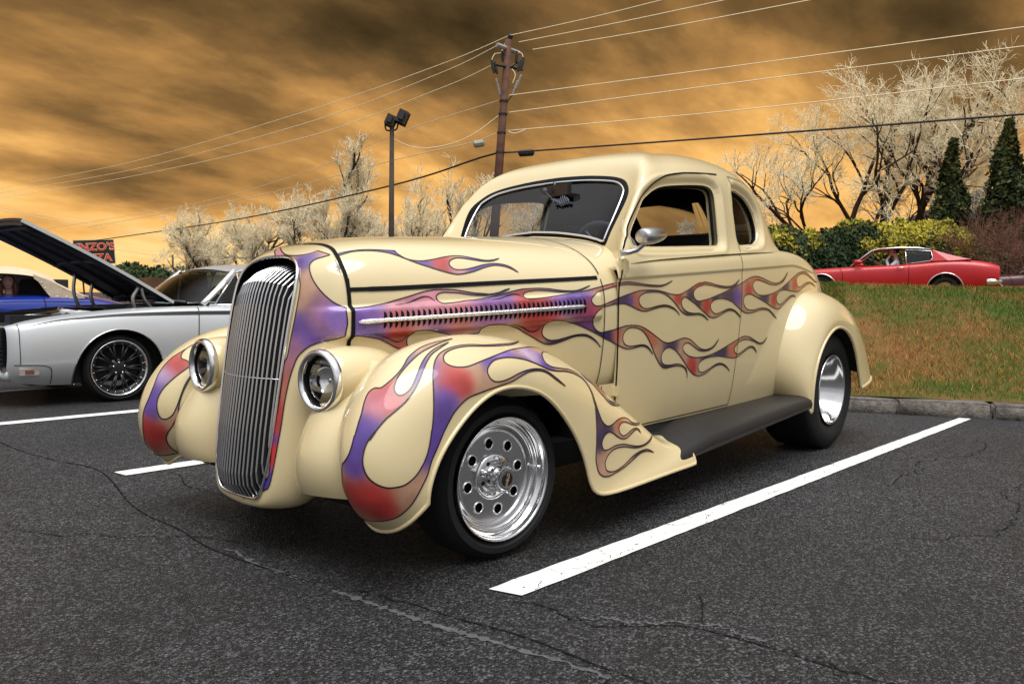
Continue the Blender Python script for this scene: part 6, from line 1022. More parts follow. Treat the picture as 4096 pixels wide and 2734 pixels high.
while s_ < S0 + 7:
    ln = rk.uniform(.42, .78)
    if s_ < S0 + .12 < s_ + ln: ln = S0 + .34 - s_ if S0 + .34 - s_ > .3 else ln
    (p, t), (p2, _) = kerb_at(s_), kerb_at(s_ + ln - .012); hgt = rk.uniform(.095, .125); bm = bmesh.new()
    nrm = np.array([-t[1], t[0]]); dep = .20; jx = lambda: rk.uniform(-.012, .012)
    bot, top = [], []
    for q in (p, p2):
        bot += [(*(q), -.05), (*(q + nrm * dep), -.05)]; top += [(*(q + nrm * (.012 + jx() * .4)), hgt + jx()), (*(q + nrm * dep), hgt + jx() + .01)]
    vs = [bm.verts.new(v) for v in (bot[0], bot[1], bot[3], bot[2], top[0], top[1], top[3], top[2])]
    for f in ((0, 1, 2, 3), (4, 7, 6, 5), (0, 4, 5, 1), (1, 5, 6, 2), (2, 6, 7, 3), (3, 7, 4, 0)): bm.faces.new([vs[i] for i in f])
    bmesh.ops.bevel(bm, geom=bm.edges[:], offset=.014, segments=2, affect='EDGES'); bmesh.ops.subdivide_edges(bm, edges=bm.edges[:], cuts=1, use_grid_fill=True)
    for v in bm.verts: v.co += Vector((jx(), jx(), jx())) * .30
    me = bm_mesh(bm, True); link("kerb_stone", me, kerb, granite); s_ += ln
def bank_h(y): return .98 * (1 - .55 * ss(-3.0, -8.0, y))
def bank_z(y, t):
    return .115 + bank_h(y) * ss(.0, 5.2, t) * (1 - .0 * t) - (bank_h(y) + .115 - .86) * ss(5.2, 9.0, t) + .02 * np.sin(t * 2.1 + y * 1.7) * ss(.3, 1.5, t)
ss_a = np.concatenate([np.arange(S0 - 12, S0 - 3, .6), np.arange(S0 - 3, S0 + 5, .16), np.arange(S0 + 5, S0 + 11, .6)])
tt = np.concatenate([np.arange(.17, 7, .16), np.arange(7, 12, .6), [14, 18, 26, 40, 70, 140]])
V_ = []
for a_ in ss_a:
    p, t = kerb_at(a_); nrm = np.array([-t[1], t[0]]); k = (a_ - S0)
    for t_ in tt:
        q = p + nrm * t_ + np.array([0, 1]) * (k * .06 * max(0, t_ - 6)); V_.append((q[0], q[1], float(bank_z(q[1] if t_ < 9 else p[1], t_))))
nt_ = len(tt); F_ = [(i * nt_ + j, i * nt_ + j + 1, (i + 1) * nt_ + j + 1, (i + 1) * nt_ + j) for i in range(len(ss_a) - 1) for j in range(nt_ - 1)]
def turf():
    m = principled("turf_soil", (.08, .07, .03), .95, spec=.1); nt = m.node_tree; b = nt.nodes["Principled BSDF"]; N, L = nt.nodes.new, nt.links.new
    tc = N("ShaderNodeTexCoord"); n = N("ShaderNodeTexNoise"); n.inputs["Scale"].default_value = 1.4; n.inputs["Detail"].default_value = 8; n.inputs["Roughness"].default_value = .7; L(tc.outputs["Object"], n.inputs["Vector"])
    r_ = N("ShaderNodeValToRGB"); e = r_.color_ramp.elements; e[0].position = .38; e[0].color = (.045, .07, .012, 1); e[1].position = .62; e[1].color = (.16, .085, .030, 1); L(n.outputs["Fac"], r_.inputs[0]); L(r_.outputs[0], b.inputs["Base Color"]); return m
bank = link("grass_bank", mesh_from(V_, F_), None, turf()); tag(bank, kind="structure")
def vnoise(x, y, seed=0):
    """cheap value noise for scatter colours"""
    xi, yi = np.floor(x).astype(int), np.floor(y).astype(int); fx, fy = x - xi, y - yi; fx = fx * fx * (3 - 2 * fx); fy = fy * fy * (3 - 2 * fy)
    h = lambda a, b: (np.sin(a * 127.1 + b * 311.7 + seed * 74.7) * 43758.5453) % 1.0
    return (h(xi, yi) * (1 - fx) + h(xi + 1, yi) * fx) * (1 - fy) + (h(xi, yi + 1) * (1 - fx) + h(xi + 1, yi + 1) * fx) * fy
def leaf_mat(name, rough=.7, trans=.25):
    m = bpy.data.materials.new(name); m.use_nodes = True; nt = m.node_tree; b = nt.nodes["Principled BSDF"]; N, L = nt.nodes.new, nt.links.new
    at = N("ShaderNodeAttribute"); at.attribute_name = "tint"; L(at.outputs["Color"], b.inputs["Base Color"]); b.inputs["Roughness"].default_value = rough; b.inputs["Specular IOR Level"].default_value = .25
    return m
M["leaf"] = leaf_mat("leaf")
def tri_cloud(name, P, A_, B_, tint, mat, parent=None):
    """many small two-triangle leaves or blades: base P, edge vectors A_ (width) and B_ (length)"""
    n = len(P); V = np.empty((n, 4, 3)); V[:, 0] = P - A_ / 2; V[:, 1] = P + A_ / 2; V[:, 2] = P + B_ + A_ * .30; V[:, 3] = P + B_ - A_ * .30
    me = bpy.data.meshes.new(name); me.vertices.add(n * 4); me.vertices.foreach_set("co", V.astype('f').ravel())
    me.loops.add(n * 4); me.loops.foreach_set("vertex_index", np.arange(n * 4, dtype='i')); me.polygons.add(n); me.polygons.foreach_set("loop_start", np.arange(0, n * 4, 4, dtype='i'))
    me.update(calc_edges=True)
    at = me.color_attributes.new("tint", 'FLOAT_COLOR', 'POINT'); at.data.foreach_set("color", np.repeat(np.c_[tint, np.ones(n)], 4, axis=0).astype('f').ravel())
    return link(name, me, parent, mat)
nr = np.random.default_rng(3)
NBL = 110000
sv = nr.uniform(S0 - 2.6, S0 + 4.6, NBL); tv = nr.uniform(0, 1, NBL) ** .8 * 6.0 + .18
pts2 = np.stack([np.interp(sv, KD, KERB[:, 0]), np.interp(sv, KD, KERB[:, 1])], 1); nx_ = np.stack([np.interp(sv + .05, KD, KERB[:, 0]), np.interp(sv + .05, KD, KERB[:, 1])], 1) - pts2; nx_ /= np.linalg.norm(nx_, axis=1, keepdims=True)
q2 = pts2 + np.stack([-nx_[:, 1], nx_[:, 0]], 1) * tv[:, None]
P3 = np.c_[q2, bank_z(q2[:, 1], tv)]
dry = vnoise(q2[:, 0] * 1.1, q2[:, 1] * 1.1, 1) * .55 + vnoise(q2[:, 0] * 3.7, q2[:, 1] * 3.7, 2) * .35 + nr.uniform(-.22, .22, NBL) + .42 * np.exp(-((tv - 1.7) / 1.0) ** 2) - .22 * np.exp(-((tv - .3) / .35) ** 2) + .15 * np.exp(-((tv - 5.2) / .5) ** 2) - .10 * np.exp(-((tv - 3.7) / .7) ** 2)
k_ = ss(.42, .62, dry)[:, None]
green = np.array([.055, .115, .010]) * nr.uniform(.5, 1.7, (NBL, 1)); straw = np.array([.34, .150, .042]) * nr.uniform(.45, 1.5, (NBL, 1))
ang = nr.uniform(0, 2 * np.pi, NBL); hgt = nr.uniform(.018, .050, NBL) * (1 + .6 * (nr.uniform(0, 1, NBL) > .96)); wdt = nr.uniform(.003, .0065, NBL)
A_ = np.stack([np.cos(ang), np.sin(ang), np.zeros(NBL)], 1) * wdt[:, None]; lean = nr.normal(0, .45, (NBL, 2)) * hgt[:, None]
gr = tri_cloud("grass", P3, A_, np.c_[lean, hgt], green * (1 - k_) + straw * k_, M["leaf"]); tag(gr, "short green and straw-brown grass on the bank above the kerb", "grass", kind="stuff")
# ---- bare trees
def bark(name, c, amt=.4): return noisy(principled(name, c, .9, spec=.2), 6, amt, bump=.6, bump_scale=30)
M["bark"] = bark("dark_bark", (.050, .026, .016)); M["twig"] = noisy(principled("pale_twigs", (.86, .75, .52), .8, spec=.2), 1.5, .15)
def segs_mesh(S_, n=4):
    """tapered prisms for (p0,p1,r0,r1)"""
    p0 = np.array([s[0] for s in S_]); p1 = np.array([s[1] for s in S_]); r0 = np.array([s[2] for s in S_]); r1 = np.array([s[3] for s in S_])
    t = p1 - p0; t /= np.linalg.norm(t, axis=1, keepdims=True) + 1e-9; h = np.where(np.abs(t[:, 2:3]) < .9, np.array([[0, 0, 1.]]), np.array([[1., 0, 0]])); a = np.cross(t, h); a /= np.linalg.norm(a, axis=1, keepdims=True); b = np.cross(t, a)
    m = len(S_); V = np.empty((m, 2 * n, 3))
    for k in range(n):
        c, s = math.cos(2 * math.pi * k / n), math.sin(2 * math.pi * k / n); d = a * c + b * s
        V[:, k] = p0 + d * r0[:, None]; V[:, n + k] = p1 + d * r1[:, None]
    base = np.arange(m)[:, None] * 2 * n; q = np.array([[k, (k + 1) % n, n + (k + 1) % n, n + k] for k in range(n)])
    F = (base[:, :, None] + q[None]).reshape(-1)
    me = bpy.data.meshes.new("branches"); me.vertices.add(m * 2 * n); me.vertices.foreach_set("co", V.astype('f').ravel()); nf = m * n
    me.loops.add(nf * 4); me.loops.foreach_set("vertex_index", F.astype('i')); me.polygons.add(nf); me.polygons.foreach_set("loop_start", np.arange(0, nf * 4, 4, dtype='i')); me.update(calc_edges=True)
    me.polygons.foreach_set("use_smooth", [True] * nf); return me
def grow_tree(seed, height, stems, spread, levels, up=.25, twig_r=.010, kids=(3, 4), ratio=.70, start=.30, trunk_r=None, side_bias=(0, 0)):
    rt = random.Random(seed); limbs, twigs = [], []
    trunk_r = trunk_r or height * .022
    def rv(): return Vector((rt.gauss(0, 1), rt.gauss(0, 1), rt.gauss(0, 1)))
    def br(p, d, ln, r, lev):
        n = 4 if lev < 3 else 3; nodes = [(p, r)]; q = p.copy(); dd = d.copy()
        for i in range(n):
            dd = (dd + rv() * (.10 + .035 * lev) + Vector((0, 0, 1)) * up * .22).normalized(); q2 = q + dd * (ln / n); r2 = max(twig_r * .45, r * (1 - .38 * (i + 1) / n))
            (limbs if lev < levels - 2 else twigs).append((tuple(q), tuple(q2), nodes[-1][1], r2)); q = q2; nodes.append((q.copy(), r2))
        if lev >= levels: return
        k = rt.randint(*kids) + (1 if lev >= levels - 2 else 0)
        for j in range(k):
            t = rt.uniform(start, 1.0) if j else 1.0; i = min(n - 1, int(t * n)); f = t * n - i; b0, b1 = nodes[i][0], nodes[i + 1][0]; bp = b0.lerp(b1, f)
            ax = rv(); side = (ax - dd * ax.dot(dd)).normalized(); a = rt.uniform(.35, .95) * spread if j else rt.uniform(.1, .45) * spread
            nd = (dd * math.cos(a) + side * math.sin(a) + Vector((0, 0, up * .5))).normalized()
            br(bp, nd, ln * ratio * rt.uniform(.75, 1.15), max(twig_r * .6, nodes[i][1] * (.62 if j else .8)), lev + 1)
    for sdir, sl in stems:
        br(Vector((rt.uniform(-.1, .1), rt.uniform(-.1, .1), 0)), Vector(sdir).normalized(), height * sl, trunk_r, 0)
    return limbs, twigs
def tree(name, loc, label, seed, height, stems, spread, levels, cat="tree", group=None, **kw):
    t = empty(name, loc, 0, label, cat, group); lb, tw = grow_tree(seed, height, stems, spread, levels, **kw)
    link("trunk", segs_mesh(lb, 6), t, M["bark"]); link("crown", segs_mesh(tw, 3), t, M["twig"]); return t
def at_px(px, py, depth):
    """a point at the given distance that the photograph shows at (px, py) of its 2349-wide copy"""
    f = 3201.5 * 2349 / 4096; v = _d + _r2 * ((px - 1174.5) / f) - _u2 * ((py - 784) / f); return CAM + v * depth
def base_px(px, depth, z): p = at_px(px, 690, depth); return (p.x, p.y, z)
tree("bare_tree", base_px(2005, 31, .8), "large spreading bare tree nearest the coupe, behind the hedge", 11, 8.7, [((-.10, .10, 1), .40), ((.42, -.62, 1), .38), ((.20, -.30, 1), .40)], 1.0, 6, twig_r=.013, up=.18, kids=(3, 4), ratio=.68, start=.36)
tree("bare_tree", base_px(2085, 32, .8), "tall bare tree rising between the spreading tree and the conifers", 23, 9.3, [((-.1, .20, 1), .40), ((.15, .0, 1), .42), ((-.25, .55, 1), .40)], 1.0, 6, twig_r=.013, up=.20, kids=(3, 4), ratio=.68, start=.36)
tree("bare_tree", base_px(2300, 40, .8), "bare tree at the right edge behind the conifers", 31, 7.0, [((0, .1, 1), .38), ((.1, .3, 1), .36)], .90, 6, twig_r=.016, up=.2, kids=(3, 4), ratio=.72)
tree("bare_tree", base_px(790, 32, 0), "tall upright egg-shaped bare tree left of the lamp pole", 41, 7.6, [((0, 0, 1), .42), ((.12, -.15, 1), .30), ((-.12, .15, 1), .30)], .70, 6, twig_r=.013, up=.40, kids=(4, 5), ratio=.62, start=.08)
tree("bare_tree", base_px(480, 40, 0), "round bare tree at the left end of the tree row", 52, 6.2, [((0, 0, 1), .32), ((.3, .2, 1), .30), ((-.3, -.2, 1), .3)], 1.0, 6, twig_r=.014, up=.18, kids=(3, 4), ratio=.70)
tree("bare_tree", base_px(610, 38, 0), "low bushy bare tree second from the left in the row", 63, 6.4, [((0, 0, 1), .34), ((-.3, .2, 1), .30)], .95, 6, twig_r=.014, up=.2, kids=(3, 4), ratio=.70)
tree("bare_tree", base_px(695, 37, 0), "small bare tree just left of the upright tree", 74, 6.4, [((0, 0, 1), .34), ((-.25, .2, 1), .30)], .9, 6, twig_r=.014, up=.22, kids=(3, 4), ratio=.70)
tree("bare_tree", base_px(950, 38, 0), "low bare tree between the lamp pole and the coupe roof", 85, 6.6, [((0, 0, 1), .34), ((.2, .2, 1), .3)], .95, 6, twig_r=.014, up=.2, kids=(3, 4), ratio=.70)
tree("bare_tree", base_px(860, 40, 0), "low bare tree directly behind the lamp pole", 96, 6.4, [((0, 0, 1), .34), ((-.2, .2, 1), .3)], .95, 6, twig_r=.014, up=.2, kids=(3, 4), ratio=.70)
tree("bare_tree", base_px(1075, 27, 0), "young bare tree with upright shoots beside the windshield", 107, 6.2, [((-.1, -.1, 1), .36), ((.15, -.2, 1), .34)], .75, 5, twig_r=.014, up=.42, kids=(3, 4), ratio=.66)
tree("bare_tree", base_px(1240, 34, .2), "bare tree seen through the coupe's far window", 118, 6.6, [((0, 0, 1), .34), ((.2, .2, 1), .3)], .9, 5, twig_r=.018, up=.2, kids=(4, 4), ratio=.70)
tree("bare_tree", base_px(1560, 36, .6), "bare tree seen through the coupe's rear window", 129, 4.4, [((0, 0, 1), .34), ((-.2, .2, 1), .3)], .9, 5, twig_r=.020, up=.2, kids=(4, 4), ratio=.70)
# ---- hedge, conifers, brushwood
def foliage(name, parent, n, place, size, tint, seed):
    r_ = np.random.default_rng(seed); P, Nn = place(r_, n); a = r_.normal(size=(len(P), 3)); a -= (a * Nn).sum(1, keepdims=True) * Nn * .6; a /= np.linalg.norm(a, axis=1, keepdims=True)
    b = np.cross(a, Nn + r_.normal(size=(len(P), 3)) * .6); b /= np.linalg.norm(b, axis=1, keepdims=True) + 1e-9; s = r_.uniform(.6, 1.4, (len(P), 1)) * size
    return tri_cloud(name, P, a * s * .7, b * s, tint(r_, P), M["leaf"], parent)
hl_, hr_ = at_px(1700, 690, 20.5), at_px(2215, 690, 23)
hx = np.array([hr_.x - hl_.x, hr_.y - hl_.y]); hln = np.linalg.norm(hx); hx /= hln; hn = np.array([hx[1], -hx[0]]); hn *= np.sign((np.array([CAM.x, CAM.y]) - np.array([hl_.x, hl_.y])) @ hn)
hedge = empty("hedge", (hl_.x, hl_.y, .8), 0, "long clipped evergreen hedge with yellow tips behind the red coupe", "hedge")
def hedge_place(r_, n):
    s = r_.uniform(0, hln, n); cl = vnoise(s * 1.3, np.zeros(n), 5); top = 1.75 + .50 * cl + .30 * vnoise(s * 4.1, np.ones(n), 6) - .45 * ss(hln - 1.2, hln, s); z = r_.uniform(0, 1, n) ** .8 * top; bulge = .9 + .25 * vnoise(s * 2.2, z * 2.2, 7) + .15 * vnoise(s * 6, z * 6, 9); d = (r_.uniform(.35, 1, n) ** .5) * bulge * np.sqrt(np.clip(1 - (z / (top * 1.05)) ** 4, .05, 1))
    xy = np.stack([s, s], 1) * hx + d[:, None] * hn; return np.c_[xy, z], np.tile(np.r_[hn, .4], (n, 1))
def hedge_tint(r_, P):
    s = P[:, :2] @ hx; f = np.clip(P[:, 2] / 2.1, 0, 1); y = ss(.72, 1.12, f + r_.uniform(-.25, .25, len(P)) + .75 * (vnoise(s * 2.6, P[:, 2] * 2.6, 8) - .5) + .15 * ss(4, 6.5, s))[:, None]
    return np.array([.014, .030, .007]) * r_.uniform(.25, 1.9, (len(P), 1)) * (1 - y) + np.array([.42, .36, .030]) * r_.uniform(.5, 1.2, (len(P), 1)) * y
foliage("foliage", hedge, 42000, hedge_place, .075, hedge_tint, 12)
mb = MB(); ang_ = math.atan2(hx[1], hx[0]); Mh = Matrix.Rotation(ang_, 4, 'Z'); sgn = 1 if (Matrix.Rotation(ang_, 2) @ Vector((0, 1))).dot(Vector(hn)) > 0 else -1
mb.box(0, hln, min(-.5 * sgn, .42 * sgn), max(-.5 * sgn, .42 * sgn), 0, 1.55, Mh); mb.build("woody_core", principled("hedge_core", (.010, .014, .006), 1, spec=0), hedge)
def conifer(loc, h, r0, seed, label):
    t = empty("conifer", loc, 0, label, "conifer"); mb = MB(); mb.tube([(0, 0, 0), (0, 0, h * .9)], [.12, .02], 8); mb.build("trunk", M["bark"], t, True)
    def place(r_, n):
        f = r_.uniform(0, 1, n); th = r_.uniform(0, 2 * np.pi, n); lob = .72 + .38 * vnoise(th * 2.2, f * 11, seed) + .2 * vnoise(th * 5, f * 25, seed + 1); rad = r0 * (1 - f) ** .95 * (lob + .9 * (vnoise(th * 1.1 + 3, f * 5, seed + 2) - .5)) * (r_.uniform(.2, 1, n) ** .4) + .03
        P = np.stack([np.cos(th) * rad + .12 * np.sin(f * 9), np.sin(th) * rad, .1 + f * h + .25 * lob * (rad / r0)], 1); Nn = np.stack([np.cos(th), np.sin(th), .5 + 0 * th], 1); return P, Nn / np.linalg.norm(Nn, axis=1, keepdims=True)
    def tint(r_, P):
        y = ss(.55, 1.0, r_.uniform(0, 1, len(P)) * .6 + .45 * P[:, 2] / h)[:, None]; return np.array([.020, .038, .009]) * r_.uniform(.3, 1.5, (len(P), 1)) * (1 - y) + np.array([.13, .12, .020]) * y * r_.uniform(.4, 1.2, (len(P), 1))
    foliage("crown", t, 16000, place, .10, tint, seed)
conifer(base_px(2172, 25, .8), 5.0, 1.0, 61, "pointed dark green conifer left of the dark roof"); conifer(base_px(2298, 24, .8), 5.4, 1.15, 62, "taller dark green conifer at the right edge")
def brush(loc, seed, h, label):
    t = empty("bare_shrub", loc, 0, label, "shrub"); lb, tw = grow_tree(seed, h, [((math.cos(a) * .8, math.sin(a) * .8, 1), .35) for a in (0, 1.2, 2.4, 3.6, 5)], .9, 4, twig_r=.007, up=.2, kids=(3, 4), ratio=.75, trunk_r=.025)
    link("branches", segs_mesh(lb + tw, 3), t, M["brush"])
M["brush"] = noisy(principled("reddish_brush", (.16, .065, .04), .9), 2, .3)
brush(base_px(2215, 21.5, .8), 71, 2.9, "reddish brown leafless shrub in front of the left conifer"); brush(base_px(2330, 20.5, .8), 72, 3.2, "reddish brown leafless shrub at the right edge")
# ---- house with a dark roof behind the conifers
bp = at_px(2330, 690, 31); hs_ = empty("house", (bp.x, bp.y, .8), math.atan2(hx[1], hx[0]), "low dark house half hidden behind the conifers", "house")
mb = MB(); mb.box(-1.9, 7, 0.2, 4, 0, 3.3); mb.build("wall", noisy(principled("dark_siding", (.035, .032, .034), .9), 3, .3), hs_)
mb = MB(); mb.add([(-2.3, 4.4, 3.3), (-2.3, -.3, 3.3), (7.2, -.3, 3.3), (7.2, 4.4, 3.3), (2.0, 2.0, 5.4), (7.2, 2.0, 5.4)], [(1, 2, 5, 4), (0, 4, 5, 3), (0, 1, 4), (0, 3, 2, 1)]); rf = mb.build("roof", noisy(principled("slate_roof", (.030, .032, .040), .8), 8, .35, bump=.4), hs_)
# ---- wooden fence, bushes and sign far left
def fence():
    a, b = at_px(318, 690, 48), at_px(405, 690, 47); f = empty("wooden_fence", (a.x, a.y, 0), 0, "brown board fence seen over the silver car's cowl", "fence"); d = Vector((b.x - a.x, b.y - a.y, 0)); n = 18; wood = noisy(principled("fence_boards", (.13, .055, .025), .85), 2, .4)
    an = math.atan2(d.y, d.x)
    for i in range(n):
        p = d * (i / n); mb = MB(); mb.box(0, d.length / n - .03, -.02, .02, 0, 1.72 + .03 * (i % 2), Matrix.Translation(p) @ Matrix.Rotation(an, 4, 'Z')); mb.build("board", wood, f)
fence()
def bush(px, depth, h, r0, seed, label):
    t = empty("evergreen_bush", base_px(px, depth, 0), 0, label, "bush")
    def place(r_, n):
        v = r_.normal(size=(n, 3)); v /= np.linalg.norm(v, axis=1, keepdims=True); rr = r_.uniform(.5, 1, (n, 1)) ** .4 * (.75 + .35 * vnoise(v[:, 0] * 3 + 9, v[:, 2] * 3 + v[:, 1] * 3, seed))[:, None]; P = v * rr * np.array([r0, r0, h / 2]); P[:, 2] += h / 2; return P, v
    foliage("foliage", t, 5000, place, .16, lambda r_, P: np.array([.03, .05, .012]) * r_.uniform(.4, 1.7, (len(P), 1)), seed)
bush(300, 52, 2.9, 1.6, 81, "dark evergreen bush left of the board fence"); bush(372, 50, 2.6, 1.8, 82, "wide evergreen bush behind the board fence"); bush(425, 52, 2.7, 1.5, 83, "dark evergreen bush right of the board fence")
def sign():
    c = at_px(226, 578, 58); w, h = 2.58, 1.70; d = (Vector((CAM.x, CAM.y, 0)) - Vector((c.x, c.y, 0))).normalized(); s = empty("pizza_sign", (c.x, c.y, 0), math.atan2(d.y, d.x) - math.pi / 2, "black sign with red ENZO'S PIZZA lettering above the raised hood", "sign")
    s.rotation_euler[2] = math.atan2(d.x, -d.y) ; s.rotation_euler[1] = R(-4)
    z0 = c.z; black = principled("sign_black", (.012, .012, .012), .5); cream_ = principled("sign_edge", (.75, .62, .38), .6); red_ = principled("sign_red", (.70, .03, .015), .5)
    mb = MB(); mb.box(-w / 2, w / 2, 0, .12, z0 - h / 2, z0 + h / 2); mb.build("panel", black, s)
    mb = MB(); e = .05
    for bx in ((-w / 2 - e, w / 2 + e, z0 + h / 2, z0 + h / 2 + e), (-w / 2 - e, w / 2 + e, z0 - h / 2 - e, z0 - h / 2), (-w / 2 - e, -w / 2, z0 - h / 2, z0 + h / 2), (w / 2, w / 2 + e, z0 - h / 2, z0 + h / 2)): mb.box(bx[0], bx[1], -.02, .12, bx[2], bx[3])
    mb.build("frame", cream_, s)
    for x in (-.9, .9):
        mb = MB(); mb.tube([(x, .06, 0), (x, .06, z0 - h / 2)], .06, 8); mb.build("post", black, s)
    for txt, zz, sz in (("ENZO'S", z0 + .34, .74), ("PIZZA", z0 - .44, .74)):
        for off, mt, ex in ((.045, cream_, .0), (0.0, red_, .02)):
            cu = bpy.data.curves.new("t", 'FONT'); cu.body = txt; cu.size = sz; cu.align_x = 'CENTER'; cu.align_y = 'CENTER'; cu.offset = .012 + off * .55; cu.extrude = .012; cu.space_character = 1.08
            o_ = bpy.data.objects.new("t", cu); col.objects.link(o_); me = bpy.data.meshes.new_from_object(o_.evaluated_get(bpy.context.evaluated_depsgraph_get())); bpy.data.objects.remove(o_)
            me.transform(Matrix.Translation((0, -.03 - ex, zz)) @ Matrix.Rotation(R(90), 4, 'X')); link("lettering", me, s, mt)
sign()
# ---- utility pole, lamp pole and wires
M["pole"] = noisy(principled("creosoted_pole", (.085, .032, .016), .85), 5, .5, bump=.5, bump_scale=40); M["hardware"] = principled("pole_hardware", (.015, .014, .014), .6); M["porcelain"] = principled("insulator", (.25, .22, .2), .4); M["wire_pale"] = principled("bright_wire", (.85, .72, .48), .5); M["wire_dark"] = principled("black_cable", (.010, .009, .009), .6); M["box_grey"] = noisy(principled("grey_box", (.30, .29, .26), .6), 6, .2)
PD = 20.0
pb, pt_ = at_px(1118, 690, PD), at_px(1166, 92, PD)
pole = empty("utility_pole", (pb.x, pb.y, 0), 0, "tall leaning brown wooden utility pole with crossarms behind the coupe", "utility pole")
O_ = Vector((pb.x, pb.y, 0)); L_ = lambda px, py, d=PD: at_px(px, py, d) - O_
b0 = pb - O_; b0.z = -.1; axis = (L_(1166, 92) - L_(1144, 395)).normalized(); foot = L_(1144, 395) - axis * 3.3
mb = MB(); mb.tube([foot, L_(1144, 395), L_(1166, 92)], [.125, .108, .085], 14); mb.build("post", M["pole"], pole, True)
def part(name, mat, fn): mb = MB(); fn(mb); return mb.build(name, M[mat], pole, True, 40)
part("crossarm", "box_grey", lambda m: m.tube([L_(1140, 103, PD - .25), L_(1190, 122, PD + .25)], .055, 6))
part("crossarm", "hardware", lambda m: m.tube([L_(1135, 148, PD - .3), L_(1198, 160, PD + .3)], .035, 6))
part("crossarm", "hardware", lambda m: m.tube([L_(1168, 155, PD), L_(1202, 135, PD + .1)], .025, 6))
part("pole_top_insulator", "hardware", lambda m: m.tube([L_(1170, 92), L_(1171, 84), L_(1171, 78)], [.03, .075, .03], 8))
for px, py, dx, dy in ((1128, 138, 6, 30), (1135, 142, 6, 28), (1201, 132, -8, 30), (1194, 138, -6, 26), (1152, 118, 2, 24), (1186, 118, -2, 24)): part("fuse_cutout", "hardware", lambda m, px=px, py=py, dx=dx, dy=dy: m.tube([L_(px, py), L_(px + dx * .4, py + dy * .5), L_(px + dx, py + dy)], [.028, .045, .028], 8))
for px, py, dx, dy in ((1138, 180, 10, 40), (1196, 172, -14, 34), (1188, 185, -14, 36)): part("surge_arrester", "porcelain", lambda m, px=px, py=py, dx=dx, dy=dy: m.tube([L_(px + dx * t, py + dy * t) for t in np.linspace(0, 1, 9)], [.022, .038] * 4 + [.02], 8))
def jump(pts, r_=.012, mat="wire_pale"): part("jumper_wire", mat, lambda m: m.tube(smooth_loop(np.array([tuple(L_(*p)) for p in pts]), 24, False), r_, 5))
jump([(1146, 215), (1152, 232), (1157, 270)], .016, "wire_dark"); jump([(1182, 206), (1172, 222), (1165, 232)], .016, "wire_dark"); jump([(1128, 138), (1135, 124), (1148, 122), (1152, 116), (1158, 100)]); jump([(1201, 134), (1196, 122), (1186, 120)]); jump([(1174, 158), (1182, 172), (1176, 190)])
part("conduit", "box_grey", lambda m: m.tube([L_(1139, 395), L_(1150, 268), L_(1150, 240)], .03, 8))
for py in (232, 262, 305, 350): part("pole_band", "hardware", lambda m, py=py: m.tube([L_(1166 - (py - 92) * .0727, py - 2), L_(1166 - (py - 92) * .0727, py + 2)], .115, 12))
part("splice_case", "hardware", lambda m: m.tube([L_(1189, 353), L_(1192, 352), L_(1222, 350), L_(1226, 350)], [.03, .085, .085, .03], 10))
part("drop_box", "box_grey", lambda m: m.tube([L_(1086, 332), L_(1089, 331), L_(1108, 328), L_(1111, 327)], [.05, .09, .09, .05], 8))
lp_ = at_px(897, 690, PD); lamp = empty("lamp_pole", (lp_.x, lp_.y, 0), 0, "slim dark lamp pole with two floodlights left of the utility pole", "lamp pole")
O2 = Vector((lp_.x, lp_.y, 0)); K_ = lambda px, py, d=PD: at_px(px, py, d) - O2
mb = MB(); mb.tube([(0, 0, -.1), K_(899, 290)], [.085, .055], 12); mb.build("post", noisy(principled("weathered_pole", (.045, .032, .022), .85), 6, .4), lamp, True)
def flood(a, b, w, h_, arm):
    f = empty("floodlight"); f.parent = lamp; ctr = K_(*a); ax = (K_(*b) - ctr).normalized(); side = ax.cross(Vector((_d.x, _d.y, 0))).normalized(); dep = ax.cross(side); Mx = Matrix((( side.x, dep.x, ax.x, ctr.x), (side.y, dep.y, ax.y, ctr.y), (side.z, dep.z, ax.z, ctr.z), (0, 0, 0, 1)))
    mb = MB(); mb.box(-w / 2, w / 2, -.12, .12, -h_ / 2, h_ / 2, Mx); mb.box(-w * .58, w * .58, -.14, -.11, -h_ * .56, h_ * .56, Mx); mb.box(-w * .25, w * .25, .1, .2, -h_ * .3, h_ * .3, Mx); mb.build("housing", M["hardware"], f)
    mb = MB(); mb.tube(smooth_loop(np.array([tuple(K_(*p)) for p in arm]), 12, False), .022, 6); mb.build("bracket", M["hardware"], f, True)
flood((896, 277), (903, 262), .22, .26, [(898, 300), (886, 298), (884, 284), (892, 280)]); flood((923, 269), (930, 253), .24, .32, [(899, 300), (910, 296), (913, 284), (918, 276)])
def wire(pts, r_, mat, label):
    """pts: (px, py, depth) through which the wire runs"""
    P = smooth_loop(np.array([tuple(at_px(*p)) for p in pts]), 60, False); mb = MB(); mb.tube(P, r_, 5, False); o = mb.build("overhead_wire", M[mat], None, True); tag(o, label, "wire", "overhead wires")
wl = "thin pale wire from the utility pole %s"
wire([(-60, 448, 54), (0, 432, 51), (300, 372, 40), (700, 256, 30), (1000, 152, 23.5), (1168, 82, PD)], .011, "wire_pale", wl % "to the left, highest of the left wires")
wire([(-60, 458, 54), (0, 443, 51), (300, 390, 40), (700, 283, 30), (1000, 172, 23.5), (1140, 105, PD)], .011, "wire_pale", wl % "to the left, second from the top")
wire([(-60, 468, 54), (0, 455, 51), (300, 405, 40), (700, 315, 30), (1000, 207, 23.5), (1128, 150, PD)], .011, "wire_pale", wl % "to the left, third from the top")
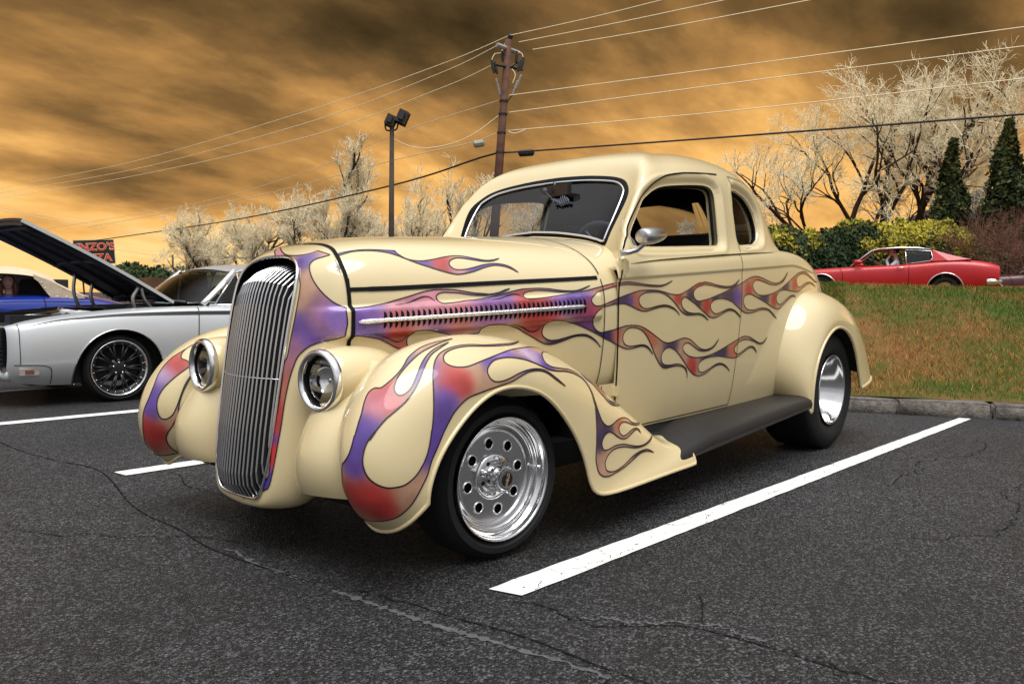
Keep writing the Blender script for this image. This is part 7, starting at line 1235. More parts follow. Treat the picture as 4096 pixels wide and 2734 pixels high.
wire([(1168, 82, PD), (1350, 42, 18.6), (1520, 0, 17.4), (1700, -45, 16)], .010, "wire_pale", wl % "up to the right, steepest one"); wire([(1190, 97, PD), (1400, 56, 18.6), (1655, 2, 17.2), (1800, -30, 16.4)], .010, "wire_pale", wl % "up to the right, second from the top"); wire([(1222, 114, PD), (1500, 68, 18.4), (1860, 0, 16.8), (1960, -20, 16.3)], .010, "wire_pale", wl % "up to the right, third from the top")
wire([(1152, 228, PD), (905, 308, 24), (700, 395, 29), (430, 470, 37), (100, 526, 48)], .010, "wire_pale", wl % "past the lamp pole far to the left")
wire([(1168, 219, PD), (1700, 150, 17.5), (2349, 62, 14.6), (2450, 48, 14.2)], .010, "wire_pale", wl % "across the right tree tops, upper one"); wire([(1168, 258, PD), (1700, 188, 17.5), (2349, 106, 14.6), (2450, 92, 14.2)], .010, "wire_pale", wl % "across the right tree tops, middle one")
wire([(1164, 300, PD), (1210, 296, 19.7), (1700, 252, 17.5), (2349, 180, 14.6), (2450, 168, 14.2)], .010, "wire_pale", wl % "across the right tree tops, lower one"); wire([(1164, 300, PD), (1180, 306, PD), (1205, 298, PD)], .010, "wire_pale", "short slack loop hanging right of the utility pole")
wire([(1145, 264, PD), (1090, 305, PD), (1040, 328, PD), (985, 339, PD), (940, 335, PD), (902, 318, PD)], .010, "wire_pale", "slack pale wire drooping between the utility pole and the lamp pole")
wire([(1140, 305, PD), (1088, 326, 20.5), (900, 368, 24), (560, 455, 33), (200, 521, 46)], .012, "wire_pale", "pale cable with a hanging grey box running left of the pole")
wire([(1140, 351, PD), (1100, 362, 20.7), (895, 426, 24.5), (560, 500, 34), (300, 540, 44), (140, 562, 54)], .026, "wire_dark", "thick black cable running down to the left from the pole"); wire([(1158, 350, PD), (1240, 345, 19.6), (1700, 312, 17.4), (2349, 262, 14.6), (2450, 254, 14.2)], .022, "wire_dark", "thick black cable running across the tree trunks to the right")
for k, (a, b_) in enumerate((((-40, 468), (450, 545)), ((-40, 474), (440, 553)), ((250, 570), (470, 590)))): wire([(a[0], a[1], 48), ((a[0] + b_[0]) / 2, (a[1] + b_[1]) / 2 + 5, 52), (b_[0], b_[1], 56)], .013, "wire_pale", ("uppermost faint wire crossing low at the far left", "second faint wire crossing low at the far left", "short faint wire right of the pizza sign")[k])
for k, px in enumerate((397, 436)):
    p = at_px(px, 690, 50); mb = MB(); mb.tube([(0, 0, 0), (0, 0, at_px(px, 585 if k == 0 else 600, 50).z)], .06, 6); o = mb.build("slim_post", M["hardware"], None, True); o.location = (p.x, p.y, 0); tag(o, ("slim dark post right of the board fence", "slim dark post in front of the round bare tree")[k], "post")
# ================================================================== the other cars
def shell_body(name, parent, stations, mat, arches=(), yc=0.0, su=110, sv=70, keep=None):
    """half-section stations (x, [(y,z)...]) mirrored about the car's centre line; arches: (x, z, r) wheel openings in side view"""
    S_ = Surf(A([[(x, y, z) for y, z in row] for x, row in stations]), v=('end', 'end'))
    U, V = np.meshgrid(np.linspace(0, S_.nu, su), np.linspace(0, S_.nv, sv), indexing='ij'); loops = []
    vm = S_.nv * .72
    for (ax, az, ar) in arches:
        th = np.linspace(R(-28), R(208), 40); pts = [(ax + ar * math.cos(t), az + ar * math.sin(t)) for t in th]
        loops.append(S_.solve(pts, (0, 2), (0, S_.nu, 0, vm)))
    def kp(c):
        m = np.ones(len(c), bool)
        for l_ in loops: m &= ~inside(c, l_)
        if keep is not None: m &= keep(S_.raw(c[:, 0], c[:, 1]))
        return m
    vo, F = trim(U.ravel(), V.ravel(), loops, .04, kp); P = S_.raw(vo[:, 0], vo[:, 1]); Vv, Ff = merge([(P, F), flipy(P, F)]); Vv = Vv + np.array([0, yc, 0])
    me = weld(mesh_from(Vv, Ff)); o = link(name, me, parent, mat)
    lips = []
    for l_ in loops:
        q = S_.raw(l_[:, 0], l_[:, 1]); lips.append(q)
    return o, S_, lips
def panel(name, parent, corners, mat, nu=10, nv=10, bow=0.0, thick=0.0):
    """a bowed four-sided panel from corner points a,b,c,d"""
    a, b, c, d = [np.array(q, float) for q in corners]; n = np.cross(b - a, d - a); n /= np.linalg.norm(n); P = []
    for i in range(nu + 1):
        for j in range(nv + 1):
            u, v = i / nu, j / nv; p = a * (1 - u) * (1 - v) + b * u * (1 - v) + c * u * v + d * (1 - u) * v; P.append(p + n * bow * 4 * ((u * (1 - u)) + (v * (1 - v))) / 2)
    f = [(i * (nv + 1) + j, (i + 1) * (nv + 1) + j, (i + 1) * (nv + 1) + j + 1, i * (nv + 1) + j + 1) for i in range(nu) for j in range(nv)]
    return link(name, mesh_from(P, f), parent, mat)
def mirror_y(pts, yc): return [(p[0], 2 * yc - p[1], p[2]) for p in pts]
M["silver"] = noisy(principled("silver_paint", (.60, .62, .63), .32, .35, coat=.6, coat_rough=.05), 3, .03); M["blue"] = noisy(principled("blue_paint", (.008, .028, .26), .3, .1, coat=.7), 3, .1); M["red"] = noisy(principled("red_paint", (.44, .004, .008), .40, coat=.35, coat_rough=.1), 3, .06); M["maroon"] = principled("maroon_paint", (.06, .006, .008), .4, coat=.3)
M["black_paint"] = principled("black_stripe", (.008, .007, .008), .4); M["canvas"] = noisy(principled("tan_canvas", (.58, .47, .33), .85), 12, .12, bump=.3, bump_scale=90); M["smoke_glass"] = glass_mat("smoked_glass", (.16, .22, .22), 1.5); M["black_underside"] = noisy(principled("hood_underside", (.010, .010, .016), .55), 8, .4)
# ---- silver muscle car with its hood up
YC = -4.86
gto = empty("muscle_car", (-.73, YC, 0), 0, "silver muscle car with black side stripe and its hood raised", "car"); gto.location = (0, 0, 0)
gs = [(.035, [(.55,.22),(.61,.26),(.655,.33),(.665,.42),(.665,.50),(.655,.56),(.63,.60),(.57,.605)]), (.015, [(.60,.20),(.66,.25),(.695,.33),(.70,.42),(.70,.50),(.69,.57),(.66,.61),(.60,.615)]), (-.05, [(.66,.18),(.715,.24),(.745,.34),(.752,.43),(.748,.52),(.735,.595),(.705,.630),(.62,.640)]), (-.25, [(.67,.155),(.73,.23),(.77,.34),(.78,.45),(.775,.55),(.755,.635),(.715,.668),(.62,.680)]), (-.6, [(.67,.15),(.74,.23),(.785,.35),(.795,.47),(.785,.58),(.762,.675),(.72,.712),(.62,.725)]), (-1.0, [(.67,.16),(.745,.23),(.785,.35),(.795,.48),(.785,.60),(.763,.70),(.72,.738),(.62,.752)]), (-1.45, [(.67,.17),(.745,.24),(.785,.36),(.795,.49),(.785,.62),(.762,.715),(.72,.755),(.62,.765)]), (-2.1, [(.67,.17),(.745,.24),(.785,.36),(.795,.50),(.788,.63),(.765,.72),(.72,.76),(.64,.768)]), (-2.8, [(.67,.17),(.745,.25),(.785,.37),(.795,.52),(.79,.66),(.765,.76),(.71,.795),(.5,.80)]), (-3.4, [(.66,.18),(.735,.26),(.775,.38),(.785,.52),(.775,.66),(.75,.75),(.69,.785),(.4,.79)]), (-3.95, [(.60,.22),(.66,.29),(.69,.38),(.695,.50),(.685,.60),(.66,.68),(.60,.71),(.3,.72)])]
gb, GSF, lips = shell_body("body", gto, gs, M["silver"], [(-.735, .235, .345), (-3.18, .245, .33)], YC)
def arch_trim(lips, parent, yc, mat="polished", r_=.008):
    for q in lips:
        q = q + np.array([0, yc, 0]); mb = MB(); mb.tube(q, r_, 6); me = mb.mesh(True); link("arch_trim", me, parent, M[mat])
arch_trim([lips[0]], gb, YC, "polished", .006)
mb = MB(); mb.box(-3.9, -.12, YC - .66, YC + .66, .16, .50); mb.box(-1.30, .08, YC - .60, YC + .60, .45, .60); mb.build("chassis", M["underside"], gto)
def on_side(S_, x, z, yc, box): uv = S_.solve([(x, z)], (0, 2), box)[0]; p = S_.raw(*uv); n = S_.normal(*uv); n = n if n[1] > 0 else -n; return Vector(p + np.array([0, yc, 0])), Vector(n)
bx = (0, GSF.nu, 0, GSF.nv * .9)
def side_ribbon(S_, xz, w_, yc, parent, mat, name, off=.003, n=60, box=None):
    q = smooth_loop(np.array(xz, float), n, False); pn = [on_side(S_, x, z, yc, box or (0, S_.nu, 0, S_.nv * .9)) for x, z in q]
    ww = np.interp(np.linspace(0, 1, n), np.linspace(0, 1, len(w_)), w_) if hasattr(w_, '__len__') else [w_] * n
    return link(name, ribbon(pn, list(ww), off).mesh(True), parent, M[mat])
side_ribbon(GSF, [(-.05, .605), (-.28, .650), (-.49, .672), (-.81, .694), (-1.39, .706), (-2.2, .708)], [.002, .018, .028, .034, .036, .036], YC, gb, "black_paint", "side_stripe")
side_ribbon(GSF, [(-1.41, .755), (-1.39, .69), (-1.375, .53), (-1.37, .30)], .007, YC, gb, "dark_gap", "door_gap")
side_ribbon(GSF, [(-.03, .63), (-.03, .48), (-.035, .33)], .005, YC, gb, "dark_gap", "panel_gap"); side_ribbon(GSF, [(.0, .325), (-.12, .322), (-.20, .312), (-.235, .28), (-.245, .17)], .006, YC, gb, "dark_gap", "panel_gap")
p, n = on_side(GSF, -.09, .275, YC, bx); mb = MB(); mb.box(-.155, -.025, p.y - .02, p.y + .012, .248, .296); lampo = mb.build("side_lamp", principled("clear_lamp", (.35, .30, .28), .2), gb)
mb = MB(); mb.box(-.12, -.06, p.y, p.y + .014, .256, .288); mb.build("lamp_reflector", principled("amber_reflector", (.16, .07, .05), .3), lampo)
# nose: dark grille with chrome bar, bumper
mb = MB(); mb.box(-.03, .045, YC - .62, YC + .62, .29, .585); gr_ = mb.build("grille", M["dark_gap"], gto)
for z in np.linspace(.33, .56, 8):
    mb = MB(); mb.box(.045, .052, YC - .60, YC + .60, z - .006, z + .006); mb.build("grille_bar", M["black_metal"], gr_)
mb = MB(); mb.tube([(.0, YC - .62, .245), (.06, YC - .45, .25), (.08, YC, .25), (.06, YC + .45, .25), (.0, YC + .62, .245)], .045, 12); mb.build("bumper", M["silver"], gto, True)
mb = MB(); mb.box(.035, .06, YC - .62, YC + .635, .275, .310); mb.build("grille_trim", M["chrome"], gto); mb = MB(); mb.box(.0, .06, YC - .58, YC + .58, .585, .605); mb.build("nose_lip", M["silver"], gto)
tm = text_mesh("GTO", .075, .003); tm.transform(Matrix.Translation((.056, YC + .48, .475)) @ Matrix.Rotation(R(90), 4, 'Z') @ Matrix.Rotation(R(90), 4, 'X')); link("grille_lettering", tm, gr_, principled("letter_white", (.8, .8, .8), .4))
# hood, raised about its rear edge
hood_o = empty("raised_hood"); hood_o.parent = gto
a0, a1 = Vector((-1.26, 0, .785)), Vector((-.10, 0, 1.395)); hd = (a1 - a0); hn_ = Vector((-hd.z, 0, hd.x)).normalized()
def hood_pt(u, y, off): bow = .035 * (1 - (y / .60) ** 2) + .02 * math.sin(math.pi * u); p = a0 + hd * u + hn_ * (bow + off); return (p.x, YC + y, p.z)
def hood_sheet(off, mat, name, y0=-.57, y1=.57, u0=0, u1=1.0):
    P = [hood_pt(u, y, off) for u in np.linspace(u0, u1, 24) for y in np.linspace(y0, y1, 16)]; link(name, mesh_from(P, [(i * 16 + j, (i + 1) * 16 + j, (i + 1) * 16 + j + 1, i * 16 + j + 1) for i in range(23) for j in range(15)]), hood_o, M[mat])
hood_sheet(.018, "silver", "hood_skin"); hood_sheet(-.008, "black_underside", "inner_panel")
for y in (-.57, .57):
    P = [hood_pt(u, y, o) for u in np.linspace(0, 1, 24) for o in (-.008, .018)]; link("hood_edge", mesh_from(P, [(2 * i, 2 * i + 1, 2 * i + 3, 2 * i + 2) for i in range(23)]), hood_o, M["silver"])
P = [hood_pt(1.0, y, .018) for y in np.linspace(-.57, .57, 16)]; P += [(p[0] + .005, p[1], p[2] - .055) for p in P]; link("hood_lip", mesh_from(P, [(i, i + 1, 17 + i, 16 + i) for i in range(15)]), hood_o, M["black_underside"])
for y in (-.50, -.17, .17, .50):
    mb = MB(); mb.tube([hood_pt(u, y * (1 - .25 * u), -.012) for u in np.linspace(.06, .92, 12)], .018, 6); mb.build("brace_rib", M["black_underside"], hood_o, True)
for u in (.06, .5, .92):
    mb = MB(); mb.tube([hood_pt(u, y, -.012) for y in np.linspace(-.5, .5, 10)], .020, 6); mb.build("brace_rib", M["black_underside"], hood_o, True)
for (x0, z0, u, y) in ((-1.15, .70, .20, .48), (-.98, .70, .22, .48), (-.88, .68, .38, -.42), (-1.02, .68, .25, -.42)):
    e_ = hood_pt(u, y, -.01); mb = MB(); mb.tube(smooth_loop(np.array([(x0, YC + y, z0), ((x0 + e_[0]) / 2 + .04, YC + y, (z0 + e_[2]) / 2 + .01), e_]), 10, False), .016, 8); mb.build("hood_hinge", M["brushed"], gto, True)
mb = MB()
mb.tube([(-.15, YC + .45, .66), (-.35, YC + .30, .68), (-.5, YC + .1, .69)], .03, 8); mb.build("hose", M["brushed"], gto, True)
mb = MB(); mb.lathe([(.001, .06), (.17, .06), (.19, .03), (.19, -.03), (.17, -.05), (.001, -.05)], 24, Matrix.Translation((-.72, YC, .68)) @ Matrix.Rotation(R(90), 4, 'X')); mb.build("air_cleaner", M["chrome"], gto, True)
for y0, y1 in ((-.62, -.50), (.50, .62)):
    mb = MB(); mb.box(-1.25, .0, YC + y0, YC + y1, .60, .69); mb.build("inner_fender", M["black_metal"], gto)
# greenhouse
wsb, wst = [(-1.50, YC + .60, .785), (-1.42, YC, .80), (-1.50, YC - .60, .785)], [(-1.86, YC + .50, 1.085), (-1.80, YC, 1.105), (-1.86, YC - .50, 1.085)]
P = []; 
for v in np.linspace(0, 1, 8):
    for u in np.linspace(-1, 1, 15):
        b_ = np.array([-1.42 - .08 * u * u, YC + .60 * u, .80 - .015 * u * u]); t_ = np.array([-1.80 - .06 * u * u, YC + .50 * u, 1.105 - .02 * u * u]); P.append(b_ * (1 - v) + t_ * v + np.array([.02, 0, .02]) * 4 * v * (1 - v))
ws_ = link("windshield", mesh_from(P, [(i * 15 + j, i * 15 + j + 1, (i + 1) * 15 + j + 1, (i + 1) * 15 + j) for i in range(7) for j in range(14)]), gto, M["smoke_glass"])
rs = Surf(A([[(x, YC + y * w_, z + zc * (1 - y * y)) for y in np.linspace(-1, 1, 9)] for x, w_, z, zc in ((-1.80, .50, 1.075, .03), (-1.90, .515, 1.095, .045), (-2.2, .53, 1.115, .055), (-2.6, .53, 1.11, .05), (-2.9, .52, 1.05, .04), (-3.2, .51, .93, .03), (-3.45, .50, .82, .01))])); Pr, Fr = rs.grid(50, 40); link("roof", mesh_from(Pr, Fr), gto, M["silver"])
for sd in (1, -1):
    yb = lambda y: YC + sd * y
    mb = MB(); mb.tube(smooth_loop(np.array([(-1.50, yb(.615), .775), (-1.68, yb(.575), .93), (-1.86, yb(.515), 1.085)]), 12, False), [.026] * 12, 8); mb.build("a_pillar", M["silver"], gto, True)
    mb = MB(); mb.tube(smooth_loop(np.array([(-1.52, yb(.628), .79), (-1.70, yb(.588), .945), (-1.875, yb(.53), 1.075), (-2.2, yb(.545), 1.105), (-2.55, yb(.545), 1.10)]), 24, False), .010, 6); mb.build("drip_rail", M["chrome"], gto, True)
    panel("vent_window", gto, [(-1.60, yb(.625), .77), (-1.86, yb(.62), .775), (-1.86, yb(.545), 1.04), (-1.845, yb(.54), 1.045)], M["smoke_glass"])
    panel("side_window", gto, [(-1.88, yb(.62), .775), (-2.75, yb(.62), .80), (-2.65, yb(.53), 1.07), (-1.88, yb(.54), 1.06)], M["smoke_glass"])
    for pp in ([(-1.60, yb(.632), .775), (-1.85, yb(.548), 1.055)], [(-1.87, yb(.628), .775), (-1.87, yb(.548), 1.05)], [(-1.55, yb(.64), .772), (-2.1, yb(.645), .775), (-2.8, yb(.64), .80)]):
        mb = MB(); mb.tube(pp, .008, 6); mb.build("window_trim", M["chrome"], gto, True)
mb = MB(); mb.box(-2.9, -1.35, YC - .60, YC + .60, .45, .74); mb.build("cabin_tub", M["interior"], gto)
for y in (-.3, .3):
    bm_ = bmesh.new(); bmesh.ops.create_cube(bm_, size=1); bmesh.ops.scale(bm_, vec=(.14, .42, .5), verts=bm_.verts); bmesh.ops.bevel(bm_, geom=bm_.edges[:], offset=.05, segments=3, affect='EDGES'); me = bm_mesh(bm_, True); me.transform(Matrix.Translation((-2.35, YC + y, .80)) @ Matrix.Rotation(R(-12), 4, 'Y')); link("seat_back", me, gto, M["interior"])
def ring_tube(c, r_, rad, ax, n=24): return [tuple(c + (ax[0] * math.cos(t) + ax[1] * math.sin(t)) * r_) for t in np.linspace(0, 2 * math.pi, n)]
mb = MB(); c = Vector((-1.72, YC + .32, .80)); axs = (Vector((0, 1, 0)), Vector((-.5, 0, .86))); mb.tube(ring_tube(c, .16, .01, axs), .012, 6, False); mb.build("steering_wheel", M["black_metal"], gto, True)
mb = MB(); mb.tube([(-1.4, YC + .5, .79), (-1.42, YC, .805), (-1.4, YC - .5, .79)], .018, 6); mb.build("cowl_vent", M["black_metal"], gto, True)
def spoke_wheel(parent, x, yface, z, rt, rr, sd, n_sp=10):
    w = empty("wheel"); w.parent = parent; W_ = Matrix.Translation((x, yface, z)) @ Matrix.Rotation(0 if sd > 0 else math.pi, 4, 'Z')
    mb = MB(); mb.lathe(tyre(0, rt, rr - .004, .19, .010), 56, W_ @ Matrix.Translation((0, -.095, 0))); mb.build("tyre", M["tyre"], w, True, 40)
    mb = MB(); mb.lathe([(rr - .004, -.008), (rr + .003, .0), (rr, .006), (rr - .008, .004), (rr - .016, -.012), (rr - .02, -.03)], 56, W_); mb.build("rim_lip", M["polished"], w, True)
    mb = MB(); mb.lathe([(rr - .018, -.020), (rr - .04, -.024), (rr - .045, -.06), (rr - .05, -.14)], 48, W_); mb.build("barrel", M["black_metal"], w, True)
    mb = MB(); mb.lathe([(.075, -.03), (.06, -.018), (.03, -.012), (.001, -.010)], 28, W_); mb.build("hub", M["black_metal"], w, True)
    mb = MB(); mb.lathe([(.15, -.10), (.04, -.10)], 32, W_); mb.build("brake_disc", M["brushed"], w)
    for k in range(n_sp):
        mb = MB()
        for da in (-.10, .10):
            a = 2 * math.pi * k / n_sp; p0 = W_ @ Vector((.055 * math.cos(a), -.022, .055 * math.sin(a))); p1 = W_ @ Vector(((rr - .03) * math.cos(a + da), -.022, (rr - .03) * math.sin(a + da))); mb.tube([p0, p1], [.010, .006], 6)
        mb.build("spoke", M["black_metal"], w, True)
    for k in range(20):
        a = 2 * math.pi * (k + .5) / 20; mb = MB(); mb.lathe([(.0045, -.020), (.004, -.016), (.001, -.015)], 8, W_ @ Matrix.Translation(((rr - .029) * math.cos(a), 0, (rr - .029) * math.sin(a)))); mb.build("rim_bolt", M["chrome"], w, True)
    for k in range(5):
        a = 2 * math.pi * k / 5 + .3; mb = MB(); mb.lathe([(.008, -.03), (.007, -.010), (.001, -.008)], 8, W_ @ Matrix.Translation((.045 * math.cos(a), 0, .045 * math.sin(a)))); mb.build("lug_nut", M["chrome"], w, True)
spoke_wheel(gto, -.735, YC + .745, .268, .270, .222, 1); spoke_wheel(gto, -.735, YC - .745, .268, .270, .222, -1); spoke_wheel(gto, -3.18, YC + .735, .268, .270, .222, 1)
# ---- blue convertible beyond it
YB = -7.42
blu = empty("convertible", (0, 0, 0), 0, "dark blue 1930s convertible with a raised tan canvas top", "car")
bs = [(1.6, [(.30,.30),(.36,.45),(.38,.60),(.36,.74),(.28,.82),(0.0,.86)]), (1.0, [(.40,.25),(.46,.42),(.49,.60),(.48,.75),(.38,.84),(0,.89)]), (.3, [(.58,.24),(.66,.40),(.69,.60),(.68,.74),(.60,.82),(0,.87)]), (-.3, [(.66,.24),(.74,.40),(.775,.60),(.765,.74),(.70,.815),(0,.82)]), (-.8, [(.67,.24),(.76,.40),(.795,.60),(.785,.75),(.72,.825),(0,.83)]), (-1.2, [(.67,.24),(.76,.40),(.795,.60),(.78,.755),(.70,.84),(0,.88)]), (-1.6, [(.66,.25),(.74,.40),(.77,.58),(.74,.73),(.62,.815),(0,.86)]), (-2.0, [(.60,.27),(.68,.40),(.70,.54),(.66,.66),(.52,.74),(0,.78)]), (-2.4, [(.50,.30),(.55,.40),(.56,.48),(.52,.55),(.40,.60),(0,.63)]), (-2.6, [(.38,.33),(.42,.38),(.42,.42),(.40,.46),(.30,.49),(0,.50)])]
bb, BSF, _ = shell_body("body", blu, [(x, r_) for x, r_ in bs], M["blue"], [], YB, 80, 50)
bxb = (0, BSF.nu, 0, BSF.nv * .8)
side_ribbon(BSF, [(-1.03, .80), (-1.03, .66), (-1.02, .45)], .008, YB, bb, "dark_gap", "door_gap"); side_ribbon(BSF, [(.1, .70), (-.6, .755), (-1.03, .765), (-1.5, .76)], .007, YB, bb, "dark_gap", "belt_groove")
p, n = on_side(BSF, -.95, .69, YB, bxb); mb = MB(); mb.tube([p + Vector((.05, .012, -.004)), p + Vector((0, .028, 0)), p + Vector((-.035, .012, .004))], [.006, .010, .012], 8); mb.build("door_handle", M["chrome"], bb, True)
# canvas top: shell with side openings
ts = Surf(A([[(x, YB + y * w_, z + zc * (1 - abs(y) ** 2.5)) for y in np.linspace(-1, 1, 11)] for x, w_, z, zc in ((-.05, .60, 1.0, .05), (-.25, .64, 1.045, .06), (-.6, .66, 1.05, .08), (-.95, .66, 1.04, .10), (-1.12, .67, .97, .13), (-1.28, .68, .88, .15), (-1.42, .66, .83, .10), (-1.52, .60, .82, .03))])); Pt, Ft = ts.grid(50, 50); top_ = link("canvas_top", mesh_from(Pt, Ft), blu, M["canvas"])
for sd in (1, -1):
    yb = lambda y: YB + sd * y
    P = []
    for (x, z) in [(-.95, 1.045), (-1.12, .98), (-1.28, .89), (-1.42, .84), (-1.46, .80), (-1.2, .79), (-1.12, .80), (-1.06, .88), (-1.0, .97), (-.96, 1.0)]: P.append((x, yb(.672), z))
    link("side_quarter", mesh_from(P, [tuple(range(len(P)))], False), top_, M["canvas"])
    for k, (x, z) in enumerate(((-1.03, .965), (-1.065, .905), (-1.10, .835), (-1.18, .815), (-1.27, .815), (-1.37, .825))):
        mb = MB(); mb.lathe([(.008, .0), (.006, .004), (.001, .005)], 8, Matrix.Translation((x, yb(.674), z)) @ Matrix.Rotation(0 if sd > 0 else math.pi, 4, 'Z')); mb.build("snap_stud", M["chrome"], top_, True)
mb = MB(); mb.box(-1.5, .1, YB - .60, YB + .60, .40, .81); mb.build("cabin_tub", M["interior"], blu)
mb = MB(); mb.box(-1.32, -1.2, YB - .58, YB + .58, .55, 1.0); mb.build("seat_back", M["interior"], blu)
panel("windshield", blu, [(.16, YB + .6, .82), (.16, YB - .6, .82), (-.02, YB - .56, 1.03), (-.02, YB + .56, 1.03)], M["smoke_glass"])
for (x, sd) in ((1.05, 1), (1.05, -1), (-1.75, 1), (-1.75, -1)):
    mb = MB(); W_ = Matrix.Translation((x, YB + sd * .74, .29)) @ Matrix.Rotation(0 if sd > 0 else math.pi, 4, 'Z'); w = empty("wheel"); w.parent = blu; mb.lathe(tyre(0, .29, .18, .14), 40, W_ @ Matrix.Translation((0, -.06, 0))); mb.build("tyre", M["tyre"], w, True, 40); mb = MB(); mb.lathe([(.18, 0), (.12, .02), (.05, .03), (.001, .032)], 28, W_); mb.build("hub_cap", M["polished"], w, True)
# ---- red coupe up on the road, and one more behind it
def red_car(loc, rz, label, paint, badge=True):
    c = empty("red_coupe", loc, rz, label, "car")
    st_ = [(2.28, [(.50,.30),(.62,.36),(.66,.45),(.66,.56),(.63,.64),(.52,.68),(0,.69)]), (2.05, [(.70,.24),(.78,.34),(.81,.46),(.805,.58),(.77,.665),(.64,.705),(0,.72)]), (1.5, [(.74,.20),(.82,.32),(.85,.46),(.845,.61),(.81,.71),(.68,.755),(0,.775)]), (.8, [(.74,.18),(.83,.32),(.86,.48),(.855,.64),(.82,.755),(.70,.80),(0,.825)]), (.2, [(.74,.18),(.83,.32),(.86,.49),(.855,.66),(.825,.785),(.72,.835),(0,.85)]), (-.5, [(.74,.18),(.83,.32),(.86,.50),(.86,.68),(.83,.81),(.73,.86),(0,.87)]), (-1.1, [(.74,.18),(.83,.32),(.865,.52),(.868,.74),(.84,.88),(.73,.935),(0,.95)]), (-1.6, [(.72,.22),(.82,.34),(.858,.53),(.858,.76),(.82,.90),(.70,.965),(0,.985)]), (-2.05, [(.68,.28),(.77,.38),(.81,.53),(.81,.73),(.775,.86),(.64,.925),(0,.945)]), (-2.30, [(.55,.33),(.66,.40),(.70,.52),(.70,.68),(.67,.79),(.55,.84),(0,.86)])]
    b_, S_, lips = shell_body("body", c, st_, M[paint], [(1.30, .28, .36), (-1.26, .30, .365)], 0, 90, 50)
    arch_trim(lips, b_, 0, "chrome", .014); arch_trim([l * np.array([1, -1, 1]) for l in lips], b_, 0, "chrome", .014)
    mb = MB(); mb.box(-2.1, 2.0, -.68, .68, .2, .5); mb.build("chassis", M["underside"], c)
    r_ = Surf(A([[(x, y * w_, z + zc * (1 - y * y)) for y in np.linspace(-1, 1, 9)] for x, w_, z, zc in ((.22, .56, 1.165, .03), (.10, .575, 1.19, .045), (-.25, .58, 1.215, .05), (-.70, .58, 1.21, .05), (-1.0, .60, 1.165, .045), (-1.3, .655, 1.065, .04), (-1.6, .72, .985, .02), (-1.75, .74, .965, .01))])); Pr, Fr = r_.grid(40, 30); link("roof", mesh_from(Pr, Fr), c, M[paint])
    panel("windshield", c, [(.66, .66, .83), (.66, -.66, .83), (.22, -.56, 1.17), (.22, .56, 1.17)], M["smoke_glass"], bow=-.02)
    for s in (1, -1):
        mb = MB(); mb.tube([(.68, s * .70, .82), (.24, s * .575, 1.165), (.08, s * .585, 1.20), (-.3, s * .59, 1.222), (-.7, s * .59, 1.215), (-.95, s * .60, 1.18)], .016, 6); mb.build("roof_trim", M["chrome"], c, True)
        panel("quarter_glass", c, [(-.49, s * .71, .865), (-.96, s * .715, .93), (-.95, s * .62, 1.13), (-.46, s * .60, 1.17)], M["smoke_glass"])
        mb = MB(); mb.tube([(-.48, s * .72, .855), (-.45, s * .60, 1.18)], .011, 6); mb.build("window_post", M["chrome"], c, True)
        mb = MB(); mb.tube([(-.48, s * .722, .865), (-.96, s * .725, .93), (-1.0, s * .70, .99), (-.97, s * .625, 1.14), (-.46, s * .604, 1.18)], .008, 6); mb.build("window_trim", M["chrome"], c, True)
        P = [(-.98, s * .72, .925), (-1.3, s * .78, .93), (-1.75, s * .75, .96), (-1.6, s * .725, .99), (-1.3, s * .66, 1.07), (-1.0, s * .605, 1.17)]; link("sail_panel", mesh_from(P, [(0, 1, 5), (1, 4, 5), (1, 3, 4), (1, 2, 3)], False), c, M[paint])
        side_ribbon(S_, [(.92, .78), (.84, .64), (.84, .40), (.88, .22)], .010, 0, b_, "dark_gap", "door_gap") if s > 0 else None; side_ribbon(S_, [(-.53, .84), (-.53, .50), (-.50, .22)], .010, 0, b_, "dark_gap", "door_gap") if s > 0 else None
        mb = MB(); mb.tube([(-.28, s * .868, .775), (-.38, s * .885, .785), (-.44, s * .868, .78)], .013, 6); mb.build("door_handle", M["chrome"], b_, True)
        bm_ = bmesh.new(); bmesh.ops.create_uvsphere(bm_, u_segments=14, v_segments=8, radius=1); bmesh.ops.scale(bm_, vec=(.10, .05, .055), verts=bm_.verts); me = bm_mesh(bm_, True); me.transform(Matrix.Translation((.52, s * .85, .90))); link("door_mirror", me, c, M[paint])
        for x in (1.30, -1.26):
            mb = MB(); W_ = Matrix.Translation((x, s * .80, .30)) @ Matrix.Rotation(0 if s > 0 else math.pi, 4, 'Z'); mb.lathe(tyre(0, .30, .18, .2), 40, W_ @ Matrix.Translation((0, -.09, 0))); w = empty("wheel"); w.parent = c; mb.build("tyre", M["tyre"], w, True, 40); mb = MB(); mb.lathe([(.18, 0), (.17, -.03), (.06, -.02), (.001, -.01)], 24, W_); mb.build("rim", M["polished"], w, True)
    mb = MB(); mb.tube([(-2.05, -.78, .48), (-2.30, -.62, .50), (-2.34, 0, .50), (-2.30, .62, .50), (-2.05, .78, .48)], .07, 10); mb.build("bumper", M["chrome"], c, True); mb = MB(); mb.tube([(2.0, -.80, .40), (2.27, -.62, .42), (2.33, 0, .42), (2.27, .62, .42), (2.0, .80, .40)], .06, 10); mb.build("bumper", M["chrome"], c, True)
    mb = MB(); mb.box(-1.2, .6, -.62, .62, .4, .78); mb.build("cabin_tub", M["interior"], c); mb = MB(); mb.box(-.62, -.5, -.6, .6, .5, 1.02); mb.build("seat_back", M["interior"], c)
    mb = MB(); mb.tube(ring_tube(Vector((.22, .32, .90)), .17, .01, (Vector((0, 1, 0)), Vector((-.35, 0, .93)))), .012, 6, False); mb.build("steering_wheel", M["black_metal"], c, True)
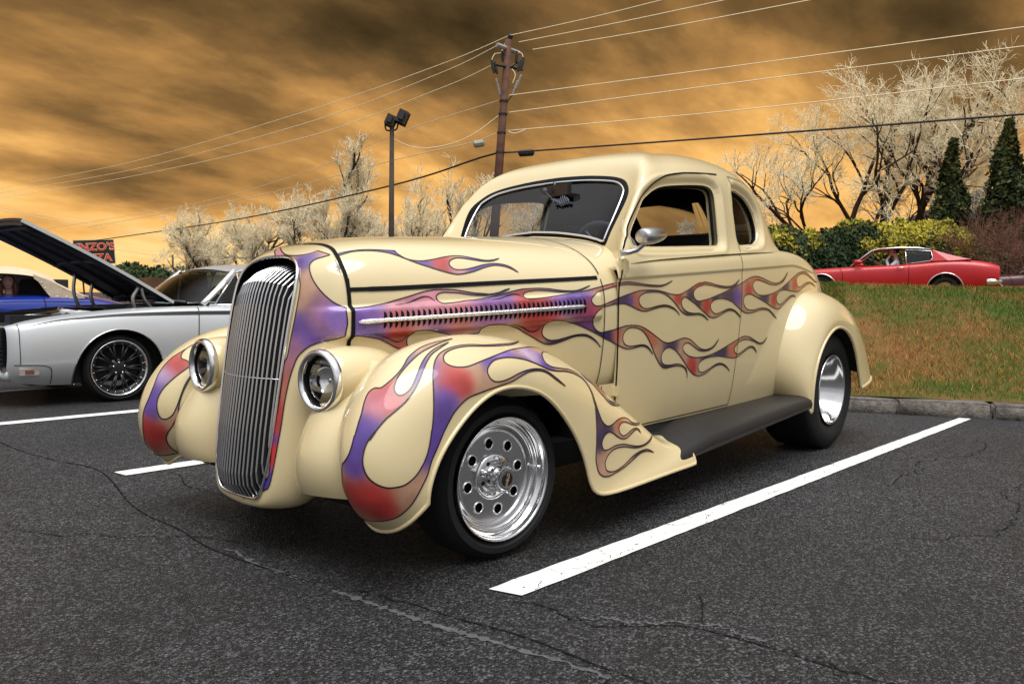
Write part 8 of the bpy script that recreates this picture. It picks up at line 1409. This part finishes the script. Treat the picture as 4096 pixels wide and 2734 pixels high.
    if badge:
        tm = text_mesh("SS", .10, .004); p, n = on_side(S_, 1.06 - .06, .42, 0, (0, S_.nu, 0, S_.nv * .8)); tm.transform(Matrix.Translation((1.12 - .2, p.y + .006, .42)) @ Matrix.Rotation(R(180), 4, 'Z') @ Matrix.Rotation(R(90), 4, 'X')); link("badge_lettering", tm, b_, M["chrome"])
    return c
rc = at_px(2022, 690, 17.6); view_h = Vector((rc.x - CAM.x, rc.y - CAM.y, 0)).normalized(); rz = math.atan2(-view_h.x, view_h.y) + math.pi   # its left flank towards the camera
left_dir = Vector((view_h.y, -view_h.x, 0)) * -1
fw = Vector((-view_h.y, view_h.x, 0)); rz = math.atan2(fw.y, fw.x)
redc = red_car((rc.x, rc.y, .86), rz, "bright red muscle coupe driven past on the bank", "red"); redc.scale = (.93, .93, .97)
r2 = at_px(2400, 690, 19.5); red_car((r2.x, r2.y, .80), rz, "dark red car whose nose shows behind the red coupe", "maroon", False)
# ---- people: a seated figure is one skinned body with hair and clothing on it
def person(loc, rz, label, shirt, hair_c, skin_c, arm_pose, cap=False, scale=.92):
    root = empty("person", loc, rz, label, "person"); root.scale = (scale,) * 3
    # joints: x forward, y left, z up; seated, origin at the hips
    J = [(0, 0, 0), (-.02, 0, .16), (-.05, 0, .36), (-.05, 0, .50), (-.04, 0, .57), (-.02, 0, .64), (.0, 0, .74)]; rad = [(.15, .13), (.14, .115), (.165, .12), (.09, .09), (.055, .055), (.06, .06), (.05, .05)]; E_ = [(i, i + 1) for i in range(6)]
    def chain(start, pts, rr):
        prev = start
        for p, r_ in zip(pts, rr): J.append(p); rad.append(r_); E_.append((prev, len(J) - 1)); prev = len(J) - 1
    for s in (1, -1):
        a = arm_pose[0 if s > 0 else 1]; chain(2, [(-.05, s * .17, .46), *a], [(.06, .06), (.045, .045), (.034, .034), (.03, .03)]); chain(0, [(.10, s * .10, -.01), (.46, s * .12, .03), (.56, s * .12, -.36), (.68, s * .12, -.40)], [(.09, .09), (.065, .065), (.045, .045), (.04, .03)])
    me = bpy.data.meshes.new("body"); me.from_pydata(J, E_, []); o = bpy.data.objects.new("body", me); col.objects.link(o); o.modifiers.new("s", 'SKIN'); sv_ = me.skin_vertices[0].data
    for v, r_ in zip(sv_, rad): v.radius = r_
    sv_[0].use_root = True; o.modifiers.new("d", 'SUBSURF').levels = 2
    mesh = bpy.data.meshes.new_from_object(o.evaluated_get(bpy.context.evaluated_depsgraph_get())); bpy.data.objects.remove(o); mesh.materials.clear()
    mesh.materials.append(shirt); mesh.materials.append(skin_c); mesh.materials.append(M["trouser"])
    hands = [np.array(a[-1]) for a in arm_pose]
    for f in mesh.polygons:
        f.use_smooth = True; c = f.center; f.material_index = 1 if c.z > .535 or min((Vector(h_) - c).length for h_ in hands) < .10 else (2 if c.z < .05 else 0)
    b_ = link("body", mesh, root)
    bm_ = bmesh.new(); bmesh.ops.create_uvsphere(bm_, u_segments=24, v_segments=18, radius=1)
    for v in bm_.verts:
        x, y, z = v.co; jaw = 1 - .28 * max(0, -z) * (1 if True else 0); v.co = Vector((x * .092 * jaw + .005, y * .075 * jaw, z * .118)); 
        if x > .75 and abs(y) < .18 and -.25 < z < .15: v.co.x += .020 * (1 - abs(y) / .18)
        if x > .6 and abs(z + .05) < .0: pass
        v.co += Vector((.015, 0, .715))
    head = link("head", bm_mesh(bm_, True), root, skin_c)
    dark = principled("eye_dark", (.02, .015, .012), .4)
    for s in (1, -1):
        mb = MB(); mb.lathe([(.013, 0), (.008, .004), (.001, .005)], 10, Matrix.Translation((.096, s * .030, .728)) @ Matrix.Rotation(R(-90 + 12 * s), 4, 'Z')); mb.build("eye", dark, head, True)
        mb = MB(); mb.tube([(.098, s * .018, .748), (.094, s * .045, .746)], .004, 5); mb.build("eyebrow", hair_c, head, True)
        mb = MB(); mb.tube([(.0, s * .078, .70), (-.005, s * .084, .72), (-.008, s * .080, .745)], [.010, .014, .008], 6); mb.build("ear", skin_c, head, True)
    mb = MB(); mb.tube([(.092, -.024, .667), (.100, 0, .665), (.092, .024, .667)], [.003, .006, .003], 6); mb.build("mouth", principled("lips", (.40, .12, .10), .5), head, True)
    bm_ = bmesh.new(); bmesh.ops.create_uvsphere(bm_, u_segments=24, v_segments=16, radius=1)
    for v in list(bm_.verts):
        x, y, z = v.co; v.co = Vector((x * .103 - .008, y * .088, z * .125)) + Vector((.008, 0, .725))
    bmesh.ops.delete(bm_, geom=[v for v in bm_.verts if (v.co.x > .035 and v.co.z < .775) or v.co.z < (.66 if cap else .60)], context='VERTS'); link("cap" if cap else "hair", bm_mesh(bm_, True), root, hair_c)
    if cap:
        mb = MB(); mb.add([(.06, -.065, .775), (.06, .065, .775), (.165, .045, .765), (.165, -.045, .765), (.06, -.065, .785), (.06, .065, .785), (.165, .045, .772), (.165, -.045, .772)], [(0, 1, 2, 3), (7, 6, 5, 4), (0, 4, 5, 1), (1, 5, 6, 2), (2, 6, 7, 3), (3, 7, 4, 0)]); mb.build("cap_peak", hair_c, root)
    else:
        for s in (1, -1):
            mb = MB(); mb.tube([(.03, s * .082, .74), (.01, s * .095, .66), (.0, s * .10, .58), (.01, s * .085, .50)], [.02, .032, .034, .012], 8); mb.build("hair_lock", hair_c, root, True)
    for k, (h_, a) in enumerate(zip(hands, arm_pose)):
        d = (Vector(a[-1]) - Vector(a[-2])).normalized(); u = d.cross(Vector((0, 0, 1))).normalized(); mb = MB(); p0 = Vector(a[-1])
        mb.tube([p0, p0 + d * .05], [.030, .026], 8)
        for q in range(4): mb.tube([p0 + d * .045 + u * (.018 - .012 * q), p0 + d * .085 + u * (.018 - .012 * q), p0 + d * (.100) + u * (.018 - .012 * q) - Vector((0, 0, .022))], [.009, .008, .006], 6)
        mb.tube([p0 + d * .015 + u * .026, p0 + d * .05 + u * .045, p0 + d * .07 + u * .035], [.010, .009, .006], 6); mb.build("hand", skin_c, b_, True)
    return root
M["trouser"] = principled("dark_trousers", (.03, .03, .04), .9); skin = principled("skin", (.68, .40, .29), .6, Subsurface_Weight=.0)
wheel_arms = [[(.18, .20, .30), (.34, .14, .42), (.40, .12, .46)], [(.18, -.20, .30), (.34, -.14, .42), (.40, -.12, .46)]]
person((-.80 - .02, YB + .34, .475), R(66), "woman with auburn hair in a bright blue top seated in the convertible", noisy(principled("blue_top", (.02, .05, .55), .8), 10, .15), principled("auburn_hair", (.16, .055, .025), .6), skin, [[(.10, .22, .26), (.20, .16, .14), (.24, .12, .12)], [(.10, -.22, .26), (.20, -.16, .14), (.24, -.12, .12)]], scale=.68)
dl = Matrix.Rotation(rz, 4, 'Z') @ Vector((-.22, .30, .50)); person((rc.x + dl.x, rc.y + dl.y, .86 + dl.z), rz, "driver in a dark cap and pale shirt at the red coupe's wheel", principled("pale_shirt", (.55, .60, .68), .8), principled("black_cap", (.012, .012, .015), .8), skin, [[(.12, .20, .30), (.18, .10, .50), (.10, .09, .62)], wheel_arms[1]], cap=True, scale=.86)
